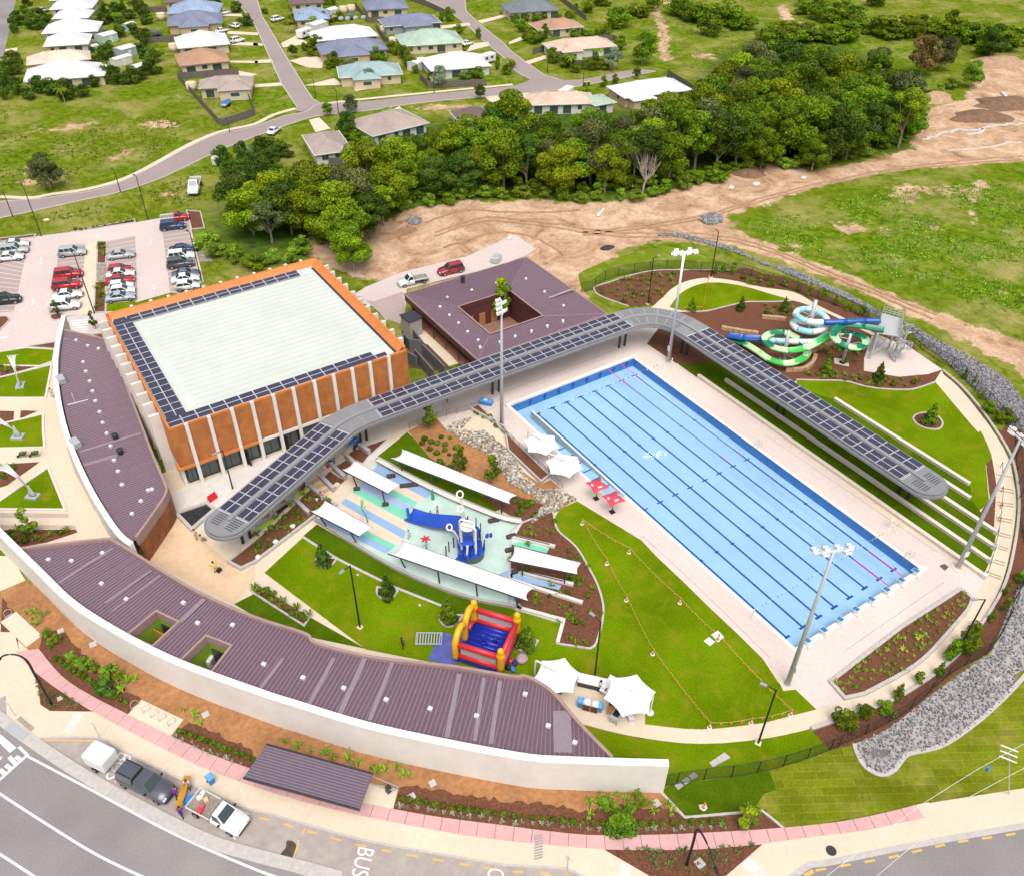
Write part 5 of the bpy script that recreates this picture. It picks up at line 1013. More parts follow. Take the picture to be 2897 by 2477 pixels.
o = empty('castle_blower',(*(-24.3,13.9),0),.4,'round grey pink blower bag beside the bouncy castle','blower'); b = MB(); b.smooth = True; b.lathe((0,0,0),[(.45,0),(.62,.25),(.6,.5),(.35,.62),(0,.65)],12); b.build('bag',mat('mauve_fabric',(.45,.32,.35),.8,.1,2),o); MB().tube([(-.2,.3,.3),(-.9,.6,.35)],.12,8).build('hose',i_blue,o)
for i,(p,m,lb) in enumerate((((-25.3,14.3),i_red,'red and yellow toy bag in the pile beside the castle'),((-25.1,13.9),paint('navy_bag',(.02,.03,.12),.6),'dark blue bag in the pile beside the castle'),((-25.7,13.4),paint('mid_blue',(.05,.20,.55),.5),'bright blue tub beside the castle wall'),((-26,13.8),black_metal,'black bag against the castle wall'))):
    o = empty('bag',(*p,0),i*.7,lb,'bag'); b = MB(); b.smooth = True; b.lathe((0,0,0),[(.25,0),(.34,.15),(.3,.4),(.1,.5),(0,.52)],10,1.2,.8); b.build('body',m,o); MB().tube([(-.15,0,.45),(0,0,.62),(.15,0,.45)],.03,5).build('handle',m,o)
# metal crate trolley on the lawn
o = empty('wire_trolley',(*(-30.9,21.1),0),ca_ang+.35,'pale slatted steel trolley lying on the lawn','trolley')
MB().bbox(-.75,.75,-1.35,-1.27,.25,.42).bbox(-.75,.75,1.27,1.35,.25,.42).bbox(-.75,-.67,-1.27,1.27,.25,.42).bbox(.67,.75,-1.27,1.27,.25,.42).build('frame',galv,o)
for i in range(9): MB().bbox(-.67,.67,-1.15+i*.285,-1.05+i*.285,.3,.34).build('slat',galv,o)
for x in (-.6,.6):
    for y in (-1.2,1.2): MB().bbox(x-.05,x+.05,y-.05,y+.05,.02,.25).build('leg',galv,o)

# ------------------------------------------------------------------ water slides and tower
sg = [paint('slide_dark_green',(.004,.20,.10),.28,coat=.3),paint('slide_pale_green',(.52,.76,.42),.28,coat=.3),paint('slide_green',(.06,.50,.09),.28,coat=.3)]
sb_ = [paint('slide_blue',(.012,.09,.36),.28,coat=.3),paint('slide_white',(.74,.78,.76),.28,coat=.3),paint('slide_cyan',(.32,.66,.72),.28,coat=.3)]
GP = cr([(*(50.8,30.5),4.7),(*(49.1,32.9),4.6),(*(47.4,34.7),4.5),(*(45.3,34.8),4.3),(*(44,34),4.2),(*(43.5,32.5),4.0),(*(44,31.1),3.8),(*(45.4,30.3),3.6),(*(47.4,30.7),3.4),(*(48.6,31.9),3.3),(*(48.5,33.6),3.1),(*(47.6,34.9),3.0),(*(45.6,35.4),2.9),(*(42.8,35.3),2.8),(*(40.1,35.4),2.6),(*(37.8,36.5),2.4),(*(36.8,38.7),2.2),(*(37.6,40.9),2.1),(*(39.8,41.5),2.0),(*(41.7,40.7),1.9),(*(42.4,38.7),1.7),(*(41.9,36.6),1.6),(*(40.4,35.1),1.4),(*(38.2,34.9),1.2),(*(36.3,35.7),1.1),(*(35.6,37.8),.9),(*(35.9,40.4),.75),(*(36,43),.6),(*(35.4,45),.45)],6)
gs = empty('green_water_slide',(*(43.7,37.4),0),0,'open green water slide looping around two posts','water slide')
cols = [0]*18+[0]*12+[1,1,1,1,1,1]*1+[0]*6+[1]*8+[0]*6+[1]*6+[1]*6+[2]*8+[1]*10+[2]*6+[1]*10+[0]*6
n_seg = len(GP)//6; pat = [0,0,0,0,1,0,1,0,1,0,0,1,2,1,2,1,0,1,0,1,0,1,2,1,2,1,1,0,0,0]
for k in range(n_seg):
    seg = GP[k*6:k*6+7]
    if len(seg) > 1: trough(seg,1.0,.4,gs,'trough_section',sg[pat[k % len(pat)]])
BP = cr([(*(52.2,32.4),5.0),(*(50.3,33.7),4.95),(*(47.8,35.1),4.9),(*(45,36.9),4.8),(*(43.4,38.6),4.7),(*(43.5,40.7),4.6),(*(44.8,41.6),4.5),(*(46.5,41.4),4.4),(*(47.4,40.1),4.3),(*(47.6,38.6),4.1),(*(47,37.4),3.8),(*(45.9,36.9),3.5),(*(43.8,37.4),3.3),(*(42.9,39.3),3.1),(*(43.6,41.1),2.9),(*(45.2,41.5),2.7),(*(46.6,39.8),2.5),(*(47,37.7),2.3),(*(45.9,36.8),2.1),(*(43.6,36.9),1.9),(*(41,39.2),1.6),(*(38.4,41.9),1.3),(*(36.5,44.1),1.0),(*(35.3,46.2),.7)],6)
bsd = empty('blue_water_slide',(*(45.7,39.3),0),0,'enclosed blue and white tube slide coiling round the tall post','water slide')
patb = [0,0,0,1,2,1,2,1,2,1,2,1,2,1,2,1,2,1,2,1,2,0,0]
for k in range(len(BP)//6):
    seg = BP[k*6:k*6+7]; b = MB(); b.smooth = True
    if k < 21: b.tube(seg,.47,12); part(bsd,'tube_section',sb_[patb[k % len(patb)]],b)
    else: trough(seg,1.2,.45,bsd,'run_out',sb_[0])
def prop(base,h,lean,label,root_name,attach,r=.28):
    o = empty('slide_post',(*base,0),0,label,'post'); b = MB(); b.smooth = True; b.tube([(0,0,0),(*lean,h)],r,10); b.build('mast',galv,o)
    for (x,y,z) in attach: MB().tube([(lean[0]*z/h,lean[1]*z/h,z-.1),(x-base[0],y-base[1],z-.15)],.06,6).build('strut',galv,o)
    MB().lathe((0,0,0),[(.5,0),(.5,.06),(0,.06)],10).build('base_plate',galv,o); return o
def att(P,idx): return [P[i] for i in idx]
prop((45.8,39.6),7.0,(0,0),'tall leaning steel mast inside the blue tube coil','m',att(BP,(26,38,50,60,74,86)),.32)
prop((38.7,37.8),5.0,(0,0),'steel mast inside the lower green slide loop','m',att(GP,(92,100,108,118,128,136,142)),.28)
prop((45.6,32.3),5.0,(0,0),'steel mast on a pale pad inside the upper green slide loop','m',att(GP,(22,32,42,52,62)),.22)
flat('post_pad',[(45.5,33.8),(46.9,32.2),(45.5,31),(44.3,32.7)],.06,conc_cream,kind=None); tag(COLL.objects['post_pad'],'square pale footing pad under the slide mast','footing')
tz = 4.55; tq = [(51.9,32.2),(55.2,34.1),(56.3,31.5),(51.7,28.4),(49.9,30.8)]
to = empty('slide_tower',(*(52.4,30.6),0),0,'galvanised steel slide tower with a caged spiral stair','tower')
part(to,'platform',mat('steel_grating',(.55,.56,.56),.5,.1,6,metal=.2),MB().prism(tq,tz-.12,tz))
for p in [(49.8,30.7),(53.7,29.3),(51.5,32),(54.3,30.9)]: part(to,'leg',galv,MB().tube([(*p,0),(*p,tz-.1)],.17,8))
part(to,'brace',galv,MB().tube([(*(49.8,30.7),.6),(*(54.3,30.9),3.4)],.06,6)); part(to,'brace',galv,MB().tube([(*(53.7,29.3),.6),(*(51.5,32),3.4)],.06,6)); part(to,'brace',galv,MB().tube([(*(49.8,30.7),1.0),(*(53.7,29.3),3.6)],.06,6))
rq_ = tq[1:4]
for zz in (.35,.7,1.1): part(to,'guard_rail',galv,MB().tube([(*p,tz+zz) for p in tq[0:4]],.05,6))
for p in resample(tq[0:4],.6): part(to,'baluster',galv,MB().tube([(p[0],p[1],tz),(p[0],p[1],tz+1.1)],.04,5))
sc_ = Vector((53.4,28.4)); sr = 1.25
part(to,'stair_column',galv,MB().tube([(*sc_,0),(*sc_,tz+.6)],.13,8))
for k in range(22):
    a0,a1 = R(200-k*26),R(200-(k+1)*26+3); z = .2*(k+1)
    part(to,'stair_tread',galv,MB().prism([tuple(sc_),(sc_.x+sr*math.cos(a0),sc_.y+sr*math.sin(a0)),(sc_.x+sr*math.cos(a1),sc_.y+sr*math.sin(a1))],z-.04,z,True,True))
    part(to,'stair_post',galv,MB().tube([(sc_.x+sr*math.cos(a0),sc_.y+sr*math.sin(a0),z),(sc_.x+sr*math.cos(a0),sc_.y+sr*math.sin(a0),z+1.1)],.05,5))
part(to,'stair_handrail',galv,MB().tube([(sc_.x+sr*math.cos(R(200-k*13)),sc_.y+sr*math.sin(R(200-k*13)),.1*(k+1)+1.15) for k in range(44)],.05,6))
stone_o = mat('sandstone_block',(.52,.34,.19),.85,.15,2)
for pts,lb in (([(44.8,47.9),(47,46),(48,44.5)],'behind the blue tube coil'),([(43.6,36.8),(48.6,36.5)],'under the green slide'),(cr([(43.5,35.7),(42,34.7),(39.9,34),(38,34.5),(36.1,35.7)],4),'curving round the lower slide loop'),([(37,49),(38.2,47.3),(39.9,45.6),(40.7,44.4)],'beside the slide run out')):
    ro = empty('sandstone_edge',(*pts[0],0),0,'row of rough sandstone blocks '+lb,'stone edging'); rs = resample(pts,.95)
    for i in range(len(rs)-1):
        a,c = rs[i],rs[i+1]; an = math.atan2(c[1]-a[1],c[0]-a[0]); m_ = lerp2(a,c,.5)
        part(ro,'block',stone_o,MB().box((m_[0],m_[1],.28+RND.uniform(-.05,.05)),(.9,.55+RND.uniform(-.08,.08),.56),an+RND.uniform(-.06,.06)))

# ------------------------------------------------------------------ terraces,ring stairs,rails
tx = [(24.85,-4.5,41.2),(27.45,-3.5,38.3),(29.85,-2.5,35.4),(32.2,-1.2,31),(34.85,3.8,28),(37.1,5.4,26.6)]
names = ('lowest','second','third','fourth','fifth','topmost')
for (x,y0,y1),nm in zip(tx,names):
    o = empty('terrace_seat',(x,(y0+y1)/2,0),0,'long pale concrete terrace seat, the %s one up from the pool' % nm,'seat wall','terrace seats')
    part(o,'wall',conc_cream,MB().bbox(x-.2,x+.2,y0,y1,0,.4)); part(o,'cap',mat('seat_cap',(.70,.62,.53),.8,.05,2),MB().bbox(x-.26,x+.26,y0-.02,y1+.02,.402,.46))
    if nm != 'topmost' and nm != 'fifth': part(o,'end_block',conc_white,MB().bbox(x-.3,x+.3,y0-.55,y0-.03,0,.6))
stp = empty('ring_stairs',(*(33.6,-1.1),0),0,'shallow path steps with steel handrails at the terrace ends','stairs')
for a,c in (([(41.9,4.8),(43.1,3.4)]),([(39.8,3.2),(41,1.9)]),([(39.4,2.9),(40.5,1.5)]),([(37.3,1.7),(38.6,0.4)]),([(36.9,1.4),(38.2,0.1)]),([(34.8,0.2),(36,-1.2)]),([(34.4,-0.1),(35.5,-1.4)]),([(32.4,-1.1),(33.4,-2.6)]),([(32,-1.4),(33,-2.8)]),([(30.4,-2.1),(31.2,-3.7)]),([(29.9,-2.3),(30.8,-3.8)]),([(28,-3.3),(28.9,-4.8)]),([(27.6,-3.5),(28.4,-5)]),([(25.9,-4.4),(26.6,-5.8)]),([(25.5,-4.5),(26.2,-6)])):
    part(stp,'step_nosing',mat('step_nosing',(.40,.30,.22),.8,.1,3),MB().strip([a,c],.14,0,.05))
for i,(a,c) in enumerate(([(43.6,5.3),(41,3.7)],[(39.4,2.5),(36.8,1)],[(36.6,0.8),(34.7,-0.2)],[(34.3,-0.5),(32.1,-1.6)],[(32,-1.7),(29.8,-2.7)],[(29.7,-2.9),(27.7,-3.7)],[(27.3,-3.9),(25.2,-4.8)])):
    part(stp,'handrail',dark_metal,MB().tube([(*a,0),(*a,.95),(*c,.95),(*c,0)],.035,5))
def balustrade(pts,label,h=1.1,sp_=1.4,m=None):
    o = empty('balustrade',(*pts[0],0),0,label,'railing'); m = m or mat('railing_grey',(.22,.20,.19),.5,.1,2); rs = resample(pts,sp_)+[pts[-1]]
    for p in rs: part(o,'post',m,MB().tube([(p[0],p[1],0),(p[0],p[1],h)],.035,5))
    part(o,'top_rail',m,MB().tube([(p[0],p[1],h) for p in pts],.04,5))
    part(o,'mesh_panel',screen_m,MB().strip(pts,.01,.12,h-.06)); return o
def screen(name,col,a):
    m = bpy.data.materials.new(name); m.use_nodes = True; N = m.node_tree.nodes; L = m.node_tree.links; b = N['Principled BSDF']; b.inputs['Base Color'].default_value = (*col,1); b.inputs['Roughness'].default_value = .7
    tc = N.new('ShaderNodeTexCoord'); nz = N.new('ShaderNodeTexNoise'); nz.inputs['Scale'].default_value = 40; L.new(tc.outputs['Object'],nz.inputs['Vector'])
    mr = N.new('ShaderNodeMapRange'); mr.inputs[3].default_value = a-.05; mr.inputs[4].default_value = a+.05; L.new(nz.outputs['Fac'],mr.inputs[0]); L.new(mr.outputs[0],b.inputs['Alpha']); return m
screen_m = screen('wire_mesh_grey',(.2,.2,.2),.14); screen_b = screen('wire_mesh_black',(.012,.02,.012),.17)
balustrade([(-16.2,53.1),(-11.7,53),(-6,52)],'grey railing on the bridge over the dry creek')
balustrade([(-6.2,45.8),(-6.2,44),(-6,35.1),(-6,32.2)],'grey railing along the pool deck above the creek planter')
def fence(pts,label,sp_=2.6,h=1.9):
    o = empty('mesh_fence',(*pts[0],0),0,label,'fence'); rs = resample(pts,sp_)+[pts[-1]]
    for p in rs: part(o,'post',black_metal,MB().tube([(p[0],p[1],0),(p[0],p[1],h)],.045,5))
    part(o,'mesh_panel',screen_b,MB().strip(pts,.01,.05,h-.05)); part(o,'top_rail',black_metal,MB().tube([(p[0],p[1],h) for p in pts],.03,5)); part(o,'mid_rail',black_metal,MB().tube([(p[0],p[1],.1) for p in pts],.03,5)); return o
fence(cr([(25.4,70.2),(27.4,69.9),(30.2,71),(32.6,71.3),(35.3,71.1),(37.9,70.3),(40.9,69.4),(43.5,68),(45.7,66.5),(47.5,64.3),(50.3,62.9),(52.6,60.9),(53.6,58.1)] + [(54.7,55.6),(55.6,52.9),(56.3,49.9),(57.3,47.3),(58,44.4),(58.5,41.7),(58.8,38.7),(59.9,36.7)],2),'black mesh fence round the north garden',3.0)
fence(cr([(59.8,31.4),(58.6,27.9),(58.1,25),(58.1,22.6),(56.9,19.5),(55.4,16.5),(53.1,11.7),(51.1,8)] + [(33.7,-4.1)] + [(39.6,-6),(36,-13)] + [(27.3,-7.9),(23.3,-9.2),(16.4,-11.1)] + [(10.9,-10.6),(2.5,-11),(-6.1,-9.7)],3),'black mesh fence outside the ring path by the grey rocks',3.0)
fence([(-6.1,-9.7),(-7.6,-9.4),(-9.2,-9),(-12.2,-8.1)] + [(-15.1,-6.9),(-17.7,-5.6),(-20.4,-4.4),(-21.1,-4.1)],'black mesh fence ending at the white wall',2.5)

# ------------------------------------------------------------------ poles and lamps
lampglow = glow('floodlight_lit',(1.0,.93,.80),90.0); lens = paint('lamp_lens',(.72,.74,.76),.2)
def flood(p,h,ang,lit,label,pad=True):
    o = empty('floodlight_mast',(*p,0),ang,label,'floodlight','pool floodlight masts')
    b = MB(); b.smooth = True; b.tube([(0,0,0),(0,0,h)],[.27,.13],12); b.build('mast',galv,o)
    MB().lathe((0,0,0),[(.5,0),(.5,.05),(.3,.07),(.3,.25),(0,.25)],12).build('base_flange',galv,o)
    MB().box((0,0,h+.05),(3.6,.14,.14)).build('cross_arm',white_metal,o)
    for i,(x,y) in enumerate(((-1.6,.35),(-.55,.35),(.5,.35),(1.55,.35),(-1.0,-.35),(1.0,-.35))):
        hd = MB(); M_ = Matrix.Translation((x,y,h+.15)) @ Matrix.Rotation(R(-35),4,'X')
        hd.box((0,0,0),(.52,.7,.16),0,M_).box((0,.2,.14),(.4,.22,.14),0,M_); l_ = hd.build('lamp_head',white_metal,o)
        le = MB(); le.box((0,-.02,-.10),(.44,.6,.04),0,M_)
        le.build('lamp_lens',lampglow if lit else lens,l_)
        MB().tube([(x,0,h+.05),(x,y*.8,h+.12)],.04,5).build('bracket',white_metal,o)
    MB().box((.28,0,2.4),(.12,.5,.7)).build('control_box',white_metal,o)
    if pad: MB().box((0,0,.03),(1.4,1.4,.06)).build('footing',conc_cream,o)
    return o
flood((-5.3,47.2),18.1,R(60),False,'tall floodlight mast beside the bridge rail')
flood((23.8,46.5),17.8,R(160),True,'tall floodlight mast with its lamps lit at the far pool corner',False)
flood((-4,-2.6),18.7,R(-25),False,'tall floodlight mast at the near lawn corner of the deck')
flood((23.8,-2.3),18.4,R(-110),False,'tall floodlight mast at the foot of the terrace steps')
def lamp_post(p,h,ang,label,arm=.9,m=None,foot=True):
    o = empty('lamp_post',(*p,0),ang,label,'lamp post','slim lamp posts'); m = m or black_metal
    MB().tube([(0,0,0),(0,0,h)],[.1,.07],8).build('pole',m,o); MB().tube([(0,0,h-.05),(arm,0,h+.05)],.05,6).build('arm',m,o)
    MB().box((arm+.2,0,h+.05),(.62,.28,.1)).build('lamp_head',grey_metal if m is black_metal else m,o)
    if foot: MB().box((0,0,.03),(.55,.55,.06)).build('footing',conc_cream,o)
    return o
lamp_post((-36.1,26.5),9.4,R(200),'tall black lamp post on the lawn beside the conical trees')
lamp_post((-19.4,8.3),8.6,R(100),'black lamp post rising behind the barbecue counter')
lamp_post((-11.1,-5.6),8.3,R(120),'black lamp post beside the ring path below the lawn')
lamp_post((13.6,-9.3),8.0,R(150),'black lamp post beside the leaf shaped bed')
lamp_post((-40,54.4),6.1,R(190),'black lamp post in front of the hall beside the canopy end',foot=False)
lamp_post((32.3,61.2),8.4,R(0),'black lamp post in the north garden near the fence')
lamp_post((47.4,62.3),8.6,R(90),'black lamp post behind the path loop')
for p,h,lb in (((-49.4,152.5),4.2,'leftmost dark street lamp on the mauve road'),((-46.4,140.7),9.5,'dark street lamp at the car park edge beside the verge'),((-29.1,153.3),4.6,'dark street lamp halfway along the mauve road'),((-27.9,137.5),8.5,'dark street lamp with pale head above the car park'),((1.1,175.2),3.0,'short dark street lamp beside the timber fence'),((28,173.5),6.0,'street lamp at the road junction'),((27.9,187.4),5.0,'street lamp on the lawn corner of the junction'),((56,175.3),4.0,'street lamp in front of the grey fence'),((91.7,174.4),4.5,'street lamp at the bend by the palm garden'),((92.4,158.8),5.0,'street lamp beside the two wheelie bins'),((-44.6,106.7),10.5,'lamp post at the end of the cream car park walk'),((-26.9,107.8),9.0,'dark lamp post at the upper car park corner')):
    lamp_post(p,h,R(100),lb,.7,dark_metal,False)
def curved_lamp(p,h,ang,reach,label):
    o = empty('street_lamp',(*p,0),ang,label,'street lamp'); b = MB(); b.smooth = True
    b.tube(cr([(0,0,0),(0,0,h*.6),(0,0,h*.9),(reach*.25,0,h*1.02),(reach*.7,0,h*1.03),(reach,0,h*.97)],4),[.11]*9+[.08]*12,8); b.build('pole',black_metal,o)
    MB().box((reach+.2,0,h*.96),(.6,.26,.1)).build('lamp_head',black_metal,o); return o
curved_lamp((-64.7,34),7.6,R(150),2.2,'tall street lamp with curved arm in the corner mulch bed')
curved_lamp((-24.2,-10.3),6.6,math.atan2(*(Vector((-24.69,-13.12))-Vector((-23.57,-9.83))).yx),3.2,'tall bent street lamp in the mulch bed at the bottom edge')

# ------------------------------------------------------------------ umbrellas,tables,bins,barbecue
umb_m = mat('umbrella_white',(.82,.80,.77),.8,.02,.5)
def umbrella(c,r,zt,rot,label,post=None,m=umb_m,n=6,base=True):
    o = empty('umbrella',(*c,0),rot,label,'umbrella'); b = MB(); vs = [(0,0,zt+.55)]
    k = 4; ring = []
    for i in range(n):
        a0,a1 = 2*math.pi*i/n,2*math.pi*(i+1)/n
        for j in range(k):
            t = j/k; p = lerp2((math.cos(a0),math.sin(a0)),(math.cos(a1),math.sin(a1)),t); s = 1-.09*4*t*(1-t); vs.append((p[0]*r*s,p[1]*r*s,zt+.05*4*t*(1-t)))
    N_ = n*k; b.add(vs,[(0,1+i,1+(i+1) % N_) for i in range(N_)]); f = b.build('canopy',m,o); md = f.modifiers.new('s','SOLIDIFY'); md.thickness = .03
    for i in range(n): a = 2*math.pi*i/n; MB().tube([(0,0,zt+.5),(math.cos(a)*r*.97,math.sin(a)*r*.97,zt-.02)],.025,5).build('rib',white_metal,o)
    if post:
        q = Matrix.Rotation(-rot,2) @ Vector((post[0]-c[0],post[1]-c[1])); bb_ = MB(); bb_.smooth = True; bb_.tube(cr([(q.x,q.y,0),(q.x,q.y,zt+.4),(q.x*.85,q.y*.85,zt+.75),(0,0,zt+.75)],4),.09,8); bb_.build('side_arm',white_metal,o)
        MB().lathe((q.x,q.y,0),[(.38,0),(.38,.07),(.1,.1),(0,.1)],12).build('base_plate',white_metal,o)
    else: MB().tube([(0,0,0),(0,0,zt+.5)],.05,6).build('pole',white_metal,o)
    return o
umbrella((-23.5,9.1),2.3,2.4,R(35),'white cantilever umbrella beside the purple roof corner',(-24.5,11.3))
umbrella((-19,3.7),2.5,2.4,R(35),'white cantilever umbrella over the barbecue table',(-17.4,2.3))
umbrella((-4.8,38.6),2.35,2.4,R(10),'white poolside umbrella nearer the railing corner',(-5.3,40.9))
umbrella((-4.8,33.7),2.4,2.4,R(10),'white poolside umbrella nearer the red umbrellas',(-5.6,35.8))
def red_umb(c,label):
    o = empty('red_umbrella',(*c,0),R(-6),label,'umbrella','red poolside umbrellas'); m = paint('red_canvas',(.62,.06,.09),.7); s = 1.05
    b = MB(); b.add([(0,0,2.75)]+[(x,y,2.25) for x,y in ((-s,-s),(0,-s*.86),(s,-s),(s*.86,0),(s,s),(0,s*.86),(-s,s),(-s*.86,0))],[(0,1+i,1+(i+1) % 8) for i in range(8)]); f = b.build('canopy',m,o); md = f.modifiers.new('s','SOLIDIFY'); md.thickness = .03
    for x,y,w_,d_ in ((0,-.62,.5,.18),(-.68,.1,.18,.38),(.68,.1,.18,.38)):
        zz = 2.75-.5*max(abs(x),abs(y))/s+.05; bb_ = MB(); t = .5/s
        bb_.add([(x+dx*w_/2,y+dy*d_/2,2.75-t*max(abs(x+dx*w_/2) if abs(x) > abs(y) else 0,abs(y+dy*d_/2) if abs(y) >= abs(x) else 0)+.035) for dx,dy in ((-1,-1),(1,-1),(1,1),(-1,1))],[(0,1,2,3)]); bb_.build('white_patch',white_metal,o)
    MB().tube([(0,0,0),(0,0,2.7)],.035,6).build('pole',black_metal,o); MB().bbox(-.3,.3,-.3,.3,0,.1).build('base',black_metal,o); return o
red_umb((-3.5,28.7),'red square umbrella with white patches nearer the white umbrellas'); red_umb((-3.3,25.8),'red square umbrella with white patches nearer the cones')
def wheelie(p,rz,label,body,lid):
    o = empty('wheelie_bin',(*p,0),rz,label,'bin'); b = MB(); b.add([(x*s,y*s,z) for z,s in ((.08,.8),(.95,1)) for x,y in ((-.28,-.32),(.28,-.32),(.28,.32),(-.28,.32))],[(0,1,5,4),(1,2,6,5),(2,3,7,6),(3,0,4,7),(3,2,1,0)]); b.build('body',body,o)
    l = MB(); l.add([(-.31,-.36,.96),(.31,-.36,.96),(.31,.36,.98),(-.31,.36,.98),(-.26,-.28,1.05),(.26,-.28,1.05),(.26,.3,1.08),(-.26,.3,1.08)],[(0,1,5,4),(1,2,6,5),(2,3,7,6),(3,0,4,7),(4,5,6,7)]); l.build('lid',lid,o)
    for x in (-.25,.25): w_ = MB(); w_.tube([(x-.04,.3,.1),(x+.04,.3,.1)],.1,8); w_.build('wheel',black_metal,o)
    MB().tube([(-.22,.38,.92),(.22,.38,.92)],.025,5).build('handle',body,o); return o
bin_b = paint('bin_blue',(.03,.22,.62),.5); bin_l = paint('bin_lid_blue',(.12,.36,.72),.5); bin_g = paint('bin_green',(.02,.12,.05),.5); bin_y = paint('bin_yellow',(.75,.55,.02),.5)
ang_b = math.atan2(*(Vector((-21.4,5))-Vector((-22.6,6.4))).yx)
wheelie((-22.5,6.5),ang_b,'blue wheelie bin left of the brown bin cabinet',bin_b,bin_l); wheelie((-21.3,5.1),ang_b,'blue wheelie bin right of the brown bin cabinet',bin_b,bin_l)
def cabinet(p,rz,label,lidm):
    o = empty('bin_cabinet',(*p,0),rz,label,'bin cabinet'); MB().bbox(-.75,.75,-.35,.35,.05,1.0).build('carcass',galv,o)
    for x in (-.72,.03): MB().bbox(x,x+.69,-.375,-.352,.1,.98).build('door',mat('brown_panel',(.13,.04,.02),.6,.15,3),o)
    for x in (-.72,.03):
        b = MB(); b.smooth = True; b.add([(x+dx*.69,y,z) for y,z in ((-.36,1.0),(-.36,1.12),(-.15,1.26),(.2,1.3),(.36,1.0)) for dx in (0,1)],[(0,1,3,2),(2,3,5,4),(4,5,7,6),(6,7,9,8),(0,2,4,6,8),(1,3,5,7,9)]); b.build('hood',lidm,o)
    return o
cabinet((-21.9,5.7),ang_b,'brown bin cabinet with white hoods between blue bins',white_metal)
cabinet((-24.1,53.5),ang_b+1.45,'brown bin cabinet with blue lids at the seat wall under the canopy',bin_b)
o = empty('counter',(*(-20.2,7.7),0),ang_b+.02,'white topped barbecue counter at the lamp post','counter'); MB().bbox(-1.35,1.35,-.45,.45,.05,.82).build('cabinet',mat('dark_cabinet',(.05,.035,.04),.6,.2,2),o); MB().bbox(-1.4,1.4,-.55,.55,.82,.9).build('top',white_metal,o)
for x in (-.9,0,.9): MB().bbox(x-.42,x+.42,-.475,-.452,.12,.78).build('door',dark_metal,o)
o = empty('long_table',(*(-19.1,6.6),0),ang_b+1.25,'pale folding table half under the umbrella','table'); MB().bbox(-1.1,1.1,-.38,.38,.7,.75).build('top',white_metal,o)
for x in (-.95,.95):
    for y in (-.3,.3): MB().tube([(x,y,0),(x,y,.7)],.03,5).build('leg',grey_metal,o)
o = empty('food_tray',(*(-19.7,6.2),.0),.3,'white tray of food on the long table','tray'); o.location.z = .76; MB().bbox(-.3,.3,-.2,.2,0,.05).build('dish',white_metal,o); MB().bbox(-.2,.15,-.1,.1,.05,.1).build('food',mat('food_mauve',(.30,.12,.2),.7,.3,8),o)
o = empty('barbecue',(*(-20.6,3.5),0),R(25),'stainless barbecue trolley with black hotplate','barbecue'); MB().bbox(-.62,.62,-.4,.4,.5,.95).build('body',galv,o); MB().bbox(-.3,.5,-.3,.3,.95,.99).build('hotplate',black_metal,o)
for x in (-.55,.55):
    for y in (-.35,.35): MB().tube([(x,y,0),(x,y,.5)],.04,5).build('leg',galv,o)
o = empty('cool_box',(*(-19.4,2.8),0),R(70),'pale lilac cool box at the umbrella edge','cool box'); MB().bbox(-.35,.35,-.25,.25,0,.4).build('tub',mat('lilac_plastic',(.55,.55,.75),.5,.05,2),o); MB().bbox(-.37,.37,-.27,.27,.4,.46).build('lid',white_metal,o)
o = empty('picnic_table',(*(-20.3,4.5),0),R(35),'small tan timber table beside the barbecue','table'); MB().bbox(-.7,.7,-.35,.35,.68,.74).build('top',timber,o)
for x in (-.6,.6):
    for y in (-.28,.28): MB().tube([(x,y,0),(x,y,.68)],.035,5).build('leg',timber,o)
# canopy picnic tables
lime = paint('lime_seat',(.42,.62,.02),.5)
for (p,q),lb in zip(([(-40.1,46.8),(-38.1,47)],[(-37.6,48.1),(-35.5,48.3)],[(-34.8,49.7),(-33.3,49.9)]),('nearest the canopy end','in the middle of the row under the canopy','nearest the stairs')):
    c = lerp2(p,q,.5); a = math.atan2(q[1]-p[1],q[0]-p[0]); o = empty('canopy_table',(*c,0),a,'brown slatted picnic table '+lb,'table','brown picnic tables under the canopy edge')
    for k in range(4): MB().bbox(-1.05,1.05,-.36+k*.19,-.36+k*.19+.16,.7,.75).build('slat',timber,o)
    for x in (-.85,.85): MB().tube([(x,-.3,0),(x,-.3,.7)],.035,5).tube([(x,.3,0),(x,.3,.7)],.035,5).tube([(x,-.3,.68),(x,.3,.68)],.03,5).build('leg_frame',black_metal,o)
wl_ = empty('seat_wall',(*(-39.3,45.1),0),0,'long cream seat wall with lime and black pads beside the canopy','seat wall')
part(wl_,'wall',conc_cream,MB().strip([(-42.7,43.5),(-37.9,45.7),(-32.3,49)],.5,0,.45))
for m,a in ((lime,[(-39.9,45.4),(-37.9,46)]),(black_metal,[(-37.1,46.9),(-35.6,47.5)]),(lime,[(-34.3,48.3),(-32.4,48.9)])): part(wl_,'seat_pad',m,MB().strip(a,.5,.452,.52))
gw = empty('seat_wall',(*(-25.2,51.1),0),0,'cream seat wall stepping behind the grey garden walls','seat wall')
part(gw,'wall',conc_cream,MB().strip([(-30.4,50.5),(-28.4,51.1),(-26.1,52.4),(-24.6,53.2)],.45,0,.5))
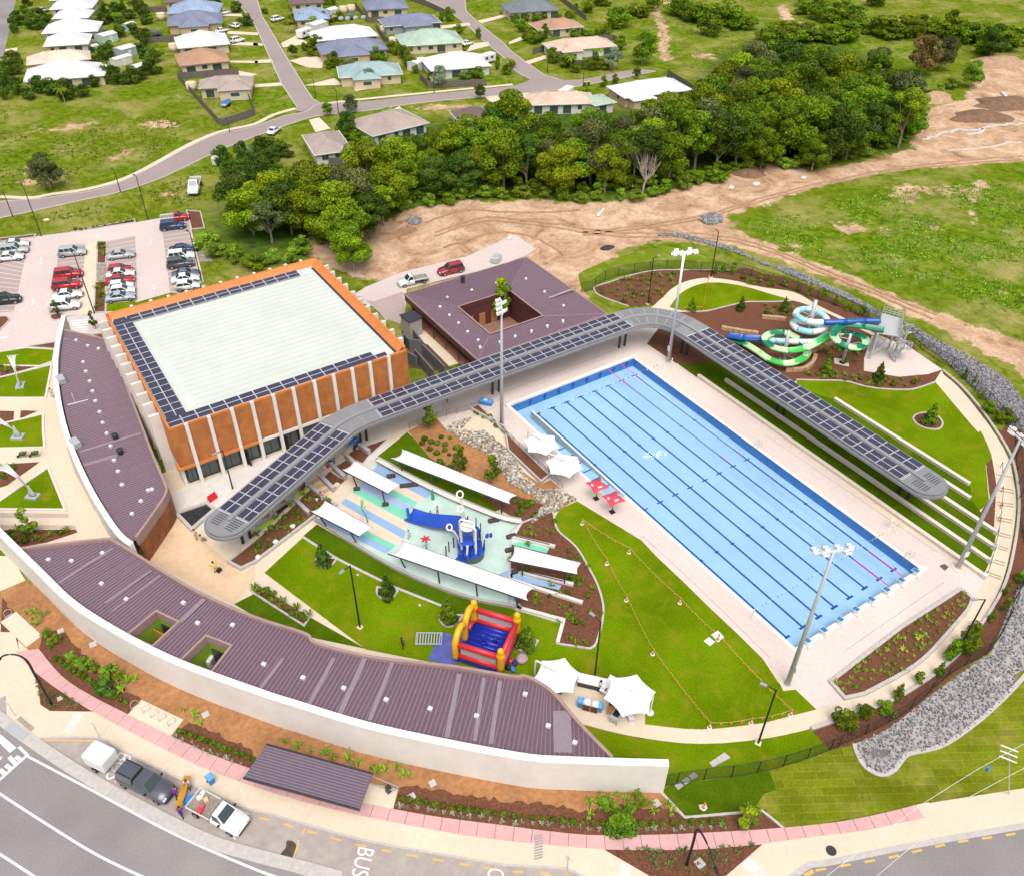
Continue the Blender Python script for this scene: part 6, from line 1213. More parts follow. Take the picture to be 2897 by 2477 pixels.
for a,lb in (([(-30.2,50.2),(-29.8,47.1)],'beside the stairs'),([(-28.2,51.4),(-27.7,48.3)],'second up from the stairs'),([(-25.9,52.7),(-25.6,50.4)],'third up from the stairs'),([(-23.5,53.2),(-23,51.1)],'beside the bin cabinet'),([(-34.5,47.9),(-34,44.8)],'opposite the short lawn sail'),([(-32.1,49.4),(-31.3,46.2)],'on the lower side of the stairs')):
    o = empty('garden_wall',(*a[0],0),0,'grey concrete garden wall '+lb,'wall','grey garden walls'); part(o,'wall',conc_grey,MB().strip(a,.42,0,.72)); part(o,'cap',mat('grey_cap',(.42,.42,.45),.8,.06,2),MB().strip(a,.46,.722,.77))
sts = empty('garden_stairs',(*(-30.5,48.4),0),0,'timber coloured stairs between grey garden walls','stairs')
for k in range(6):
    t0 = k/6; a = lerp2((-31.7,50),(-31.3,46.8),t0); c = lerp2((-30.5,50.4),(-30,46.9),t0)
    a2 = lerp2((-31.7,50),(-31.3,46.8),t0+1/6); c2 = lerp2((-30.5,50.4),(-30,46.9),t0+1/6); part(sts,'tread',plaza_tan if k % 2 else mat('tread_tan',(.50,.36,.22),.8,.1,2),MB().prism([a,c,c2,a2],0,.06+.05*(6-k)))
for p,lb in (((-36.4,43.9),'nearest the stairs'),((-39,42.6),'in the middle'),((-41.5,41.4),'nearest the plaza')):
    o = rounded_block('light_block',p,(.55,.55,.55),.6,white_metal,'white cube lamp in the canopy garden, %s' % lb,'lamp block','white cube lamps in the mulch')
rounded_block('utility_block',(-29.1,47.9),(.8,.6,.35),.5,conc_cream,'pale utility box at the planter corner by the stairs','utility box')

# planter pool with dark pebbles by canopy end and red sign
o = bed('pebble_planter',[(-47.1,53.5),(-43.5,53.3),(-43.1,51.7),(-45.3,50.5),(-46.4,49.9)],mat('dark_pebbles',(.05,.05,.055),.7,.5,4),z=.2,label='square planter of dark pebbles by the canopy end',kz=.42,kw=.4)
o = empty('sandwich_board',(*(-42.7,53.8),0),R(20),'bright red board on the paving by the pebble planter','sign'); b = MB(); b.add([(-.6,-.25,0),(.6,-.25,0),(.6,.05,.9),(-.6,.05,.9)],[(0,1,2,3)]); f = b.build('panel',paint('sign_red',(.60,.01,.02),.5),o); md = f.modifiers.new('s','SOLIDIFY'); md.thickness = .05
MB().tube([(-.5,.3,0),(-.5,.05,.88)],.03,5).tube([(.5,.3,0),(.5,.05,.88)],.03,5).build('prop',black_metal,o)

# ------------------------------------------------------------------ cones and bunting ropes on the lawn
con_o = paint('cone_orange',(.75,.14,.02),.5); con_w = paint('cone_white',(.75,.72,.70),.5)
def cone(p,label,h=.95):
    o = empty('traffic_cone',(*p,.03),0,label,'cone','orange bollard cones on the lawn'); MB().lathe((0,0,0),[(.23,0),(.23,.08),(.12,.1),(0,.1)],10).build('base',con_w,o)
    MB().lathe((0,0,.1),[(.13,0),(.1,.3)],10).build('lower_sleeve',con_o,o); MB().lathe((0,0,.4),[(.1,0),(.085,.22)],10).build('white_band',con_w,o); MB().lathe((0,0,.62),[(.085,0),(.06,h-.72),(.09,h-.68),(.09,h-.6),(0,h-.58)],10).build('top',con_o,o); return o
CONES = [((-7.6,26.1),'at the upper point of the roped lawn'),((-5.9,19.5),'second along the pool side of the rope'),((-9.1,19.5),'second along the splash pad side of the rope'),((-10.6,14.2),'third along the splash pad side of the rope'),((-6,10.8),'third along the pool side of the rope'),((-6,5),'on the white board by the rope'),((-12.8,7.3),'fourth along the splash pad side of the rope'),((-13.8,-2),'at the path corner of the roped lawn'),((-10.2,-3.8),'beside the path on the lower rope'),((-6.4,-5.2),'at the sharp end of the roped lawn')]
CP = [cone(p,'orange and white bollard cone '+lb) for p,lb in CONES]
cone((-19.7,-7.5),'orange and white bollard cone on a pale pad in the new turf')
flat('concrete_pad',[(-19.8,-7),(-19.2,-7.3),(-19.4,-7.7),(-20,-7.4)],.04,conc_cream,kind=None); tag(COLL.objects['concrete_pad'],'small pale pad under the cone in the new turf','pad')
rope_y = paint('rope_yellow',(.60,.55,.25),.6)
def bunting(ids,label):
    o = empty('bunting_rope',(*CONES[ids[0]][0],0),0,label,'bunting'); 
    for i,j in zip(ids,ids[1:]):
        a,c = CONES[i][0],CONES[j][0]; n = max(4,int(dist(a,c)/.9)); pts = []
        for k in range(n+1): t = k/n; p = lerp2(a,c,t); pts.append((p[0],p[1],.92-.25*4*t*(1-t)))
        part(o,'rope',rope_y,MB().tube(pts,.016,4))
        for k in range(1,n): x,y,z = pts[k]; d = Vector((c[0]-a[0],c[1]-a[1])).normalized()*.1; part(o,'flag',con_o,MB().add([(x-d.x*1.3,y-d.y*1.3,z+.03),(x+d.x*1.3,y+d.y*1.3,z+.03),(x+d.y*1.6,y-d.x*1.6,z-.2),(x-d.y*.5,y+d.x*.5,z-.22)],[(0,1,2),(0,1,3),(0,3,2),(1,2,3)]))
bunting((0,1,4,5,9),'orange flag rope along the pool side of the lawn'); bunting((0,2,3,6,7),'orange flag rope along the splash pad side of the lawn'); bunting((7,8,9),'orange flag rope beside the curving path')
for q,lb in (([(-6.1,5.9),(-5.1,5.9),(-5.2,4.9),(-6.1,4.9)],'nearer the pool with a cone on it'),([(-7.3,5.7),(-6.5,5.8),(-6.4,5),(-7.2,4.9)],'further from the pool')):
    o = flat('white_board',q,.06,white_metal,kind=None,th=.03); tag(o,'white board lying on the lawn, %s' % lb,'board','white boards on the lawn')
# loop lawn: orange barrier line
o = empty('bunting_rope',(*(46.6,62.1),0),0,'orange rope across the teardrop lawn','bunting'); part(o,'rope',con_o,MB().tube([(*(46.6,62.1),.8),(*(38.8,55.1),.8)],.04,4)); part(o,'post',con_o,MB().tube([(*(38.4,54.7),0),(*(38.4,54.7),1.0)],.08,6)); part(o,'post',con_o,MB().tube([(*(46.6,62.1),0),(*(46.6,62.1),1.0)],.08,6))
part(o,'rope',con_o,MB().tube([(*(38.4,54.7),.8),(*(35.9,56.5),.6)],.04,4))

# ------------------------------------------------------------------ pool fittings
ORD = 'first second third fourth fifth sixth seventh eighth ninth tenth'.split()
for i,x in enumerate(LX):
    o = empty('starting_block',(x,-.35,.05),0,'white starting block with blue top, %s from the lawn side' % ORD[i],'starting block','starting blocks at the near pool end')
    MB().bbox(-.2,.2,-.1,.15,0,.5).build('pedestal',white_metal,o); MB().add([(-.32,-.3,.62),(.32,-.3,.62),(.32,.45,.5),(-.32,.45,.5),(-.32,-.3,.7),(.32,-.3,.7),(.32,.45,.58),(-.32,.45,.58)],[(3,2,1,0),(4,5,6,7),(0,1,5,4),(1,2,6,5),(2,3,7,6),(3,0,4,7)]).build('platform',white_metal,o)
    MB().add([(-.27,-.25,.708),(.27,-.25,.708),(.27,.4,.604),(-.27,.4,.604)],[(0,1,2,3)]).build('blue_top',paint('block_blue',(.02,.20,.45),.5),o)
    MB().bbox(-.25,.25,-.55,-.3,0,.2).build('step',white_metal,o)
def lane_rope(x,lo,hi,label):
    o = empty('lane_rope',(x,25,-.04),0,label,'lane rope'); pk_ = paint('rope_pink',(.72,.05,.35),.5); bl = paint('rope_blue',(.06,.07,.45),.5)
    for a,c,m in ((-25,-20,pk_),(-20,-4,bl),(-4,0,bl),(0,1.5,paint('rope_red',(.65,.03,.08),.5)),(1.5,20,paint('rope_white',(.35,.38,.6),.5)),(20,25,pk_)): b = MB(); b.tube([(0,a+.02,0),(0,c-.02,0)],.06 if m in (pk_,bl) else .035,6); b.build('float_section',m,o)
    return o
lane_rope(15,0,50,'pink and blue lane rope third from the terrace side'); lane_rope(17.5,0,50,'pink and blue lane rope nearest the terraces')
def flags(y,label,x0=-1.2,x1=22.4):
    o = empty('backstroke_flags',(0,y,0),0,label,'flag line'); 
    for x in (x0,x1): MB().tube([(x,0,0),(x,0,1.8)],.04,6).build('stanchion',white_metal,o); MB().tube([(x,0,1.05),(x,0,1.75)],.09,6).build('pad',paint('pad_yellow',(.75,.68,.35),.6),o)
    n = 40; pts = [(x0+(x1-x0)*k/n,0,1.8-.25*4*(k/n)*(1-k/n)) for k in range(n+1)]; MB().tube(pts,.012,4).build('line',white_metal,o)
    for k in range(1,n): x,_,z = pts[k]; MB().add([(x-.11,0,z),(x+.11,0,z),(x,0,z-.32)],[(0,1,2)]).build('flag',white_metal if k % 4 < 2 else paint('flag_navy',(.03,.05,.25),.6),o)
flags(5,'line of small flags over the near end of the pool'); flags(45,'line of small flags over the far end of the pool',-.4,23)
for (p,lb) in (((21,1.7),'at the near corner of the pool'),((20.8,25.1),'halfway along the terrace side')):
    o = empty('pool_ladder',(20.35,p[1],0),0,'white pool ladder '+lb,'ladder')
    for dy in (-.25,.25): b = MB(); b.smooth = True; b.tube(cr([(.55,dy,0),(.5,dy,.75),(.1,dy,.85),(-.3,dy,.5),(-.32,dy,-.9)],4),.03,6); b.build('side_rail',galv,o)
    for z in (-.25,-.55,-.85): MB().tube([(-.32,-.25,z),(-.32,.25,z)],.025,5).build('rung',galv,o)
o = empty('life_ring',(*(22.5,6),0),.4,'white life ring on a post by the flag line','life ring'); MB().tube([(0,0,0),(0,0,1.3)],.04,6).build('post',white_metal,o); b = MB(); b.smooth = True; b.tube([(.36*math.cos(R(k*30)),0,1.3+.36*math.sin(R(k*30))) for k in range(12)],.09,8,False,True); b.build('ring',con_w,o)
o = flat('floor_grate',[(22.2,-1),(23,-1.1),(23,-1.7),(22.1,-1.8)],.03,mat('bronze_grate',(.16,.09,.06),.6,.2,8),kind=None); tag(o,'dark bronze floor grate by the terrace steps','grate')
b = MB(); o = empty('storage_boxes',(*(-4.6,52.3),0),R(-50),'blue covered storage box on the deck by the railing','storage box'); MB().bbox(-.9,.9,-.4,.4,0,.55).build('chest',bin_b,o); MB().bbox(-.95,.95,-.45,.45,.55,.65).build('lid',bin_l,o); MB().bbox(-.3,.2,-.2,.2,.652,.8).build('folded_towel',white_metal,o)

# ------------------------------------------------------------------ back roads,car park
def road(name,pts,z,m,label): return flat(name,pts,z,m,label=label)
UP = cr([(-52.5,162.4),(-50.3,161.4),(-42.8,158.5),(-38,157.9),(-33.3,157.2),(-26.9,159.2),(-19.2,164),(-10.4,170.6),(-1.4,175.3),(7.3,176)] + [(16.5,179.3),(22,179.2)] + [(27.6,183.5),(36.5,179.1),(54.3,175.1),(75.7,169.8)] + [(81.6,170.6),(87.8,169.4),(93.3,165.4),(100.8,164),(114.1,164),(118.6,160.5)],3)
LO = cr([(-53.6,153.8),(-51.6,153.2)] + [(-44.9,153.2),(-35.6,153.5),(-29,153.7),(-20,156.4),(-6.9,164),(-1.4,166.8),(4.5,169.2)] + [(19.4,174.4),(26,174.5),(38,171.4),(43.6,171.3),(54.6,169),(71.9,163.9)] + [(85.6,160.5),(101.7,159.5),(110.4,159.4),(118.4,159.3)],3)
mr_ = road('mauve_road',UP + LO[::-1],.03,asph_pink,'mauve asphalt road sweeping past the wood')
for e in (UP[:40],LO): MB().strip(e,.3,-.02,.1).build('kerb',kerbm,mr_)
MB().strip(offs(cr([(-50,164),(-44.8,160.1),(-40.9,159.8),(-34.4,158.6),(-26.6,160.2),(-18.8,165.3),(-10,172),(-0.9,176.8),(7.8,177.5)] + [(14.1,181.4),(20.7,183.1)],3),.0),1.3,0,.05).build('footpath',conc_cream,mr_)
MB().strip(cr([(27.6,182.9),(30.7,182.2),(37.4,180.9),(55,176.5),(77.5,170.6)],3),1.3,0,.05).build('footpath',conc_cream,mr_)
s1 = road('side_road',[(47.3,304),(41.3,268.8)] + [(36,247.4),(25,203.2),(21.4,184),(20,181.5),(21.8,178.7),(27.6,181.3),(27.1,187.3),(29.8,200.3),(36.9,232.4),(41.5,252.5),(47,276.9),(53.8,300),(57.6,311.5),(52.9,314.3)],.034,asph_pink,'mauve side road between the bungalows')
MB().strip([(53.8,300),(47,276.9),(41.5,252.5),(36.9,232.4),(29.8,200.3),(27.1,187.3),(27.7,183.2)],.3,0,.1).build('kerb',kerbm,s1); MB().strip([(47.3,304),(41.3,268.8)] + [(36,247.4),(25,203.2),(21.3,183.5)],.3,0,.1).build('kerb',kerbm,s1)
s2 = road('crescent_road',[(106,275.2),(104.8,269.1),(103.7,250.4),(99.4,231.4),(93.4,210.4),(88.8,191.2)] + [(85.1,182),(84.2,175.7),(84,171.8),(79,168.4),(87.5,163.1),(91.8,166.3),(89.8,173.5),(92,184.8),(95.2,199.5)] + [(97.6,206.2),(103.7,230.7),(108.8,247.3),(116.9,261.7),(119.9,266.7)],.038,asph_pink,'mauve crescent joining the road by the palm garden')
MB().strip([(116.9,261.7),(108.8,247.3),(103.7,230.7),(97.6,206.2)] + [(95.2,199.5),(92,184.8),(89.8,173.5),(90.7,167.6)],.3,0,.1).build('kerb',kerbm,s2); MB().strip([(104.8,269.1),(103.7,250.4),(99.4,231.4),(93.4,210.4),(88.8,191.2)] + [(85.1,182),(84.2,175.7),(84.6,172.5)],.3,0,.1).build('kerb',kerbm,s2)
road('far_road',[(-28.6,363.7),(-15.3,355.7),(-18.1,343.7),(-23.1,319.7),(-29.3,289.2),(-34.7,264.6),(-46.9,222.2)],.03,asphalt,'dark road at the top corner of the suburb')
dw = [[(20.1,173.4),(23,173.7),(22.1,165),(18.1,164.6)],[(38.5,168.3),(43.5,170.8),(42.5,166.9),(39.4,166.7)],[(65.7,165.6),(68.9,164.8),(68.1,161.7),(64.4,160.6)],[(29.6,199.1),(39.1,201),(38.9,194),(33.6,196.6)],[(18.8,207.1),(25.3,205),(24.6,202.2),(17.9,204.5)],[(26.8,228.8),(31.2,226.8),(30.4,223.6),(25.7,225.8)],[(35,223),(41.9,224.7),(44.5,220),(40,211.3),(36.9,213.9),(35.6,219.7)],[(32.9,246.8),(34.9,244.7),(34.3,241.9),(31.7,243.4)],[(20.4,232),(27.4,227.7),(26.5,225.3),(20.1,230)],[(30.7,264.4),(38.3,257.1),(37.2,254.2),(29.8,260.5)],[(27.3,251.1),(34.2,246),(33,242.7),(26.5,247.5)],[(35.6,287.8),(43.5,282),(42.3,278.8),(34.9,284.3)],[(39.8,241.7),(46.9,247.4),(47.1,237.2),(38.6,236.8)],[(91,234.7),(101.3,233.1),(100.3,229.9),(89.7,230.9)],[(89.4,211.2),(94.4,209.8),(92.5,206),(86.5,204.9),(82.9,204)],[(91.8,186.4),(103.8,189.6),(102.2,186.7),(91.7,183.6)],[(105,233.7),(118.1,236.5),(116.6,233.4),(104.4,230.2)],[(99.8,206.5),(105.9,209.5),(105.3,206.4),(98.2,204.1)],[(-31.7,277.8),(-28.3,278),(-28.9,274.5),(-32.1,275.7)],[(42.1,197.8),(42.2,196.4),(46.4,187.4),(39.1,187.6)],[(74,163.4),(77.1,162.7),(76.5,159.5),(73.4,160.2)],[(17.9,223.6),(22.7,215.1),(19.9,214.2),(17.2,218.6)]]
for i,q in enumerate(dw): flat('driveway',q,.05,conc_cream)
# car park
CPK = [(-59.3,142.6),(-53.2,142),(-48.7,141.5),(-41,139.5),(-30.3,137.4),(-25.7,136.8),(-20.9,135.4),(-26.6,107.6),(-31.8,106.9),(-38.3,106.7),(-37.9,106.9),(-42.1,105.8),(-47,107.6),(-48.8,108.3),(-51.4,101.3),(-59,102.8),(-63.9,104)]
cp = flat('car_park',CPK,.02,park_pave,label='pale concrete car park behind the sports hall')
for q,nm in (([(-57.6,139.8),(-53.5,139.9),(-50.2,134),(-55.3,114.3),(-60.7,116.3)],0),([(-44.3,134.9),(-40.2,133.1),(-46.4,109),(-50.8,110)],1),([(-36.6,132.1),(-31.8,131.7),(-37.8,106.8),(-42.1,108.9)],2),([(-25.7,136.8),(-20.9,135.4),(-27.8,105.8),(-32.5,106.8)],3)):
    flat('bay_block',q,.026,bay_pave,parent=cp)
wp_ = MATS['road_paint']
for (a,b,n) in (([(-44.4,134.4),(-40.3,132.8)],[(-50.8,110),(-46.4,109)],15),([(-36.7,131.8),(-31.9,131.5)],[(-42.1,109.1),(-37.7,107)],14),([(-25.9,136.2),(-21,134.8)],[(-32.4,107),(-27.7,106)],16),([(-53.7,139.1),(-50.3,133.5)],[(-59.7,117),(-55.3,114.7)],13)):
    for i in range(n+1): t = i/n; MB().strip([lerp2(a[0],b[0],t),lerp2(a[1],b[1],t)],.1,.026,.034).build('bay_line',wp_,cp)
for q in ([(-48.1,131.5),(-48.6,129.1)],[(-51.9,116.6),(-52.5,114.5)],[(-29.7,128.9),(-30.5,126.4)],[(-33.9,111.3),(-34.5,109.4)],[(-36.9,135),(-38.3,135.6)],[(-57.4,106.6),(-58.4,106.9)]): MB().strip(q,.3,.02,.032).build('arrow_shaft',wp_,cp)
for k in range(6): a = lerp2((-48.4,106.2),(-48.3,102.4),k/5); c = lerp2((-45.9,105.4),(-46.8,101.5),k/5); MB().strip([a,c],.42,.02,.034).build('zebra_bar',wp_,cp)
flat('car_park_walk',[(-40.2,133.1),(-38.4,132.6),(-44.7,106.8),(-46.9,107.5),(-45.4,112.7)],.04,conc_cream,parent=cp)
for q,lb in (([(-38.2,132.8),(-36.8,131.9),(-39,123.2),(-40.3,124.1)],'upper planted strip in the car park'),([(-42.1,117.2),(-40.6,116.5),(-43,106.2),(-44.6,106.9)],'lower planted strip in the car park'),([(-41.2,139.6),(-30.1,138.8),(-30.3,137.4),(-40.8,139.3)],'mulch strip on the car park verge edge'),([(-53,143.7),(-47.1,142),(-47.6,140.9),(-53.2,142.3)],'mulch strip at the left verge edge'),([(-20.5,137.5),(-18.4,135.5),(-20,128),(-22.2,128.7)],'mulch square above the parked tow truck'),([(-50.6,109.9),(-49.4,109.9),(-49,109.3),(-49.3,107.7),(-50.4,107.8),(-50.8,108.7)],'small island bed in front of the white wagon'),([(-59.1,114.8),(-56.4,113.1),(-56.3,111.7),(-58.1,109.3),(-59.8,109.2)],'island bed at the left edge of the car park'),([(-31.9,106.5),(-27.8,106.4),(-28.4,105.8),(-31.2,105.5)],'mulch at the corner of the bays'),([(-55.5,102),(-51.5,101.1),(-52,99.2)],'mulch wedge in front of the entry wing'),([(-46.6,100.3),(-44,99.5),(-44.5,97)],'mulch at the tip of the entry wing')):
    bed('car_park_bed',q,label=lb,z=.06)
flat('swale_stones',[(-40.4,123.9),(-38.9,122.9),(-40.4,116.7),(-41.9,117.4)],.06,mat('pale_stones',(.45,.40,.33),.85,.35,3),parent=cp); flat('swale_stones',[(-23.4,121),(-21.3,120),(-23.1,114),(-25.1,115)],.06,MATS['pale_stones'],parent=cp)
flat('car_park_lawn',[(-42.2,108.7),(-38,107.2),(-39.6,104.7),(-42.8,106.3)],.05,lawn,parent=cp)
flat('service_yard',[(-8.7,89.2),(-4.1,91.3),(3.7,92.6),(15.7,91.6),(27.3,94.2)] + [(28,93.8),(27.9,87.2),(25,86.2),(18.2,85.5)] + [(1.2,86.9),(-2.4,80.5),(-6.2,79.7),(-6,84.6)],.02,park_pave,label='pale concrete service yard behind the change rooms')
flat('yard_patch',[(-8.5,89.6),(-5.2,86.1),(0.3,86.5),(-2.2,80.8),(-4.9,77.5),(-6,80),(-6.3,88.7)],.026,bay_pave)

# ------------------------------------------------------------------ vehicles
tyre = paint('tyre_black',(.012,.012,.013),.8); rim = paint('alloy_rim',(.4,.4,.42),.35,metal=.5); lampw = paint('headlamp',(.7,.72,.75),.15); lampr = paint('tail_lamp',(.45,.01,.01),.25)
PAINT = {k: paint('car_'+k,c,.25,coat=.6) for k,c in dict(white=(.78,.78,.77),silver=(.42,.43,.45),red=(.42,.012,.025),black=(.015,.015,.018),blue=(.02,.04,.12),slate=(.10,.13,.17),grey=(.075,.08,.10),paleblue=(.38,.44,.52),maroon=(.30,.02,.03)).items()}
KIND = dict(sedan=(4.7,1.8,1.45,.92,.72,.9,-1.55,.95,-.85,.1),suv=(4.7,1.88,1.75,1.05,.95,1.03,-2.2,1.05,-1.95,.35),hatch=(4.1,1.75,1.5,.95,.8,.93,-1.9,.95,-1.45,.1),ute=(5.2,1.85,1.75,1.05,.98,1.05,-.6,1.25,-.45,.55),utebed=(5.2,1.85,1.75,1.05,.98,1.05,.05,1.3,.15,.6))
def make_car(kind,canopy=False,tray=False):
    L_,W_,H,belt,hood,trunk,a0,a1,b0,b1 = KIND[kind]; w_ = W_/2; root = empty('parked_car',(0,0,0))
    xs = [-L_/2,-L_/2+.12,-L_/2+.6,a0,0,a1,L_/2-.7,L_/2-.2,L_/2]; top = [trunk-.25,trunk-.05,trunk,belt,belt,belt,hood,hood-.12,hood-.35]; wd = [.86,.95,.99,1,1,1,.98,.93,.82]
    if tray: xs = [a0-.15,a0-.1,a0-.05,a0,.4,a1,L_/2-.7,L_/2-.2,L_/2]; top[0] = top[1] = top[2] = belt; wd[0] = wd[1] = wd[2] = 1
    b = MB(); b.smooth = True; vs = []
    for x,t,s in zip(xs,top,wd):
        for y,z in ((.88,.28),(1,.45),(1.0,t*.78),(.9,t)): vs.append((x,w_*s*y,z))
        for y,z in ((-.9,t),(-1.0,t*.78),(-1,.45),(-.88,.28)): vs.append((x,w_*s*y,z))
    k = 8; b.add(vs,[(i*k+j,i*k+(j+1) % k,(i+1)*k+(j+1) % k,(i+1)*k+j) for i in range(len(xs)-1) for j in range(k)]+[tuple(range(k)),tuple((len(xs)-1)*k+j for j in range(k-1,-1,-1))])
    body = b.build('body',None,root); body.data.materials.append(PAINT['white']); body.material_slots[0].link = 'OBJECT'
    wb,wt = w_*.9,w_*.74
    g = [(a0,-wb,belt-.01),(a1,-wb,belt-.01),(a1,wb,belt-.01),(a0,wb,belt-.01),(b0,-wt,H),(b1,-wt,H),(b1,wt,H),(b0,wt,H)]
    b = MB(); b.add(g,[(4,5,6,7),(0,1,5,4),(1,2,6,5),(2,3,7,6),(3,0,4,7)]); rf = b.build('roof',None,root); rf.data.materials.append(PAINT['white']); rf.material_slots[0].link = 'OBJECT'
    md = rf.modifiers.new('b','BEVEL'); md.width = .06; md.segments = 2
    V_ = [Vector(p) for p in g]
    def pane(name,i,j,k2,l,u0,u1,v0,v1):
        q = lambda u,v: (V_[i].lerp(V_[j],u)).lerp(V_[l].lerp(V_[k2],u),v); P_ = [q(u0,v0),q(u1,v0),q(u1,v1),q(u0,v1)]
        n = (P_[1]-P_[0]).cross(P_[3]-P_[0]).normalized()*.012; c = sum(P_,Vector())/4
        if n.dot(c-Vector(((a0+a1)/2,0,belt))) < 0: n = -n
        MB().add([p+n for p in P_],[(0,1,2,3)]).build(name,glass,root)
    pane('windscreen',1,2,6,5,.07,.93,.08,.94); pane('rear_window',3,0,4,7,.08,.92,.1,.88)
    if a1-a0 > 2: sp_ = ((.06,.34),(.38,.66),(.70,.93))if kind == 'suv' else ((.06,.5),(.54,.94))
    else: sp_ = ((.08,.92),) if tray else ((.06,.48),(.52,.94))
    for u0,u1 in sp_: pane('side_window',0,1,5,4,u0,u1,.12,.88); pane('side_window',3,2,6,7,u0,u1,.12,.88)
    for x in (-L_/2+.85,L_/2-.85):
        for s in (-1,1):
            b = MB(); b.smooth = False; b.tube([(x,s*(w_-.2),.33),(x,s*(w_+.01),.33)],.33,14); wh = b.build('wheel',tyre,root); MB().tube([(x,s*(w_-.05),.33),(x,s*(w_+.02),.33)],.2,10).build('rim',rim,wh)
    for s in (-1,1):
        MB().box((L_/2-.13,s*w_*.62,hood-.25),(.2,.36,.16)).build('headlight',lampw,root)
        if not tray: MB().box((-L_/2+.06,s*w_*.72,trunk-.28),(.14,.26,.2)).build('tail_light',lampr,root)
        MB().box((a1-.35,s*(w_+.08),belt+.06),(.14,.2,.13)).build('mirror',black_metal,root)
    MB().box((L_/2-.05,0,.42),(.14,w_*1.5,.2)).build('bumper',black_metal,root); MB().box((-L_/2+.05,0,.42),(.14,w_*1.5,.2)).build('bumper',black_metal,root)
    if canopy:
        b = MB(); b.add([(-L_/2+.1,-.82,belt),(a0-.1,-.82,belt),(a0-.1,.82,belt),(-L_/2+.1,.82,belt),(-L_/2+.25,-.7,H+.02),(a0-.1,-.7,H+.02),(a0-.1,.7,H+.02),(-L_/2+.25,.7,H+.02)],[(4,5,6,7),(0,1,5,4),(1,2,6,5),(2,3,7,6),(3,0,4,7)]); c = b.build('tub_canopy',None,root); c.data.materials.append(PAINT['white']); c.material_slots[0].link = 'OBJECT'
        for s in (-1,1): MB().tube([(-L_/2+.4,s*.62,H+.08),(a0-.2,s*.62,H+.08)],.035,5).build('roof_rail',black_metal,root)
    if tray:
        x0,x1 = -L_/2,a0-.2; tm = mat('tray_deck',(.32,.27,.22),.8,.2,4); MB().bbox(x0,x1,-w_,w_,.82,.9).build('tray_floor',tm,root); MB().bbox(x0,x1,-.3,.3,.45,.82).build('chassis',black_metal,root)
        for q in ((x0,x1,-w_,-w_+.05),(x0,x1,w_-.05,w_),(x0,x0+.05,-w_+.05,w_-.05)): MB().bbox(*q,.9,1.15).build('tray_side',white_metal,root)
        MB().tube([(x1+.03,-.8,.9),(x1+.03,-.8,1.65),(x1+.03,.8,1.65),(x1+.03,.8,.9)],.04,6).build('head_board',grey_metal,root)
    return root
PROTO = {}
def car(p,ang,kind,col,label,canopy=False,tray=False,group=None,cat='car',name='parked_car'):
    k = (kind,canopy,tray)
    if k not in PROTO: PROTO[k] = make_car(*k); o = PROTO[k]; PROTO[k].name = name
    else: o = copy_tree(PROTO[k]); o.name = name
    o.location = (p[0],p[1],.03); o.rotation_euler = (0,0,ang)
    for ch in o.children:
        if ch.name.split('.')[0] in ('body','roof','tub_canopy'): ch.material_slots[0].material = PAINT[col]
    tag(o,label,cat,group); return o
A_ = math.atan2(*(Vector((-41,129.4))-Vector((-45,130.6))).yx); gp_ = 'cars parked in the car park bays'
for p,kd,col,lb,fl in (((-51,138.5),'sedan','white','white sedan at the top of the left bays',0),((-51.6,135.9),'suv','silver','silver wagon between two white cars at the left',0),((-52.7,133.6),'sedan','white','white sedan lowest of the three at the left edge',0),((-55.8,117.8),'suv','black','black car alone at the left edge',0),
    ((-43.1,129.6),'suv','silver','silver four wheel drive alone beside the cream walk',0),((-45.4,121.5),'suv','red','upper of two red four wheel drives',0),((-46.4,117.7),'suv','red','lower of two red four wheel drives',0),((-47,114.2),'sedan','white','white sedan below the red four wheel drives',0),((-48.1,110.7),'suv','white','white wagon next to the small island bed',0),
    ((-36.1,124),'sedan','silver','silver sedan alone at the top of the third row',0),((-37.6,118.5),'hatch','red','red hatchback at the head of the third row cluster',0),((-37.9,116.9),'sedan','white','white sedan between two red cars',0),((-38.5,114.8),'sedan','red','red car below the white sedan in the third row',0),((-38.9,112.5),'hatch','white','white hatchback below the red car in the third row',0),((-39.1,110.8),'hatch','white','white hatchback second from the end of the third row',0),((-39.9,108.8),'sedan','paleblue','pale blue sedan at the end of the third row',0),
    ((-25,130.8),'suv','blue','dark blue four wheel drive below the tow truck',0),((-26.2,120.5),'sedan','blue','dark blue sedan at the head of the right row',0),((-27.3,117.8),'suv','white','white four wheel drive in the right row',0),((-28.2,115.1),'suv','grey','charcoal four wheel drive in the right row',0),((-28.5,111),'sedan','slate','slate blue sedan in the right row',0),((-29.1,109.3),'sedan','white','white sedan next to the slate blue one',0),((-29.6,106.6),'hatch','white','white rounded hatchback at the end of the right row',0)):
    car(p,A_+RND.uniform(-.03,.03),kd,col,lb,group=gp_)
car((-23.6,134.2),A_,'utebed','red','red and white tow truck at the top of the car park',tray=True,cat='truck',name='tow_truck')
car((3,88),math.atan2(*(Vector((1.5,89.8))-Vector((6.2,89.1))).yx),'utebed','white','white tray utility in the service yard',tray=True,cat='utility',name='tray_utility')
car((10.4,87.9),math.atan2(*(Vector((9,89.2))-Vector((13.1,88.7))).yx),'suv','maroon','maroon wagon parked behind the change rooms')
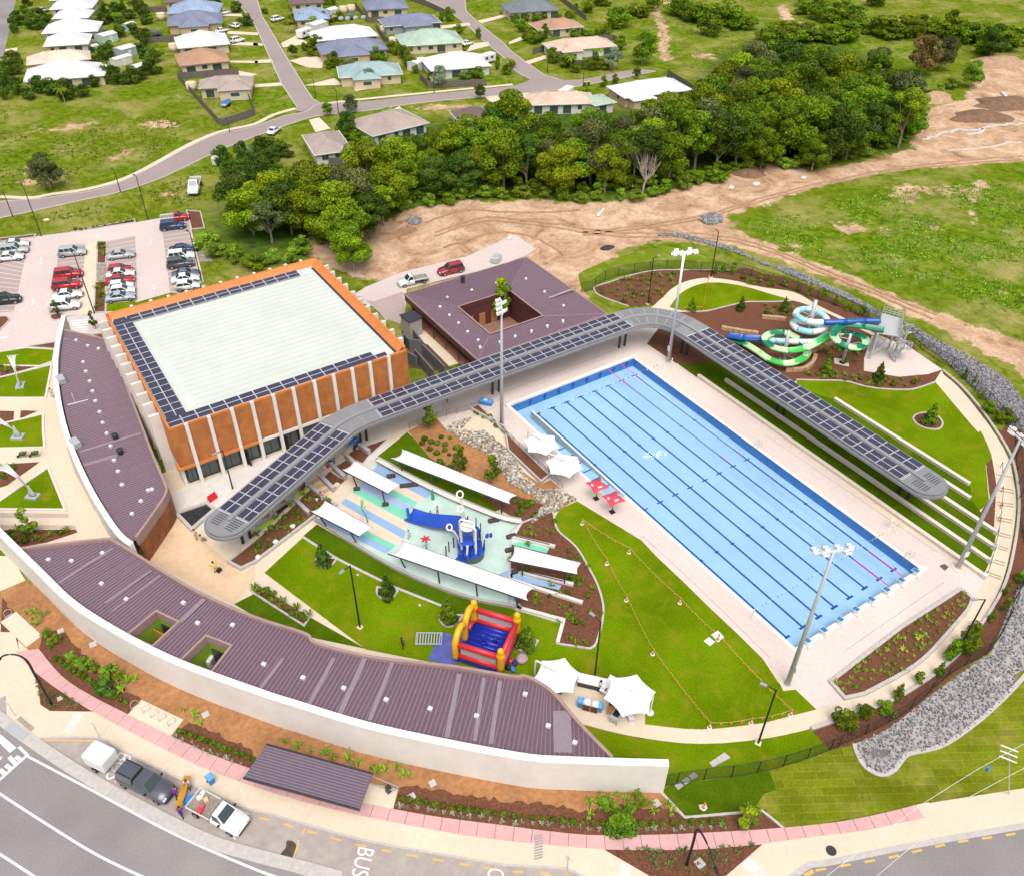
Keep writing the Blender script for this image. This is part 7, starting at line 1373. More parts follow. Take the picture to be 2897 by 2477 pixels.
for p,a,kd,col,lb in (((9.8,169.4),.75,'sedan','white','white sedan on the mauve road near the junction'),((49,267.8),.3,'suv','white','white four wheel drive on a driveway by the blue roof'),((37.2,285.8),.3,'sedan','white','white sedan beside the blue roofed bungalow'),((34.1,267),1.9,'hatch','white','white van on the grass by the side road'),((29.1,249.7),.3,'suv','white','white van in front of the white roofed bungalow'),((29,263.5),.3,'sedan','white','white sedan under the slate roof eave'),((87.1,210.2),.3,'sedan','white','white sedan beside the pale green roof'),((-13.2,320),.3,'hatch','silver','silver car by the carport at the far left')): car(p,a,kd,col,lb)
aut = math.atan2(*(Vector((-57.6,18.2))-Vector((-60.9,23.3))).yx)
du = car((-59.3,20.6),aut,'ute','grey','charcoal dual cab utility with canopy parked in the bus bay',True,cat='utility',name='dual_cab_utility')
wu = car((-54.9,14.5),aut-.03,'utebed','white','white tray utility loaded with bags parked in the bus bay',tray=True,cat='utility',name='loaded_utility')
du.scale = wu.scale = (1.04,1.04,1.04)
tr = empty('box_trailer',(*(-62,25),0),aut,'white rounded box trailer behind the charcoal utility','trailer'); b = MB(); b.bbox(-1.2,1.2,-.92,.92,.55,2.0); bo = b.build('box',white_metal,tr); md = bo.modifiers.new('b','BEVEL'); md.width = .2; md.segments = 3
MB().tube([(1.1,-.5,.5),(2.2,0,.5)],.05,6).tube([(1.1,.5,.5),(2.2,0,.5)],.05,6).build('drawbar',grey_metal,tr)
for s in (-1,1): b = MB(); b.tube([(-.1,s*.75,.33),(-.1,s*.97,.33)],.33,14); wh = b.build('wheel',tyre,tr); MB().tube([(-.1,s*.9,.33),(-.1,s*.98,.33)],.18,10).build('rim',rim,wh)
MB().bbox(-1.0,1.0,-.7,.7,.42,.55).build('chassis',black_metal,tr)
def van_trailer(p,a,label,L_=5.0):
    o = empty('caravan',(*p,0),a,label,'caravan'); b = MB(); b.bbox(-L_/2,L_/2,-1.15,1.15,.5,2.7); bo = b.build('shell',white_metal,o); md = bo.modifiers.new('b','BEVEL'); md.width = .25; md.segments = 3
    for x in (-1.2,.9): MB().bbox(x-.5,x+.5,-1.17,-1.155,1.4,2.1).build('window',glass,o)
    for s in (-1,1): MB().tube([(0,s*.95,.35),(0,s*1.16,.35)],.35,12).build('wheel',tyre,o)
    MB().tube([(L_/2,0,.5),(L_/2+1.2,0,.5)],.06,6).build('drawbar',grey_metal,o); return o
van_trailer((48.3,243.7),.5,'white caravan beside the long white roof'); van_trailer((82.2,191),.2,'white caravan behind the bright white roof'); van_trailer((82.3,153.2),.5,'white caravan in the yard beside the pale roofs',6)
tk = car((-16,146.4),math.atan2(*(Vector((-16.7,146))-Vector((-13,154.4))).yx),'utebed','white','white tipper truck on the grass verge below the road',tray=True,cat='truck',name='tipper_truck'); tk.scale = (1.35,1.2,1.35)
o = empty('boat_trailer',(*(6.9,194.2),0),.9,'blue covered boat on a trailer behind the taupe bungalow','boat'); b = MB(); b.smooth = True; vs = []
for x,w_ in ((-2.2,.75),(0,.9),(1.4,.7),(2.4,.05)): vs += [(x,-w_*.5,.5),(x,-w_,1.0),(x,w_,1.0),(x,w_*.5,.5)]
b.add(vs,[(i*4+j,i*4+(j+1) % 4,(i+1)*4+(j+1) % 4,(i+1)*4+j) for i in range(3) for j in range(4)]+[(0,1,2,3),(15,14,13,12)]); b.build('hull',white_metal,o)
b = MB(); b.add([(-2.2,-.78,1.01),(0,-.93,1.01),(1.4,-.72,1.01),(2.4,0,1.01),(1.4,.72,1.01),(0,.93,1.01),(-2.2,.78,1.01),(0,0,1.45),(-1.8,0,1.35)],[(0,1,7,8),(1,2,7),(2,3,7),(3,4,7),(4,5,7),(5,6,8,7),(6,0,8)]); b.build('cover',paint('boat_cover_blue',(.04,.16,.55),.6),o)
for s in (-1,1): MB().tube([(-.4,s*.7,.3),(-.4,s*.9,.3)],.3,12).build('wheel',tyre,o)

# ------------------------------------------------------------------ bungalows
def tilem(name,col): return mat('roof_'+name,col,.6,.10,1.4,big=.12,bigscale=.25,bump=.15)
RC = {k: tilem(k,c) for k,c in dict(white=(.72,.72,.74),cream=(.66,.56,.45),mint=(.58,.66,.62),blue=(.28,.36,.50),slate=(.20,.22,.31),brown=(.17,.11,.11),tan=(.44,.25,.16),taupe=(.40,.32,.28),teal=(.30,.42,.42),green=(.38,.50,.40),grey=(.17,.19,.21),pinkb=(.62,.46,.36)).items()}
WC = {k: mat('wall_'+k,c,.85,.06,.8) for k,c in dict(cream=(.66,.55,.38),white=(.68,.66,.62),mint=(.42,.58,.50),tan=(.60,.44,.28),grey=(.36,.38,.42)).items()}
win_frame = white_metal; LMS = []
def hip(b,x0,x1,y0,y1,z,pitch):
    W_,D_ = x1-x0,y1-y0; h = min(W_,D_)/2*pitch
    if W_ >= D_: r0,r1 = (x0+D_/2,(y0+y1)/2),(x1-D_/2,(y0+y1)/2)
    else: r0,r1 = ((x0+x1)/2,y0+W_/2),((x0+x1)/2,y1-W_/2)
    vs = [(x0,y0,z),(x1,y0,z),(x1,y1,z),(x0,y1,z),(*r0,z+h),(*r1,z+h)]
    fs = [(0,1,5,4),(1,2,5),(2,3,4,5),(3,0,4)] if W_ >= D_ else [(0,1,4),(1,2,5,4),(2,3,5),(3,0,4,5)]
    b.add(vs,fs+[(3,2,1,0)]); return r0,r1,z+h
def house(p0,p1,p2,rc,wc,label,wingx=None,seed=0,gable=False):
    a,u = Vector(p0),Vector(p1)-Vector(p0); W_ = u.length; u.normalize(); n = Vector((-u.y,u.x)); D_ = max(7.0,min(13,(Vector(p2)-a).dot(n))); rr = random.Random(seed)
    o = empty('bungalow',(*a,0),math.atan2(u.y,u.x),label,'house','bungalows in the suburb'); z = 2.55; LMS.append((tuple(a+u*W_/2+n*D_/2),' '.join(('the '+label.split(' with')[0].split(' behind')[0].split(' beside')[0]).split()[:7])))
    MB().bbox(.6,W_-.6,.6,D_-.6,0,z).build('wall',WC[wc],o)
    b = MB(); r0,r1,zt = hip(b,0,W_,0,D_,z,.42); rf = b.build('roof',RC[rc],o); MB().tube([(*r0,zt+.03),(*r1,zt+.03)],.1,6).build('ridge_cap',RC[rc],rf)
    MB().strip([(0,0),(W_,0),(W_,D_),(0,D_)],.14,z-.12,z+.04,True).build('gutter',RC[rc] if rr.random() < .5 else white_metal,o)
    wx = wingx or ()
    if wingx:
        x0,x1,fw = wx[0]*W_,wx[1]*W_,wx[2]; MB().bbox(x0+.5,x1-.5,-fw+.5,.59,0,z).build('wing_wall',WC[wc],o); b = MB(); hip(b,x0,x1,-fw,D_*.5,z+.004,.42); b.build('wing_roof',RC[rc],o)
        f = MB().bbox((x0+x1)/2-1.2,(x0+x1)/2+1.2,-fw+.46,-fw+.5,.9,2.0).build('window',win_frame,o); MB().bbox((x0+x1)/2-1.1,(x0+x1)/2+1.1,-fw+.44,-fw+.455,1.0,1.9).build('pane',glass_blue,f)
    x = 1.6
    while x < W_-2.4:
        w_ = rr.choice((1.2,1.6,2.2,2.6)); 
        if not (wingx and x+w_ > wx[0]*W_ and x < wx[1]*W_):
            zb = .1 if w_ > 2 else .95
            f = MB().bbox(x,x+w_,.55,.6,zb,2.1).build('window',win_frame,o); MB().bbox(x+.08,x+w_-.08,.53,.545,zb+.08,2.02).build('pane',glass_blue,f)
        x += w_+rr.uniform(1.0,2.2)
    for xx in (.58,W_-.58):
        f = MB().bbox(xx-.04,xx+.04,D_*.35,D_*.35+1.6,.95,2.05).build('window',win_frame,o); MB().bbox(xx-.055,xx+.055,D_*.35+.08,D_*.35+1.52,1.03,1.97).build('pane',glass_blue,f)
    MB().bbox(W_*.62,W_*.62+.9,D_-.62,D_-.56,0,2.1).build('door',timber,o)
    if rr.random() < .6: q = (W_*rr.uniform(.3,.7),D_*.3); MB().lathe((*q,z+.5),[(.12,0),(.12,.5),(.2,.52),(0,.65)],8).build('roof_vent',white_metal,o)
    return o
for i,(q,rc,wc,lb,wx) in enumerate((
    ([(-33.6,231.8),(-14.3,226.8),(-27.3,242.7)],'white','cream','long white roofed bungalow behind the trees at the left',None),([(-30.2,247.3),(-14.1,244.3),(-28.9,256.2)],'cream','cream','cream skillion roofed bungalow above the long white roof',None),
    ([(-22.9,264.4),(-11.1,260.7),(-20.6,275.7)],'white','cream','white roofed bungalow with blank cream walls',None),([(-20.6,279.6),(-5.6,274),(-16.1,290.6)],'white','mint','white roofed bungalow with mint green walls',None),([(-14.4,296.9),(-4.2,292.5),(-12.3,307)],'white','white','white roofed bungalow fifth from the corner trees',None),([(-12.7,310),(-0.3,305),(-10.4,321.4)],'white','white','white roofed bungalow beside the silver car',None),([(-10.2,323.4),(2.7,317.8),(-8,334.1)],'white','cream','white bungalow cut by the top edge',None),
    ([(21.6,299.9),(32.3,296.2),(25.2,311.8)],'brown','cream','brown roofed bungalow at the top edge',None),([(18.1,284.6),(33.2,277.7),(23.1,297)],'blue','tan','pale blue roofed brick bungalow',None),([(13.8,268.8),(29.8,263.8),(19.4,280.3)],'slate','tan','slate blue roofed brick bungalow',(.2,.75,3)),([(9.3,242.3),(23.7,239.3),(13.1,255.9)],'white','cream','bright white roofed bungalow with dark verandah',None),([(4.6,224.8),(17.9,222.4),(9.4,236.3)],'tan','cream','terracotta roofed cream bungalow',None),([(2.7,202.6),(15.4,197.7),(4,211)],'taupe','cream','taupe roofed bungalow inside the timber fence',(.35,.98,3)),
    ([(57,275.7),(68,272.8),(61.4,285.4)],'brown','cream','dark brown roofed bungalow by the side road top',None),([(50.2,255),(60.6,251.4),(56,268.8)],'blue','tan','light blue roofed bungalow behind the palms',None),([(45.8,228.7),(64.7,225),(49.5,239.4)],'white','white','long white roofed bungalow with four roof boxes',None),([(41.7,214.9),(60.4,210),(48.1,224.6)],'slate','tan','dark blue roofed bungalow with a round driveway',(.2,.7,4)),([(37,192.4),(52.8,186.5),(40.4,202.2)],'teal','cream','teal roofed bungalow on the open lawn',(.2,.65,3)),([(75.3,255.6),(88.8,250.8),(80.3,267.4)],'slate','cream','blue grey roofed bungalow near the top',None),([(70.9,233.2),(88.8,229),(75.6,242.2)],'slate','grey','slate roofed grey walled bungalow',(.3,.8,3)),([(65.2,210.6),(82.9,204.8),(71.6,222.4)],'green','cream','pale green roofed bungalow with a deck',None),([(60.4,184.8),(77.1,180.4),(67.3,196.1)],'white','white','bright white roofed bungalow behind a grey fence',None),
    ([(9.7,144.8),(18,143.2),(12.2,157.7)],'taupe','white','taupe roofed bungalow among the trees nearest the road',None),([(25.3,148.5),(40.5,149.6),(28.3,161.2)],'taupe','white','taupe roofed bungalow with solar panels below the road',None),([(46.8,147.7),(55,145.6),(49.7,153.6)],'brown','white','brown roof showing above the treetops',None),
    ([(113.6,227.7),(130.3,222.1),(120.7,238.6)],'grey','cream','dark grey roofed bungalow at the crescent',None),([(109.3,204.5),(124,200.7),(115.4,212.3)],'tan','cream','pink brown roofed bungalow hidden by shrubs',None),([(99.5,183.4),(119.1,177.8),(107.2,190.7)],'pinkb','white','pale salmon roofed bungalow with palm garden',(.12,.45,2.5)),([(90.5,139.2),(109.8,135.2),(93.3,149.3)],'white','tan','large white roofed bungalow with raised deck beside the wood',(.05,.4,3)),([(66.9,147.7),(82.1,139.9),(72.6,154.4)],'pinkb','white','beige roofed bungalow behind the first trees',None),([(80.7,138.6),(87,138),(84,145)],'green','white','pale green garage roof behind the treetops',None))):
    house(q[0],q[1],q[2],rc,wc,lb,wx,i)
# sheds,tanks,fences
def shed(p,w_,d_,h,a,m,label):
    o = empty('garden_shed',(*p,0),a,label,'shed'); MB().bbox(-w_/2,w_/2,-d_/2,d_/2,0,h).build('wall',m,o); b = MB(); b.add([(-w_/2-.1,-d_/2-.1,h),(w_/2+.1,-d_/2-.1,h),(w_/2+.1,d_/2+.1,h),(-w_/2-.1,d_/2+.1,h),(-w_/2-.1,0,h+.45),(w_/2+.1,0,h+.45)],[(0,1,5,4),(2,3,4,5),(1,2,5),(3,0,4)]); b.build('roof',RC['white'],o); MB().bbox(-.5,.5,-d_/2-.03,-d_/2,0,1.9).build('door',white_metal,o)
for p,s,m,lb in (((5.1,280.1),(3,3,2.2),WC['mint'],'small mint shed beside the round tree'),((-4,271.2),(5,4,2.2),WC['mint'],'mint garage behind the mint bungalow'),((-3.2,252.5),(5,4,2.4),WC['grey'],'pale grey shed in the back garden'),((-5.1,232.3),(4.2,3.2,2.3),mat('dark_teal',(.03,.09,.10),.7,.1,2),'dark teal shed with a white door'),((-6.4,244.3),(5.5,2.5,2.0),WC['white'],'white lean-to above the teal shed'),((-9.7,261.9),(2,1.6,1.6),mat('dark_green',(.02,.08,.05),.7,.1,2),'dark green box beside the cream bungalow'),((54.9,249.5),(6,4,2.4),WC['white'],'white shed behind the long white roof'),((62.6,196.6),(5,3.5,2.2),WC['white'],'white garden shed behind the bright white bungalow'),((66.8,264.8),(4,3,2.2),WC['white'],'white carport by the light blue roof')): shed(p,*s,.45,m,lb)
for p,lb in (((17.3,289.2),'cream rainwater tank by the pale blue roof'),((10.1,250.4),'cream rainwater tank by the bright white roof'),((72,266.7),'cream rainwater tank in the fenced yard'),((75,266.8),'second cream rainwater tank in the fenced yard'),((72.2,236.3),'white rainwater tank by the slate roof'),((68.4,222.5),'cream rainwater tank by the pale green roof'),((3.3,211.1),'cream rainwater tank inside the timber fence')):
    o = empty('water_tank',(*p,0),0,lb,'water tank'); b = MB(); b.smooth = True; b.lathe((0,0,0),[(1.4,0),(1.4,1.9)],16); b.build('shell',WC['cream'],o); MB().lathe((0,0,1.9),[(1.45,0),(1.3,.15),(0,.3)],16).build('lid',WC['cream'],o)
palem = mat('grey_palings',(.19,.16,.14),.9,.25,3)
def palings(pts,label,h=1.7):
    o = empty('timber_fence',(*pts[0],0),0,label,'fence'); rs = resample(pts,2.4)+[pts[-1]]
    for a,c in zip(rs,rs[1:]):
        if dist(a,c) > .1: part(o,'panel',palem,MB().strip([lerp2(a,c,.01),lerp2(a,c,.99)],.06,.03,h+RND.uniform(-.06,.06)))
    for p in rs: part(o,'post',palem,MB().box((p[0],p[1],h/2),(.12,.12,h+.1)))
for pts,lb in (([(3,222.1),(0.6,180),(10.3,183.3),(14.2,200)],'grey paling fence round the boat yard'),([(3,222.1),(8.2,220.8),(18.3,217.8)],'grey paling fence behind the taupe roof'),([(5.1,263),(14.6,260.5)],'grey paling fence beside the white roof'),([(15.6,302.1),(21.5,299.5)],'grey paling fence near the brown roof'),([(78.8,271.8),(73.1,250.3),(78,248.3)],'grey paling fence round the tank yard'),([(58.5,187.6),(56.8,179.7),(70.9,173.5)],'grey paling fence in front of the bright white roof'),([(99.4,276.9),(100.5,258.6),(99.9,244.6)],'grey paling fence by the crescent'),([(12.5,144.1),(17.8,141.6)],'grey paling fence below the taupe bungalow'),([(98.3,191.4),(106.5,193.4),(128.4,192.2),(128,189.1)],'grey paling fence behind the salmon roof'),([(101.7,184.7),(99.4,180.3),(102.7,174.6),(109.9,172.3)],'dark paling fence round the palm garden pool'),([(118.4,154.5),(114.7,139.9),(113.4,134.7)],'grey paling fence beside the large white roof'),([(1.8,160.7),(4.1,159.3)],'grey paling fence below the sedan'),([(-8.5,145.3),(-4.6,141.3)] ,'grey paling fence among the dark shrubs'),([(71.7,241),(67.7,227.8),(66.9,213.9)],'grey paling fence between the slate and green roofs'),([(145.8,244.2),(140.4,228),(135.8,214.8)],'grey paling fence at the edge of the hill')): palings(pts,lb)

# ------------------------------------------------------------------ vegetation
def leafmat(name,dark,light):
    m = bpy.data.materials.new(name); m.use_nodes = True; N = m.node_tree.nodes; L = m.node_tree.links; b = N['Principled BSDF']; b.inputs['Roughness'].default_value = .6; b.inputs['Specular IOR Level'].default_value = .08
    at = N.new('ShaderNodeAttribute'); at.attribute_name = 'tone'; oi = N.new('ShaderNodeObjectInfo')
    rp = N.new('ShaderNodeValToRGB'); rp.color_ramp.elements[0].color = (*dark,1); rp.color_ramp.elements[1].color = (*light,1); L.new(at.outputs['Fac'],rp.inputs[0])
    h = N.new('ShaderNodeHueSaturation'); mr = N.new('ShaderNodeMapRange'); mr.inputs[3].default_value = .475; mr.inputs[4].default_value = .515; L.new(oi.outputs['Random'],mr.inputs[0]); L.new(mr.outputs[0],h.inputs['Hue'])
    mv = N.new('ShaderNodeMapRange'); mv.inputs[3].default_value = .8; mv.inputs[4].default_value = 1.3; L.new(oi.outputs['Random'],mv.inputs[0]); L.new(mv.outputs[0],h.inputs['Value'])
    L.new(rp.outputs[0],h.inputs['Color']); L.new(h.outputs[0],b.inputs['Base Color']); return m
LEAF = dict(forest=leafmat('leaf_forest',(.034,.078,.006),(.175,.265,.010)),bright=leafmat('leaf_bright',(.06,.12,.006),(.26,.35,.012)),dark=leafmat('leaf_dark',(.022,.055,.008),(.095,.165,.015)),olive=leafmat('leaf_olive',(.045,.065,.02),(.16,.18,.055)),rust=leafmat('leaf_rust',(.07,.05,.02),(.24,.15,.05)),grassy=leafmat('leaf_grassy',(.06,.13,.01),(.26,.38,.03)),lime=leafmat('leaf_lime',(.20,.32,.02),(.50,.62,.06)),grey=leafmat('leaf_greygreen',(.10,.15,.09),(.34,.42,.26)))
bark = mat('bark_grey',(.30,.24,.18),.9,.2,3); bark_pale = mat('bark_pale',(.46,.38,.30),.9,.2,3)
def leaves(blobs,n,size,seed,flatness=.5,tonevar=.5):
    "leaf quads on the surfaces of overlapping ellipsoid clumps"
    rs = np.random.RandomState(seed); V_ = []; T = []
    vol = np.array([r[0]*r[1]+r[1]*r[2] for _,r in blobs]); cnt = np.maximum(8,(n*vol/vol.sum()).astype(int))
    for (c,r),k in zip(blobs,cnt):
        d = rs.normal(size=(k,3)); d[:,2] += .35; d /= np.linalg.norm(d,axis=1)[:,None]; rad = rs.uniform(.72,1.06,k)[:,None]
        p = np.array(c)+d*np.array(r)*rad; nn = d+rs.normal(size=(k,3))*flatness; nn /= np.linalg.norm(nn,axis=1)[:,None]
        u = np.cross(nn,rs.normal(size=(k,3))); u /= np.linalg.norm(u,axis=1)[:,None]+1e-9; w_ = np.cross(nn,u); s = size*rs.uniform(.6,1.35,k)[:,None]; a = .62
        V_.append(np.stack([p-u*s*.5,p+w_*s*a*.5,p+u*s*.55,p-w_*s*a*.5],1)); T.append(np.clip(rs.uniform(.15,.85)+rs.normal(0,tonevar*.35,k),0,1))
    V_ = np.concatenate(V_).reshape(-1,3); T = np.concatenate(T); m = len(T); me = bpy.data.meshes.new('crown'); me.from_pydata(V_.tolist(),[],np.arange(4*m).reshape(m,4).tolist())
    at = me.attributes.new('tone','FLOAT','FACE'); at.data.foreach_set('value',T.astype(np.float32)); return me
def tree_proto(seed,h,r,n,size,clumps=14,trunk_h=.35,flat_=.5,branchy=6,cone=False,cs=(.24,.42)):
    rr = random.Random(seed); bl = []
    for i in range(clumps):
        a = rr.uniform(0,6.28); q = rr.random()**.6; zz = trunk_h+(1-trunk_h)*rr.uniform(.15,.82); lim = math.sin(math.pi*min(1,max(.08,(zz-trunk_h*.6)/(1.02-trunk_h*.6))))**.6
        x,y = math.cos(a)*q*r*.75*lim,math.sin(a)*q*r*.75*lim; s = r*rr.uniform(*cs)
        if cone: t = i/clumps; q = r*(1-t)*.55; x,y,zz,s = math.cos(i*2.4)*q,math.sin(i*2.4)*q,trunk_h+.05+t*.78,r*(.62-.42*t)
        bl.append(((x,y,zz*h),(s,s,s*rr.uniform(.6,.85))))
    bl.append(((0,0,h*.9),(r*(.12 if cone else .4),r*(.12 if cone else .4),h*.1))); cm = leaves(bl,n,size,seed,flat_)
    b = MB(); b.tube([(0,0,0),(rr.uniform(-.2,.2),rr.uniform(-.2,.2),h*.35),(rr.uniform(-.4,.4),rr.uniform(-.4,.4),h*.75)],[h*.022,h*.016,h*.006],6)
    for c,s in bl[:branchy]: z0 = h*rr.uniform(.2,.4); b.tube([(0,0,z0),(c[0]*.5,c[1]*.5,(z0+c[2])/2),c],[h*.011,h*.008,h*.003],5)
    return b.mesh('trunk'),cm
PT = [tree_proto(i,10,4.6,10500,.36,34,.16,.7,cs=(.16,.34)) for i in range(5)] + [tree_proto(20+i,10,3.4,5200,.34,20,.34,.7,branchy=10,cs=(.15,.34)) for i in range(2)]
PB = [tree_proto(40+i,3,1.9,2600,.24,14,.03,.7,cs=(.2,.4)) for i in range(3)]      # bushes
PS = [tree_proto(60+i,3,.75,1200,.18,12,.08,cone=i != 1) for i in range(3)]       # slim saplings
PC = [tree_proto(70+i,3,.85,2200,.17,14,.06,cone=True) for i in range(2)]      # conical/compact trees
LMS += [((58.8,94.6),'the broad leafless tree'),((-3.4,97.6),'the gum behind the hall'),((99.3,85.8),'the lone pale trunked tree'),((63.7,79.5),'the gravel pile'),((151.5,98.5),'the earth mounds'),((30.9,115.9),'the bare twin trunk'),((-22.8,119.4),'the car park corner'),((179.4,117.2),'the rusty crowned tree'),((139.5,180.3),'the muddy track'),((196.2,181.5),'the upper dirt track'),((-47,13.1),'the bus shelter'),((-21.5,-4.4),'the end of the white wall'),((-56.8,27.2),'the bike loops'),((-64.7,34),'the curved street lamp'),((-3.5,-9.2),'the fence corner'),((13.6,-9.3),'the lamp by the leaf shaped bed'),((25.1,-6.9),'the terrace steps'),((54.2,17.6),'the slide tower path'),((221.4,127.7),'the hillside gully'),((182.4,158.5),'the wood top'),((168.9,194.6),'the hill track fork')]
def near(p,label): return label.replace('{}',min(LMS,key=lambda q: dist(q[0],p))[1]) if '{}' in label else label
def inst(name,proto,p,s,sz,leaf,label,cat,group,rz=None,trunk=bark):
    o = empty(name,(*p,0),RND.uniform(0,6.28) if rz is None else rz,near(p,label),cat,group); o.scale = (s,s,sz)
    for nm,me,m in (('trunk',proto[0],trunk),('crown',proto[1],LEAF[leaf])):
        c = bpy.data.objects.new(nm,me); COLL.objects.link(c); c.parent = o
        if not me.materials: me.materials.append(m)
        c.material_slots[0].link = 'OBJECT'; c.material_slots[0].material = m
    return o
# the wood
WB = [(-15.6,129.5),(-8.4,128.9),(-0.8,120.2),(5.7,117.4),(15.1,126.8),(29,128.8),(45.1,128.7),(56.1,125.3),(82.5,108.6),(98.9,118),(114.4,129),(129.4,131.5),(141.7,125.4),(147.5,115.4),(145.6,101.4),(134.9,86.8),(129.9,82.5),(115.8,84.9),(100.5,87.1),(84.8,95.3),(60.4,96.1),(49.3,101.4),(31.3,114.5),(17.7,116.6),(8,108.2),(-2.5,103),(-6.9,112.8),(-14.4,115.2)]
rw = random.Random(11); pts = []; xs_ = [p[0] for p in WB]; ys_ = [p[1] for p in WB]
for _ in range(9000):
    p = (rw.uniform(min(xs_),max(xs_)),rw.uniform(min(ys_),max(ys_)))
    if pip(p,WB) and all(dist(p,q) > 4.4 for q in pts): pts.append(p)
gw_ = 'trees of the dense wood beyond the bare earth'
for i,p in enumerate(pts):
    k = rw.random(); lf = 'forest' if k < .58 else ('bright' if k < .7 else ('dark' if k < .88 else 'olive')); s = rw.uniform(.72,1.12)
    if p[0] < 22 and k < .55: lf = 'bright'
    inst('wood_tree',PT[rw.randrange(7)],p,s*1.28,s*rw.uniform(.9,1.2)*(1.12 if p[0] > 40 else 1),lf,('tall ' if s > 1 else 'short ' if s < .85 else '')+{'forest': 'mid green','bright': 'yellow green','dark': 'dark green','olive': 'greyish olive'}[lf]+' wood tree nearest {}','tree',gw_)
# understorey along the wood edge
for i,p in enumerate(resample([(-22,120),(-18.6,108.9),(-10.6,106),(-3.8,113.2)],3.2) + resample([(15.7,115),(30.3,112.8),(42.2,105.3),(47.5,99.1),(58.4,93.6),(73.7,92.8),(82.8,93.3)],4.0) + resample([(123.2,86.7),(138.2,88.6),(153.6,100),(180.5,107.4)],4.0) + resample([(18.8,118.7),(35.7,113.8),(52.5,102.3),(64.1,97.3),(83.9,95.9),(101.5,88.1),(118.2,85.5)],3.6) + resample([(-8.4,146.1),(-6.3,137.4),(1.4,146.2),(2.9,139)],3.5)):
    inst('edge_bush',PB[i % 3],(p[0]+rw.uniform(-1,1),p[1]+rw.uniform(-1,1)),rw.uniform(.8,1.5),rw.uniform(.6,1.0),rw.choice(('grassy','forest','grassy')),'low leafy bush on the wood edge nearest {}','bush','bushes edging the wood')
def plant_list(name,protos,items,s,leaf,label,cat,group,tile_=None,sz=None,jit=.15):
    for i,p in enumerate(items): inst(name,protos[i % len(protos)],p,s*rw.uniform(1-jit,1+jit),(sz or s)*rw.uniform(1-jit,1+jit),leaf,label if isinstance(label,str) else label[i],cat,group)
# scattered scrub on the far paddock
plant_list('scrub_bush',PB,[(155.4,208.7),(163.7,213.8),(153.6,211.8),(166,204.3),(164.7,199.1),(170,201.8),(166,194.4),(174,199.4),(167.3,189.9),(174.8,194.9),(171.9,188.9),(178.4,192.7),(170.9,182.1),(158.5,180.6),(143.8,223.9),(153.4,228.6),(139.6,203),(173.7,180.3)] + [(206.3,183.5),(203.5,177.1),(212.6,181.7),(201.9,170.2),(209.4,173.5),(202.8,165.8),(208.6,168),(203.8,161.5),(220.8,178.8),(218.1,172.2),(215.6,190.6),(236.8,177.7),(173.9,162),(182.7,161.8),(186.3,157.8),(184.4,152.2),(189.4,152.5),(195,154.2),(169.2,164.9),(163.7,156.7),(158.4,155.2),(171.3,158.6),(221.9,148.5),(217.7,142.1),(219.1,139.4),(228.7,142.5),(212.2,143.7),(224.6,136),(221.4,131.1),(224.1,129.5),(222.6,122),(215.2,120.2),(222.9,120.2),(234.3,123.2),(235.3,120.8),(208.8,145.8),(205.9,149.3)] + resample([(201.2,159.3),(203.4,146.4),(215.9,144),(221.9,136.8),(222.5,126.2),(235.3,120.8)],4.5) + resample([(160.5,158.7),(170.7,160.6),(181.3,157.5),(189.7,152.3)],5) + resample([(166.8,205.8),(169.4,198.2),(170.9,182.1)],5),2.4,'forest','rounded scrub bush on the hillside nearest {}','bush','scrub on the hillside',sz=1.6,jit=.35)
for p,s,lf,lb in (((159.7,117.4),1.0,'olive','grey green tree leaning at the back of the wood'),((179.4,117.2),1.05,'rust','tree with rusty brown crown beside the wood'),((188.2,117.4),.9,'olive','spreading olive tree beside the rusty crown'),((181,102.9),.7,'grassy','broad low shrub tree beside the earth mounds'),((211,116.6),.95,'dark','dark tree at the corner of the graded earth'),((99.3,85.8),.8,'forest','lone pale trunked tree at the track edge'),((-40.6,162.6),.75,'olive','lone gum tree on the bank beside the mauve road'),((108.7,166.7),.62,'grey','white trunked street tree beside the salmon house'),((119.4,166.4),.85,'forest','round dense tree at the end of the cul de sac'),((109.6,157.2),.28,'dark','small dark shrub tree before the large white roof'),((-3.4,97.6),.85,'bright','open gum tree behind the sports hall'),((-3.1,112.3),.8,'bright','pale trunked gum at the wood edge near the hall'),((25.3,173.9),.32,'forest','small round street tree at the junction'),((31,172.5),.45,'olive','upright pale street tree at the junction'),((63.8,165),.36,'dark','small dark street tree by the pink driveway'),((37.4,226),.34,'dark','round garden tree by the side road'),((59.6,179.2),.55,'grey','pale feathery tree behind the grey fence'),((44.6,189.8),.45,'grey','thin feathery tree before the teal roof'),((22.7,157.3),.6,'dark','dark cypress between the taupe bungalows')):
    inst('garden_tree',PT[int(s*100) % 5],p,s*1.05,s,lf,lb,'tree',None,trunk=bark_pale)
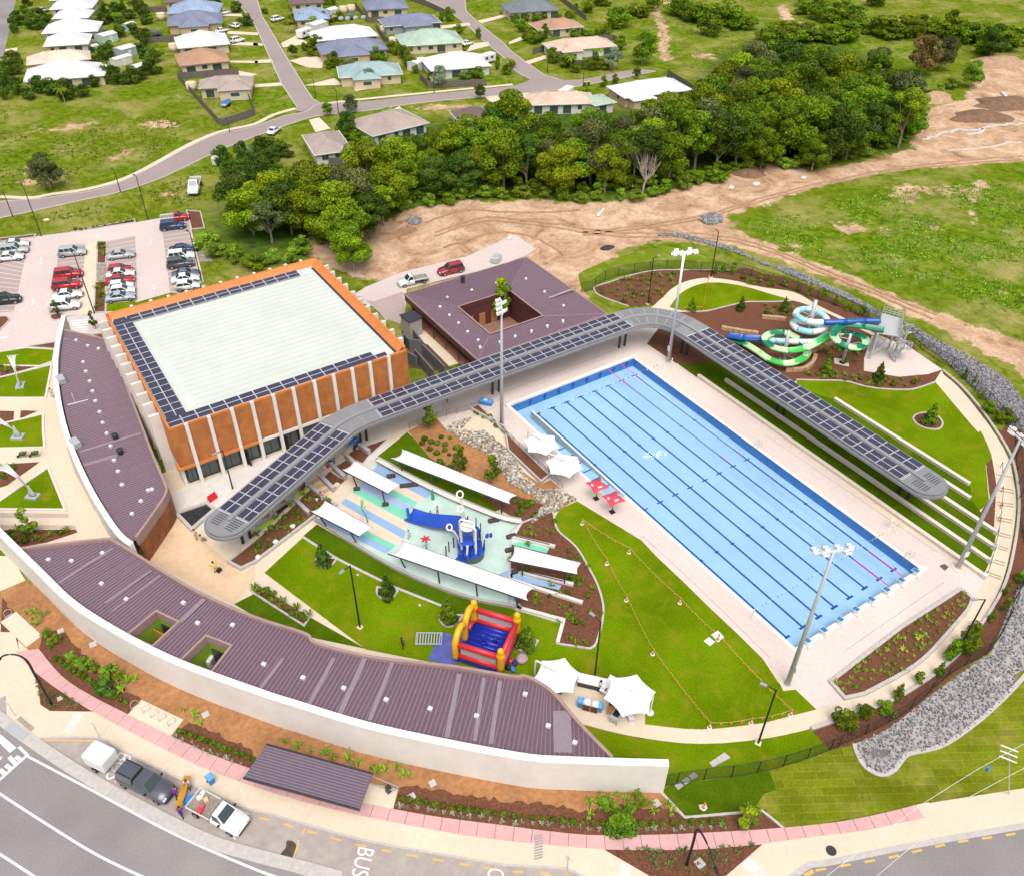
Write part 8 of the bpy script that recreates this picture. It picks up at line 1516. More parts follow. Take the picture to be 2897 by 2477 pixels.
# suburb garden greenery
sub = [(-37.3,237),(-35.6,231.1),(-36.8,246.7),(-34,250.3),(-30.3,230.2),(-28.3,226.5),(-25.6,220.2),(-21.7,220.1),(-17.7,227.2),(-34,226.5),(-38.7,228.3),(-34.4,256),(-32.2,256),(-16.8,252.1),(-15.3,246.9),(-12.4,247.9),(-8.8,253),(-6.1,257.3),(-3.8,289.1),(-0.4,292.5),(2.7,294.3),(4.4,291.4),(8.8,296.3),(9.5,305.8),(3.4,305.5),(7.5,309),(13.5,305.3),(13.5,297.4),(11.9,286.8),(0.2,274.4),(5.3,276.4),(7.4,270),(3.8,260.6),(1.1,254.5),(0.6,247.2),(1.4,242.3),(-1.6,230.2),(-5.1,227.1),(-8,225),(-10.5,225.3),(-12.4,226.5),(-12.8,231.8),(-16.1,331.7),(-23,306.3),(-21.1,299.7),(-26.2,295.7),(-17.3,302.8),(-15.3,303.5),(-19.4,296.9),(-19,321.2),(38.5,266.8),(34.7,305.1),(40.2,301.7),(38.3,305.1),(42.1,287.9)]
plant_list('garden_shrub',PB,sub,1.35,'dark','dense dark garden shrub nearest {}','bush','garden shrubs at the left of the suburb',sz=1.25,jit=.4)
sub2 = [(50.1,261.6),(52.1,262.2),(53.9,259.3),(57.9,258.7),(60.7,257),(63.4,257.2),(66.2,257.4),(71.8,280.3),(74,279),(49.3,279.5),(42.7,230.4),(44.2,229.4),(46.3,229.7),(46.7,212.8),(48,210.6),(41.7,210.2),(43.7,210.4),(64.1,215.6),(64.4,212.3),(64.2,207.9),(63.3,204),(60.8,197),(60.3,193.2),(56.9,211),(54.6,208),(58.1,208.7),(42.2,224.5),(94.8,239.9),(96.9,238.6),(91.8,223.4),(94.1,215),(69.2,181),(72.7,180.1),(81.4,184.3),(80.9,179.1),(85.7,184.4),(61.1,186),(60.7,199.9),(26.4,159.8),(23.8,155.7),(23,150.6),(22.8,147.1)] + [(115,227.5),(111.6,220.2),(109.9,214),(110.2,210.3),(104.8,205),(105.5,201.3),(108.8,202.6),(111.7,204.2),(113.9,204.6),(119.4,226.8),(121.7,223.5),(125.7,224.9),(125.2,215.6),(131.5,219.4),(128.7,213.5),(120.2,200.7),(124,201.8),(125.1,199.4),(128.1,199.3),(128.3,195.7),(133.6,201.3),(135.6,222.8),(142.2,229),(123.4,182.2),(127.5,186.1),(98.9,182),(98.7,176.3),(100.3,175.4),(104.8,169.8),(106.9,168.4),(102.1,171.4),(98.6,170.8),(89.3,153.3),(97.1,155.9),(100.4,155.2)]
plant_list('garden_shrub',PB,sub2,1.05,'forest','leafy garden shrub nearest {}','bush','garden shrubs in the middle of the suburb',sz=1.0,jit=.45)
plant_list('garden_shrub',PB,[(-6.7,156.2),(-7.4,150.1),(-7.4,146.2),(-5.9,146.7),(-9,144.1),(-3.9,148.6),(-5.3,141.7),(-2.3,155.9),(-6,159.1),(-6.8,141.2)] + [(2.5,158.1),(4.6,156.7),(5.7,154.3),(-2.2,147.6),(-1.4,144.7),(-3.9,140.9),(1.8,150.8)],1.35,'dark','dark tree like shrub nearest {}','bush','dark shrubs beside the wood',sz=1.3,jit=.3)
# rough grass clumps on the open land
def rough(name,polys,n,size,label,seed,leaf):
    rs = np.random.RandomState(seed); rr = random.Random(seed); bl = []
    for poly in polys:
        xs = [p[0] for p in poly]; ys = [p[1] for p in poly]; c = 0; k = int(n*abs(area(poly))/sum(abs(area(q)) for q in polys))
        while c < k:
            p = (rr.uniform(min(xs),max(xs)),rr.uniform(min(ys),max(ys))); c += .02
            if pip(p,poly) and noise.noise(Vector((p[0]*.09,p[1]*.09,3)))+rr.uniform(-.25,.25) > -.05: bl.append(((p[0],p[1],-.02),(size*rr.uniform(.5,1.1),size*rr.uniform(.5,1.1),size*rr.uniform(.2,.4)))); c += 1
    o = link(name,leaves(bl,len(bl)*8,.34,seed,.9),LEAF[leaf]); tag(o,label,kind='stuff')
rough('field_grass',[[(67,74.6),(79.3,73.4),(105.1,70),(132.6,57.2),(136.5,45.7),(90,19.8),(81.3,25.4),(75.2,36.8),(69.5,52.9),(66.4,66.3)]],2300,.6,'rough green tussocks over the right hand field',5,'grassy')
rough('paddock_grass',[[(-41.1,223.7),(-39.3,194.2),(-24.1,194.2),(-7.8,198.6),(-6.4,181.2),(-14.4,173.1),(-26.9,164),(-38.5,165.1),(-49.2,168.9)],[(-49.3,150.9),(-29.4,149.9),(-20.8,152.7),(-8.5,158.3),(-10.1,144.2),(-17.8,139),(-24.7,142),(-52.2,148.9)]],1300,.55,'rough tussocks on the paddock and verge by the mauve road',6,'grassy')
rough('hill_grass',[[(156.3,237.8),(211.6,204.2),(141.7,153.2),(127.8,150.6),(123.4,164.5)],[(190.1,183.8),(270.6,142.6),(232.2,118.9),(210.1,123),(190.2,154.7)]],1500,.8,'long grass over the green hillside',7,'grassy')
# palms
def palm(p,h,label,n=11,fr=2.0):
    o = empty('palm_tree',(*p,0),RND.uniform(0,6),label,'palm'); MB().tube([(0,0,0),(.1,0,h)],[.14,.1],6).build('trunk',bark_pale,o)
    b = MB()
    for k in range(n):
        a = 6.28*k/n; c,s = math.cos(a),math.sin(a); up = RND.uniform(.1,.7)
        q = [(c*fr*t,s*fr*t,h+up*t*1.6-t*t*1.5) for t in (0,.35,.7,1)]; w_ = .32
        vs = []
        for t,(x,y,z) in zip((.3,1,.8,.05),q): vs += [(x-s*w_*t,y+c*w_*t,z-.12),(x,y,z+.05),(x+s*w_*t,y-c*w_*t,z-.12)]
        b.add(vs,[f for i in range(3) for f in ((i*3,i*3+1,i*3+4,i*3+3),(i*3+1,i*3+2,i*3+5,i*3+4))])
    me = b.mesh('crown'); at = me.attributes.new('tone','FLOAT','FACE'); at.data.foreach_set('value',np.random.RandomState(3).uniform(.3,.9,len(me.polygons)).astype(np.float32)); link('crown',me,LEAF['forest'],o)
for p,h,lb in (((99.7,174.3),3.2,'palm beside the small garden pool'),((107.3,171.8),4.6,'taller palm before the salmon roof'),((46.4,251.2),4.0,'palm beside the light blue roof'),((56,254.2),3.2,'palm in front of the light blue house'),((81.5,178.7),4.0,'palm at the bend by the bright white house'),((-26.8,218.6),3.5,'banana palm at the paddock edge'),((38.6,167.7),1.2,'small palm by the taupe house drive')): palm(p,h,lb)
# bare dead trees
def dead(p,h,label,seed,lean=0):
    rr = random.Random(seed); o = empty('dead_tree',(*p,0),0,label,'tree'); b = MB()
    b.tube([(0,0,0),(lean*.5,0,h*.25),(lean,0,h*.4)],[.22,.17,.13],6)
    tops = []
    for k in range(13):
        a = rr.uniform(0,6.28); r_ = rr.uniform(.5,1)*h*.33; m_ = (lean+r_*.5*math.cos(a),r_*.5*math.sin(a),h*rr.uniform(.5,.65)); e = (lean+r_*math.cos(a),r_*math.sin(a),h*rr.uniform(.75,1.0)); b.tube([(lean,0,h*.38),m_,e],[.1,.07,.02],5)
        for j in range(3): b.tube([m_,(m_[0]+rr.uniform(-.9,.9),m_[1]+rr.uniform(-.9,.9),h*rr.uniform(.8,1))],[.05,.012],4)
    b.build('branches',mat('dead_wood',(.46,.39,.32),.9,.15,3),o)
dead((58.8,94.6),9,'broad leafless tree at the edge of the wood',2,.8); dead((61.9,100.9),10,'narrow leafless tree beside the broad bare one',4); dead((30.9,115.9),8,'bare twin stemmed trunk standing in the wood edge',7)
# trees and shrubs inside the centre
for p,s,sz,lb in (((-35.7,36.8),1.15,1.15,'conical dark tree at the lawn corner nearest the canopy'),((-31.8,28.7),1.15,1.2,'conical dark tree in the middle of the mowing strip'),((-28.1,22.1),1.15,1.25,'conical tree left of the bouncy castle'),((-23,15),1.3,1.2,'olive topped tree behind the bouncy castle'),((43.5,15.9),1.3,1.25,'young tree in the round bed'),((46.3,26.5),1.1,1.1,'dark conical shrub below the slide tower'),((41.3,31.8),1.2,1.0,'bushy shrub beside the sandstone edge'),((43.6,51.4),1.0,.95,'dark conical shrub beside the teardrop lawn'),((36.8,55.7),.9,.9,'thin young tree on the teardrop lawn'),((49.1,47.3),1.0,1.0,'dark conical shrub above the sandstone row')):
    inst('young_tree',PC[0 if s > 1 else 1],p,s,sz,'dark' if 'dark' in lb else 'forest',lb,'tree',None)
for p,s,sz,lf,lb in (((-13.8,51.5),1.5,1.55,'forest','tall sapling beside the bridge railing'),((-15.1,41.9),1.4,1.5,'forest','tall sapling in the creek bed beside the long sail'),((-12.9,37.7),1.5,1.6,'forest','tall sapling in the creek bed nearer the stones'),((-49.6,108.8),.9,1.0,'olive','sapling on the small car park island'),((-45.5,101.7),.9,1.1,'dark','young tree by the zebra crossing'),((-62,58.9),1.5,1.5,'grassy','bushy young tree in the forecourt bed'),((9,69.5),2.4,2.6,'bright','slender tree rising from the change room court'),((-17.6,-10.5),1.6,.85,'bright','bright green tree shrub in the mulch by the new turf'),((-26.7,-4.9),1.6,.75,'forest','dark green shrub overhanging the pink path'),((-59.9,32.1),1.5,.8,'dark','dark round shrub by the bike pad')):
    inst('sapling',PS[i % 3] if s < 1.55 or lf == 'bright' else PC[0],p,s,sz,lf,lb,'tree',None)
ringp = resample(cr([(-3.7,-9.1),(-0.5,-9.3),(5.1,-9.7),(10.2,-9.9)] + [(16.1,-9),(21.5,-8.5),(28,-6.6)],3),2.6)[:] + resample([(52.8,10.9),(53.1,13),(56.2,17.8),(57.4,22.3)],2.6)
plant_list('ring_shrub',PB + PS,[(p[0]+rw.uniform(-.5,.5),p[1]+rw.uniform(-.5,.5)) for p in ringp],.62,'forest','leafy shrub in the ring mulch strip nearest {}','shrub','shrubs along the ring path',sz=.6,jit=.4)
plant_list('north_sapling',PS,resample([(53.9,54.5),(56.1,52.6),(56.7,48.2),(58,44.4),(58.5,41.3),(59,37.7)],2.3) + resample([(48.7,62.8),(50.7,62.7),(51.7,58.8),(51.5,56.3),(53.8,55.9)],2.0),.8,'forest','small conical sapling along the north fence','sapling','saplings along the north fence',sz=.75,jit=.3)
plant_list('wall_shrub',PB,[(-61.8,38),(-61,36.8),(-60.4,35.7),(-59.7,34.4),(-59,34.8),(-58.4,33.5)] + [(-26.3,-3.5),(-25.2,-4.1),(-24.2,-4.2),(-26.9,-2.7)] + [(-63.5,42.9),(-62.7,41.4),(-63.3,41.3)],.36,'grassy','lush green shrub in the bed near {}','shrub','lush shrubs in the wall garden',sz=.4,jit=.25)
def scatter(poly,n,seed,mind=.5):
    rr = random.Random(seed); out = []; xs = [p[0] for p in poly]; ys = [p[1] for p in poly]
    for _ in range(n*30):
        p = (rr.uniform(min(xs),max(xs)),rr.uniform(min(ys),max(ys)))
        if pip(p,poly) and all(dist(p,q) > mind for q in out): out.append(p)
        if len(out) >= n: break
    return out
PL_ = []
for k in range(2):
    bl = [((0,0,.16),(.3,.3,.2))]; PL_.append(leaves(bl,150,.14,90+k,.4))
def tuft(seed,n=9,l=.5):
    rr = random.Random(seed); b = MB()
    for k in range(n):
        a = rr.uniform(0,6.28); c,s = math.cos(a),math.sin(a); e = l*rr.uniform(.7,1.2); w_ = .05
        b.add([(-s*w_,c*w_,0),(s*w_,-c*w_,0),(c*e*.5+s*w_,s*e*.5-c*w_,e*.75),(c*e*.5-s*w_,s*e*.5+c*w_,e*.75),(c*e,s*e,e*.6)],[(0,1,2,3),(3,2,4)])
    me = b.mesh('tuft'); at = me.attributes.new('tone','FLOAT','FACE'); at.data.foreach_set('value',np.random.RandomState(seed).uniform(.1,1,len(me.polygons)).astype(np.float32)); return me
TU = [tuft(5),tuft(6,12),tuft(7,8,.7)]
def small(name,meshes,pts,s,leaf,label,cat,group,z=.05,jit=.3):
    for i,p in enumerate(pts):
        me = meshes[i % len(meshes)]
        if not me.materials: me.materials.append(LEAF[leaf])
        o = bpy.data.objects.new(name,me); COLL.objects.link(o); o.location = (*p,z); k = s*rw.uniform(1-jit,1+jit); o.scale = (k,k,k*rw.uniform(.85,1.15)); o.rotation_euler = (0,0,rw.uniform(0,6.28)); o.material_slots[0].link = 'OBJECT'; o.material_slots[0].material = LEAF[leaf]; tag(o,near(p,label),cat,group)
hedge = resample([(-55.4,24.6),(-53.9,22.6),(-52.6,20.7),(-51.2,18.9),(-50.5,17.8)],.62) + resample([(-41.2,7.5),(-39,5.5),(-37,3.6),(-34.2,1.2)] ,.75) + resample([(-33.9,0.9),(-32.1,-0.5),(-30.2,-2.1),(-27.8,-3.8),(-25.5,-5.4),(-23.4,-6.7),(-21.8,-7.6),(-20,-8.8),(-18.6,-9.7)],.85) + resample([(-63.3,39.3),(-62.1,36.8),(-60.5,33.7)],.7) + resample([(-59.4,31.6),(-58.5,29.8)],.7)
small('hedge_ball',PL_,hedge,1.0,'forest','small clipped green ball in the row beside the pink path','shrub','clipped balls beside the pink path',jit=.15)
sil = resample([(-55.7,24.2),(-53.6,20.8),(-51.4,17.7)],.8) + resample([(-41.6,7.1),(-38.9,4.6),(-34.5,0.7)],.8) + resample([(-34.2,0.4),(-30.3,-2.6),(-25.1,-6.3),(-19.6,-9.6)],.8)
small('silver_tuft',TU,[(p[0]+rw.uniform(-.15,.15),p[1]+rw.uniform(-.15,.15)) for p in sil],.62,'grey','pale strappy tuft in front of the clipped balls','plant','pale tufts beside the pink path')
small('canna_plant',TU,[(-47.7,18.1),(-46.8,17),(-45.9,16),(-45,15),(-44.5,14.3),(-43.5,13.4),(-42.9,12.6),(-42,11.4),(-41.2,10.6),(-40.3,10.3),(-40,9.4),(-39.6,9),(-41.9,10.9)] + [(-27.6,-1.7),(-26.1,-2.1),(-25.2,-2.6),(-24.8,-3.1),(-24,-3.5),(-23.3,-3.4),(-22.1,-5.5),(-28.4,-2.6),(-27,-2.5),(-26.3,-3),(-23.7,-4.6),(-24.8,-4.3),(-23.5,-5.4),(-22.3,-6.2)] + [(-62.2,38.6),(-61.5,37.4),(-60.7,36.4),(-59.9,35.2),(-59,34.8),(-58.3,33.8),(-58.1,32.6),(-57.3,32.5),(-59.4,34),(-60.7,35.7),(-58.8,31.9),(-54.3,26.6),(-53.8,25.3),(-53.5,24.3),(-58.9,33.2)] + [(-64.6,47.1),(-63.9,46.8),(-63.3,45.7),(-64.3,46.1),(-64.1,45)],1.15,'grassy','bright green broad leafed clump near {}','plant','broad leafed clumps by the white wall')
small('splash_plant',PL_ + TU,scatter(SPBED,46,3,.9) + [(-16,16.8),(-16.8,15.3),(-17.2,15.8),(-16.5,15.9),(-16.5,14.8),(-16.9,14.7),(-13.7,20.2),(-13.1,19.6),(-12.7,19.1),(-13.5,18.8),(-13.8,19.5),(-14.2,20.1)],1.0,'forest','low green plant in the mulch around the splash pad fingers','plant','plants at the splash pad bed')
leafbed = [(-0.1,-5.1),(-0.2,-6.5)] + [(6.7,-7.8)] + [(17.6,-6.8),(20.6,-5.9),(20.8,-4.7)]
small('leaf_bed_plant',PL_ + TU,scatter(leafbed,60,4,.7),.75,'grassy','small tufted plant in the leaf shaped bed','plant','plants in the leaf shaped bed',z=.2)
small('lime_rosette',[TU[2]],[(11.4,-6.2)] + [(11.3,-6.2),(8.7,-6.3)],1.1,'lime','bright lime rosette in the leaf shaped bed','plant','lime rosettes',z=.2)
small('north_shrub',PL_ + TU,scatter([(28.8,69.8),(35.3,69.8),(40.4,68.6),(43.6,66.7),(42.4,63.7),(36.8,62.2),(33.1,60.7),(29.7,62.4),(27.9,67.4)],38,5,1.2),1.3,'forest','small shrub in the north garden loop','plant','shrubs in the north garden loop')
small('slide_shrub',PL_ + TU,scatter([(48.2,50.7),(52,48.8),(53.3,44.6),(50.1,44.3),(45.5,48.1)],14,6,.9) + scatter([(37.8,33.3),(40.9,31.7),(45.9,28.5),(48.8,25.1),(51.7,22.9),(48.6,23),(44.8,25.5),(40.2,30.7)],26,7,.8) + scatter([(44.9,36.7),(47.7,35.7),(52.5,34.4),(48.1,30.6),(44.5,32.9)],16,8,.8),1.2,'forest','small green shrub in the slide garden mulch','plant','shrubs in the slide garden')
small('canopy_plant',PL_ + TU,scatter([(-40.7,44.9),(-32.4,48.9),(-30.8,44.7),(-33.5,44.4),(-41.6,41.6)],34,9,.7) + scatter([(-43.2,38.1),(-39.9,30.7),(-40.8,30.1),(-43.6,37)],20,10,.5),1.1,'forest','leafy plant in the beds between canopy and lawn','plant','plants between canopy and lawn',z=.25)
small('creek_plant',PL_,scatter([(-16.4,50.7),(-12.5,48.9),(-13.4,44.6),(-13.5,38.9),(-14.5,35.2),(-14.9,40.4),(-16.3,45)],22,11,.7) + scatter([(-11.9,34.6),(-9.9,31.2),(-12.3,29.8),(-13.6,32.1)],12,12,.6) + scatter([(-7.1,51.5),(-6.2,46.6),(-5.2,46),(-6.2,51)],10,13,.5),1.2,'forest','low plant on the bank of the dry creek','plant','plants along the dry creek')
small('forecourt_plant',PL_ + TU,scatter([(-64.7,61.6),(-58,57.4),(-60.8,57.2),(-63.8,58.1)],22,14,.7) + scatter([(-59.7,98.2),(-56.7,96.2),(-59.1,95.5)],8,15,.7) + scatter([(-63.2,74.6),(-61.6,73.8),(-61.6,71.9),(-63.8,70.8)],8,16,.6) + scatter([(-38.4,131.7),(-37.2,131),(-38.8,124),(-39.9,124.7)],8,17,.6) + scatter([(-42.2,116.5),(-40.9,115.7),(-42.9,106.8),(-44.3,107.7)],12,18,.6) + scatter([(-40.7,139.9),(-30.6,138.6),(-30.6,137.9),(-40.4,139.4)],12,19,.8),1.1,'forest','low plant in the forecourt and car park beds','plant','plants in the forecourt and car park beds')
small('street_tuft',TU,scatter([(-65.3,37.5),(-65.4,34.7),(-64.9,33.6),(-62.2,31.8),(-63.2,33.8)],16,20,.5) + scatter([(-28.4,-6.2),(-18.6,-12.1),(-23.2,-11.9),(-26.3,-9.3)],34,21,.5),.7,'olive','thin tuft in the triangular street beds','plant','tufts in the triangular street beds')

# ------------------------------------------------------------------ rocks
def rocks(name,poly,n,smin,smax,m,label,seed,z=.02,pad=None):
    rr = random.Random(seed); b = MB(); xs = [p[0] for p in poly]; ys = [p[1] for p in poly]; c = 0
    flat('rock_base',poly,z,pad or m)
    for _ in range(n*8):
        p = (rr.uniform(min(xs),max(xs)),rr.uniform(min(ys),max(ys)))
        if not pip(p,poly): continue
        s = rr.uniform(smin,smax); M_ = Matrix.Translation((p[0],p[1],z+s*.2)) @ Matrix.Rotation(rr.uniform(0,6.28),4,'Z') @ Matrix.Rotation(rr.uniform(-.6,.6),4,'X') @ Matrix.Rotation(rr.uniform(-.6,.6),4,'Y')
        b.mi = rr.choice((0,0,1,2)); q = []
        for zz,k in ((-.35,.8),(.1,1),(.42,.6)):
            for a in range(5): an = a*1.2566+zz; q.append(M_ @ Vector((math.cos(an)*s*.5*k*rr.uniform(.75,1.2),math.sin(an)*s*.5*k*rr.uniform(.75,1.2)*.8,zz*s)))
        b.add(q,[(i*5+j,i*5+(j+1) % 5,(i+1)*5+(j+1) % 5,(i+1)*5+j) for i in range(2) for j in range(5)]+[(10,11,12,13,14)]); c += 1
        if c >= n: break
    o = b.build(name,[m,mat(m.name+'_dark',[x*.55 for x in m.node_tree.nodes['Color Ramp'].color_ramp.elements[1].color[:3]],.8,.2,3),mat(m.name+'_pale',[min(.75,x*1.5) for x in m.node_tree.nodes['Color Ramp'].color_ramp.elements[1].color[:3]],.8,.15,3)],None,fix=False); tag(o,label,kind='stuff')
grock = mat('grey_rock',(.27,.26,.275),.8,.2,4); crock = mat('creek_stone',(.46,.41,.34),.8,.2,4)
GR = cr([(-3.7,-10.5),(-4.2,-11.2),(-4.7,-12.4),(-4.5,-13.4),(-3.9,-14),(-2.8,-14.2),(-1,-13.9),(-0.1,-14),(2.7,-15),(5.9,-15.3),(9.9,-15.3),(14.5,-15),(18.6,-14.5)] + [(39.5,-21),(46,-8)] + [(34.9,-3.4)],3) + cr([(30.4,-6.1),(25.8,-7.9),(16.6,-11.2)] + [(14.9,-11.2),(8.2,-11.1),(0.3,-11.2)],3)
rocks('grey_rock_bed',GR,9500,.12,.27,grock,'bed of broken grey rock curving outside the ring garden',1,pad=MATS['concrete_grey'])
edging('rock_kerb',cr([(-3.7,-10.5),(-4.2,-11.2),(-4.7,-12.4),(-4.5,-13.4),(-3.9,-14),(-2.8,-14.2),(-1,-13.9),(-0.1,-14),(2.7,-15),(5.9,-15.3),(9.9,-15.3),(14.5,-15),(18.6,-14.5)],4),None,wd=.4,z1=.1); tag(COLL.objects['rock_kerb'],'grey concrete kerb round the rock bed',kind='structure')
GR2 = cr([(63,34.7),(60.2,29.4),(59.3,25),(57.7,20.9),(55.6,15.6),(52.7,9.9),(52.9,8)],3) + cr([(55,6.8),(59.1,11.6),(62.2,16.5),(62.9,21.1),(63.1,24.6),(63,28.5),(63.5,33.5)],3)
GR3 = cr([(50.2,79.7),(53.7,76.3),(56.7,69.5),(59.2,60.5)] + [(59.5,55.7),(60.7,49.7),(61.4,44.2),(61,38.3),(62.4,35)],3) + cr([(62.5,38.7),(62.8,45.3),(62,50.9),(61.3,57.3),(58.4,60.5)] + [(58.8,65.3),(57.3,71.8),(54.6,77.3),(51.8,79.3)],3)
rocks('grey_rock_bank',GR2,4200,.18,.4,grock,'grey rock bank beside the slide tower',2,pad=MATS['concrete_grey']); rocks('grey_rock_drain',GR3,3000,.22,.45,grock,'grey rock drain behind the north fence',3,pad=MATS['concrete_grey'])
CREEK = [(-10.9,49.1),(-8,47.2),(-7.4,41.3)] + [(-8.7,36.7),(-8,33.4),(-6,32.2),(-5.7,29.9),(-9.1,29.4),(-9.2,29.8),(-12.6,29.4),(-10.6,30.7),(-9.5,31.2),(-10,34.2),(-10.9,36.7)] + [(-10.1,42.2),(-11.3,45.9)] + [(-12.1,50.4),(-10.5,51.1),(-7.8,50.7)]
rocks('creek_stones',CREEK,1500,.22,.5,crock,'pale river stones lining the dry creek',4,z=.05,pad=orangedirt)
rocks('gravel_pile',cr([(61.9,80.7),(64.3,81.5),(66.1,80.7),(65.9,78.7),(64,77.4),(61.7,78.1)],3,True),320,.3,.7,grock,'pile of grey gravel on the bare earth',5)
rocks('rock_scatter',cr([(13.4,110.7),(15.9,110.8),(16.1,109),(14.1,108)],3,True),120,.3,.6,grock,'loose grey rocks at the wood edge',6)
def mound(p,r,h,m,label,seed):
    rr = random.Random(seed); b = MB(); b.smooth = True; n = 14; vs = [(0,0,h)]
    for t,zz in ((.35,.8),(.7,.35),(1,-.05)):
        for k in range(n): a = 6.28*k/n; q = r*t*rr.uniform(.8,1.2); vs.append((math.cos(a)*q*1.5,math.sin(a)*q,zz*h*rr.uniform(.8,1.15) if zz > 0 else zz))
    b.add(vs,[(0,1+k,1+(k+1) % n) for k in range(n)]+[(1+i*n+k,1+i*n+(k+1) % n,1+(i+1)*n+(k+1) % n,1+(i+1)*n+k) for i in range(2) for k in range(n)]); o = b.build('earth_mound',m,None); o.location = (*p,-.05); o.rotation_euler = (0,0,rr.uniform(-.6,.2)); tag(o,label,'mound','earth mounds on the graded land')
tanm = mat('tan_earth',(.48,.32,.20),.95,.2,1.0,col2=(.33,.20,.12),bump=.4,bscale=2); brm = mat('brown_earth',(.26,.15,.09),.95,.25,1.2,bump=.4,bscale=2)
for k,(p,r,h,m,lb) in enumerate((((164.2,102.2),4,2.2,tanm,'highest tan earth mound among the grass'),((151.5,98.5),3.5,1.6,tanm,'tan earth mound below the highest one'),((148.2,101.7),2,1.0,brm,'small brown mound at the wood corner'),((156.8,88.6),2,1.3,brm,'dark brown mound with a hollow on the graded land'),((163.1,86.8),5,1.6,brm,'long brown spoil mound beside the white trickle'),((177.4,89.2),6,1.8,brm,'brown spoil ridge at the picture edge'),((210.6,112.3),6,2.0,tanm,'pale spoil heap at the upper edge of the graded land'),((86.8,92.3),2.6,1.0,brm,'brown mound at the front corner of the wood'))): mound(p,r,h,m,lb,k)

TMP = bpy.data.scenes.new('bench')
def bake(ob):
    TMP.collection.objects.link(ob); vl = TMP.view_layers[0]; vl.update(); dg = vl.depsgraph; me = bpy.data.meshes.new_from_object(ob.evaluated_get(dg)); TMP.collection.objects.unlink(ob); bpy.data.objects.remove(ob); return me
# ------------------------------------------------------------------ painted lettering in the bus bay
def lettering(txt,o_,end,up,parent):
    "flat letters; o_ start of the baseline, end = end of it, up = point one cap height above o_"
    cu = bpy.data.curves.new('t','FONT'); cu.body = txt; ob = bpy.data.objects.new('t',cu); me = bake(ob)
    xs = [v.co.x for v in me.vertices]; ys = [v.co.y for v in me.vertices]; X = (Vector(end)-Vector(o_))/(max(xs)-min(xs)); Y = (Vector(up)-Vector(o_))/(max(ys)-min(ys))
    for v in me.vertices: q = Vector(o_)+X*(v.co.x-min(xs))+Y*(v.co.y-min(ys)); v.co = (q.x,q.y,.013)
    return link('lettering',me,MATS['road_paint'],parent)
lettering('BUS',(-46.1,5.8),(-47.6,4),(-45.1,4.8),bb); lettering('ONLY',(-37.9,-1.6),(-40.2,-3.8),(-36.9,-2.5),bb)
lettering('BUS',(-60.5,25.5),(-62.3,23.6),(-59.7,24.4),bb); lettering('ONLY',(-52.6,15.3),(-55.2,13),(-51.9,14.2),bb)
# ------------------------------------------------------------------ forecourt sculptures
def sculpture(p,ang,label,n,h,reach):
    o = empty('leaf_sculpture',(*p,0),ang,label,'sculpture'); MB().bbox(-.75,.75,-.55,.55,0,.3).build('plinth',galv,o); b = MB(); b.smooth = True
    b.lathe((0,0,.3),[(.55,0),(.4,.5),(.22,1.1),(.1,1.6),(0,1.7)],10,1,.5); b.build('bulb',mat('brushed_steel',(.56,.55,.53),.4,.05,2,metal=.3),o)
    for k in range(n):
        t = (k-(n-1)/2)/max(1,n-1); b = MB(); pts = cr([(0,0,1.2),(reach*.25,t*.3,h*.65),(reach*.65,t*1.0,h*.95),(reach,t*1.7,h*.9)],4); b.ribbon([(x,y-.045) for x,y,z in pts],[(x,y+.045) for x,y,z in pts],0)
        m_ = len(pts); b.v = [(v[0],v[1],pts[i % m_][2]) for i,v in enumerate(b.v)]; b.build('blade',white_metal,o).modifiers.new('s','SOLIDIFY').thickness = .04
sculpture((-58,91.5),R(70),'pale steel leaf sculpture curling to a tip near the car park',6,4.6,1.8); sculpture((-60.3,79.3),R(150),'pale steel sculpture in the middle forecourt lawn',6,3.2,2.6); sculpture((-60.8,66),R(135),'pale steel fan sculpture near the plaza',8,4.6,3.2)
for p,lb,c in (((-60.4,74.7),'dark green wheelbarrow nearer the edge',(.05,.09,.05)),((-59.1,74),'wheelbarrow heaped with plants nearer the wall',(.06,.05,.04))):
    o = empty('wheelbarrow',(*p,0),-.3,lb,'wheelbarrow'); MB().add([(-.4,-.35,.65),(.5,-.35,.65),(.5,.35,.65),(-.4,.35,.65),(-.2,-.2,.35),(.3,-.2,.35),(.3,.2,.35),(-.2,.2,.35)],[(4,5,6,7),(0,1,5,4),(1,2,6,5),(2,3,7,6),(3,0,4,7)]).build('tray',paint('barrow',c,.6),o)
    MB().tube([(-.6,-.05,.2),(-.6,.05,.2)],.2,10).build('wheel',tyre,o)
    for s in (-1,1): MB().tube([(-.6,s*.08,.2),(.3,s*.28,.4),(1.0,s*.3,.6)],.025,5).build('handle',grey_metal,o)
    c_ = link('plants',leaves([((.05,0,.7),(.35,.28,.18))],90,.14,3),LEAF['forest'],o)
for p,lb in (((-66.3,47.9),'left pad'),((-58.1,29.5),'first on the right pad'),((-57.3,28.4),'second on the right pad'),((-56.8,27.5),'third on the right pad'),((-56.3,26.7),'fourth on the right pad'),((-55.7,25.7),'fifth on the right pad')):
    o = empty('bike_loop',(*p,.065),aut+1.2,'steel bike parking hoop, '+lb,'bike rack'); b = MB(); b.smooth = True; b.tube(cr([(-.35,0,0),(-.35,0,.6),(0,0,.85),(.35,0,.6),(.35,0,0)],4),.03,6); b.build('hoop',galv,o); MB().bbox(-.42,.42,-.06,.06,0,.01).build('foot_plate',galv,o)
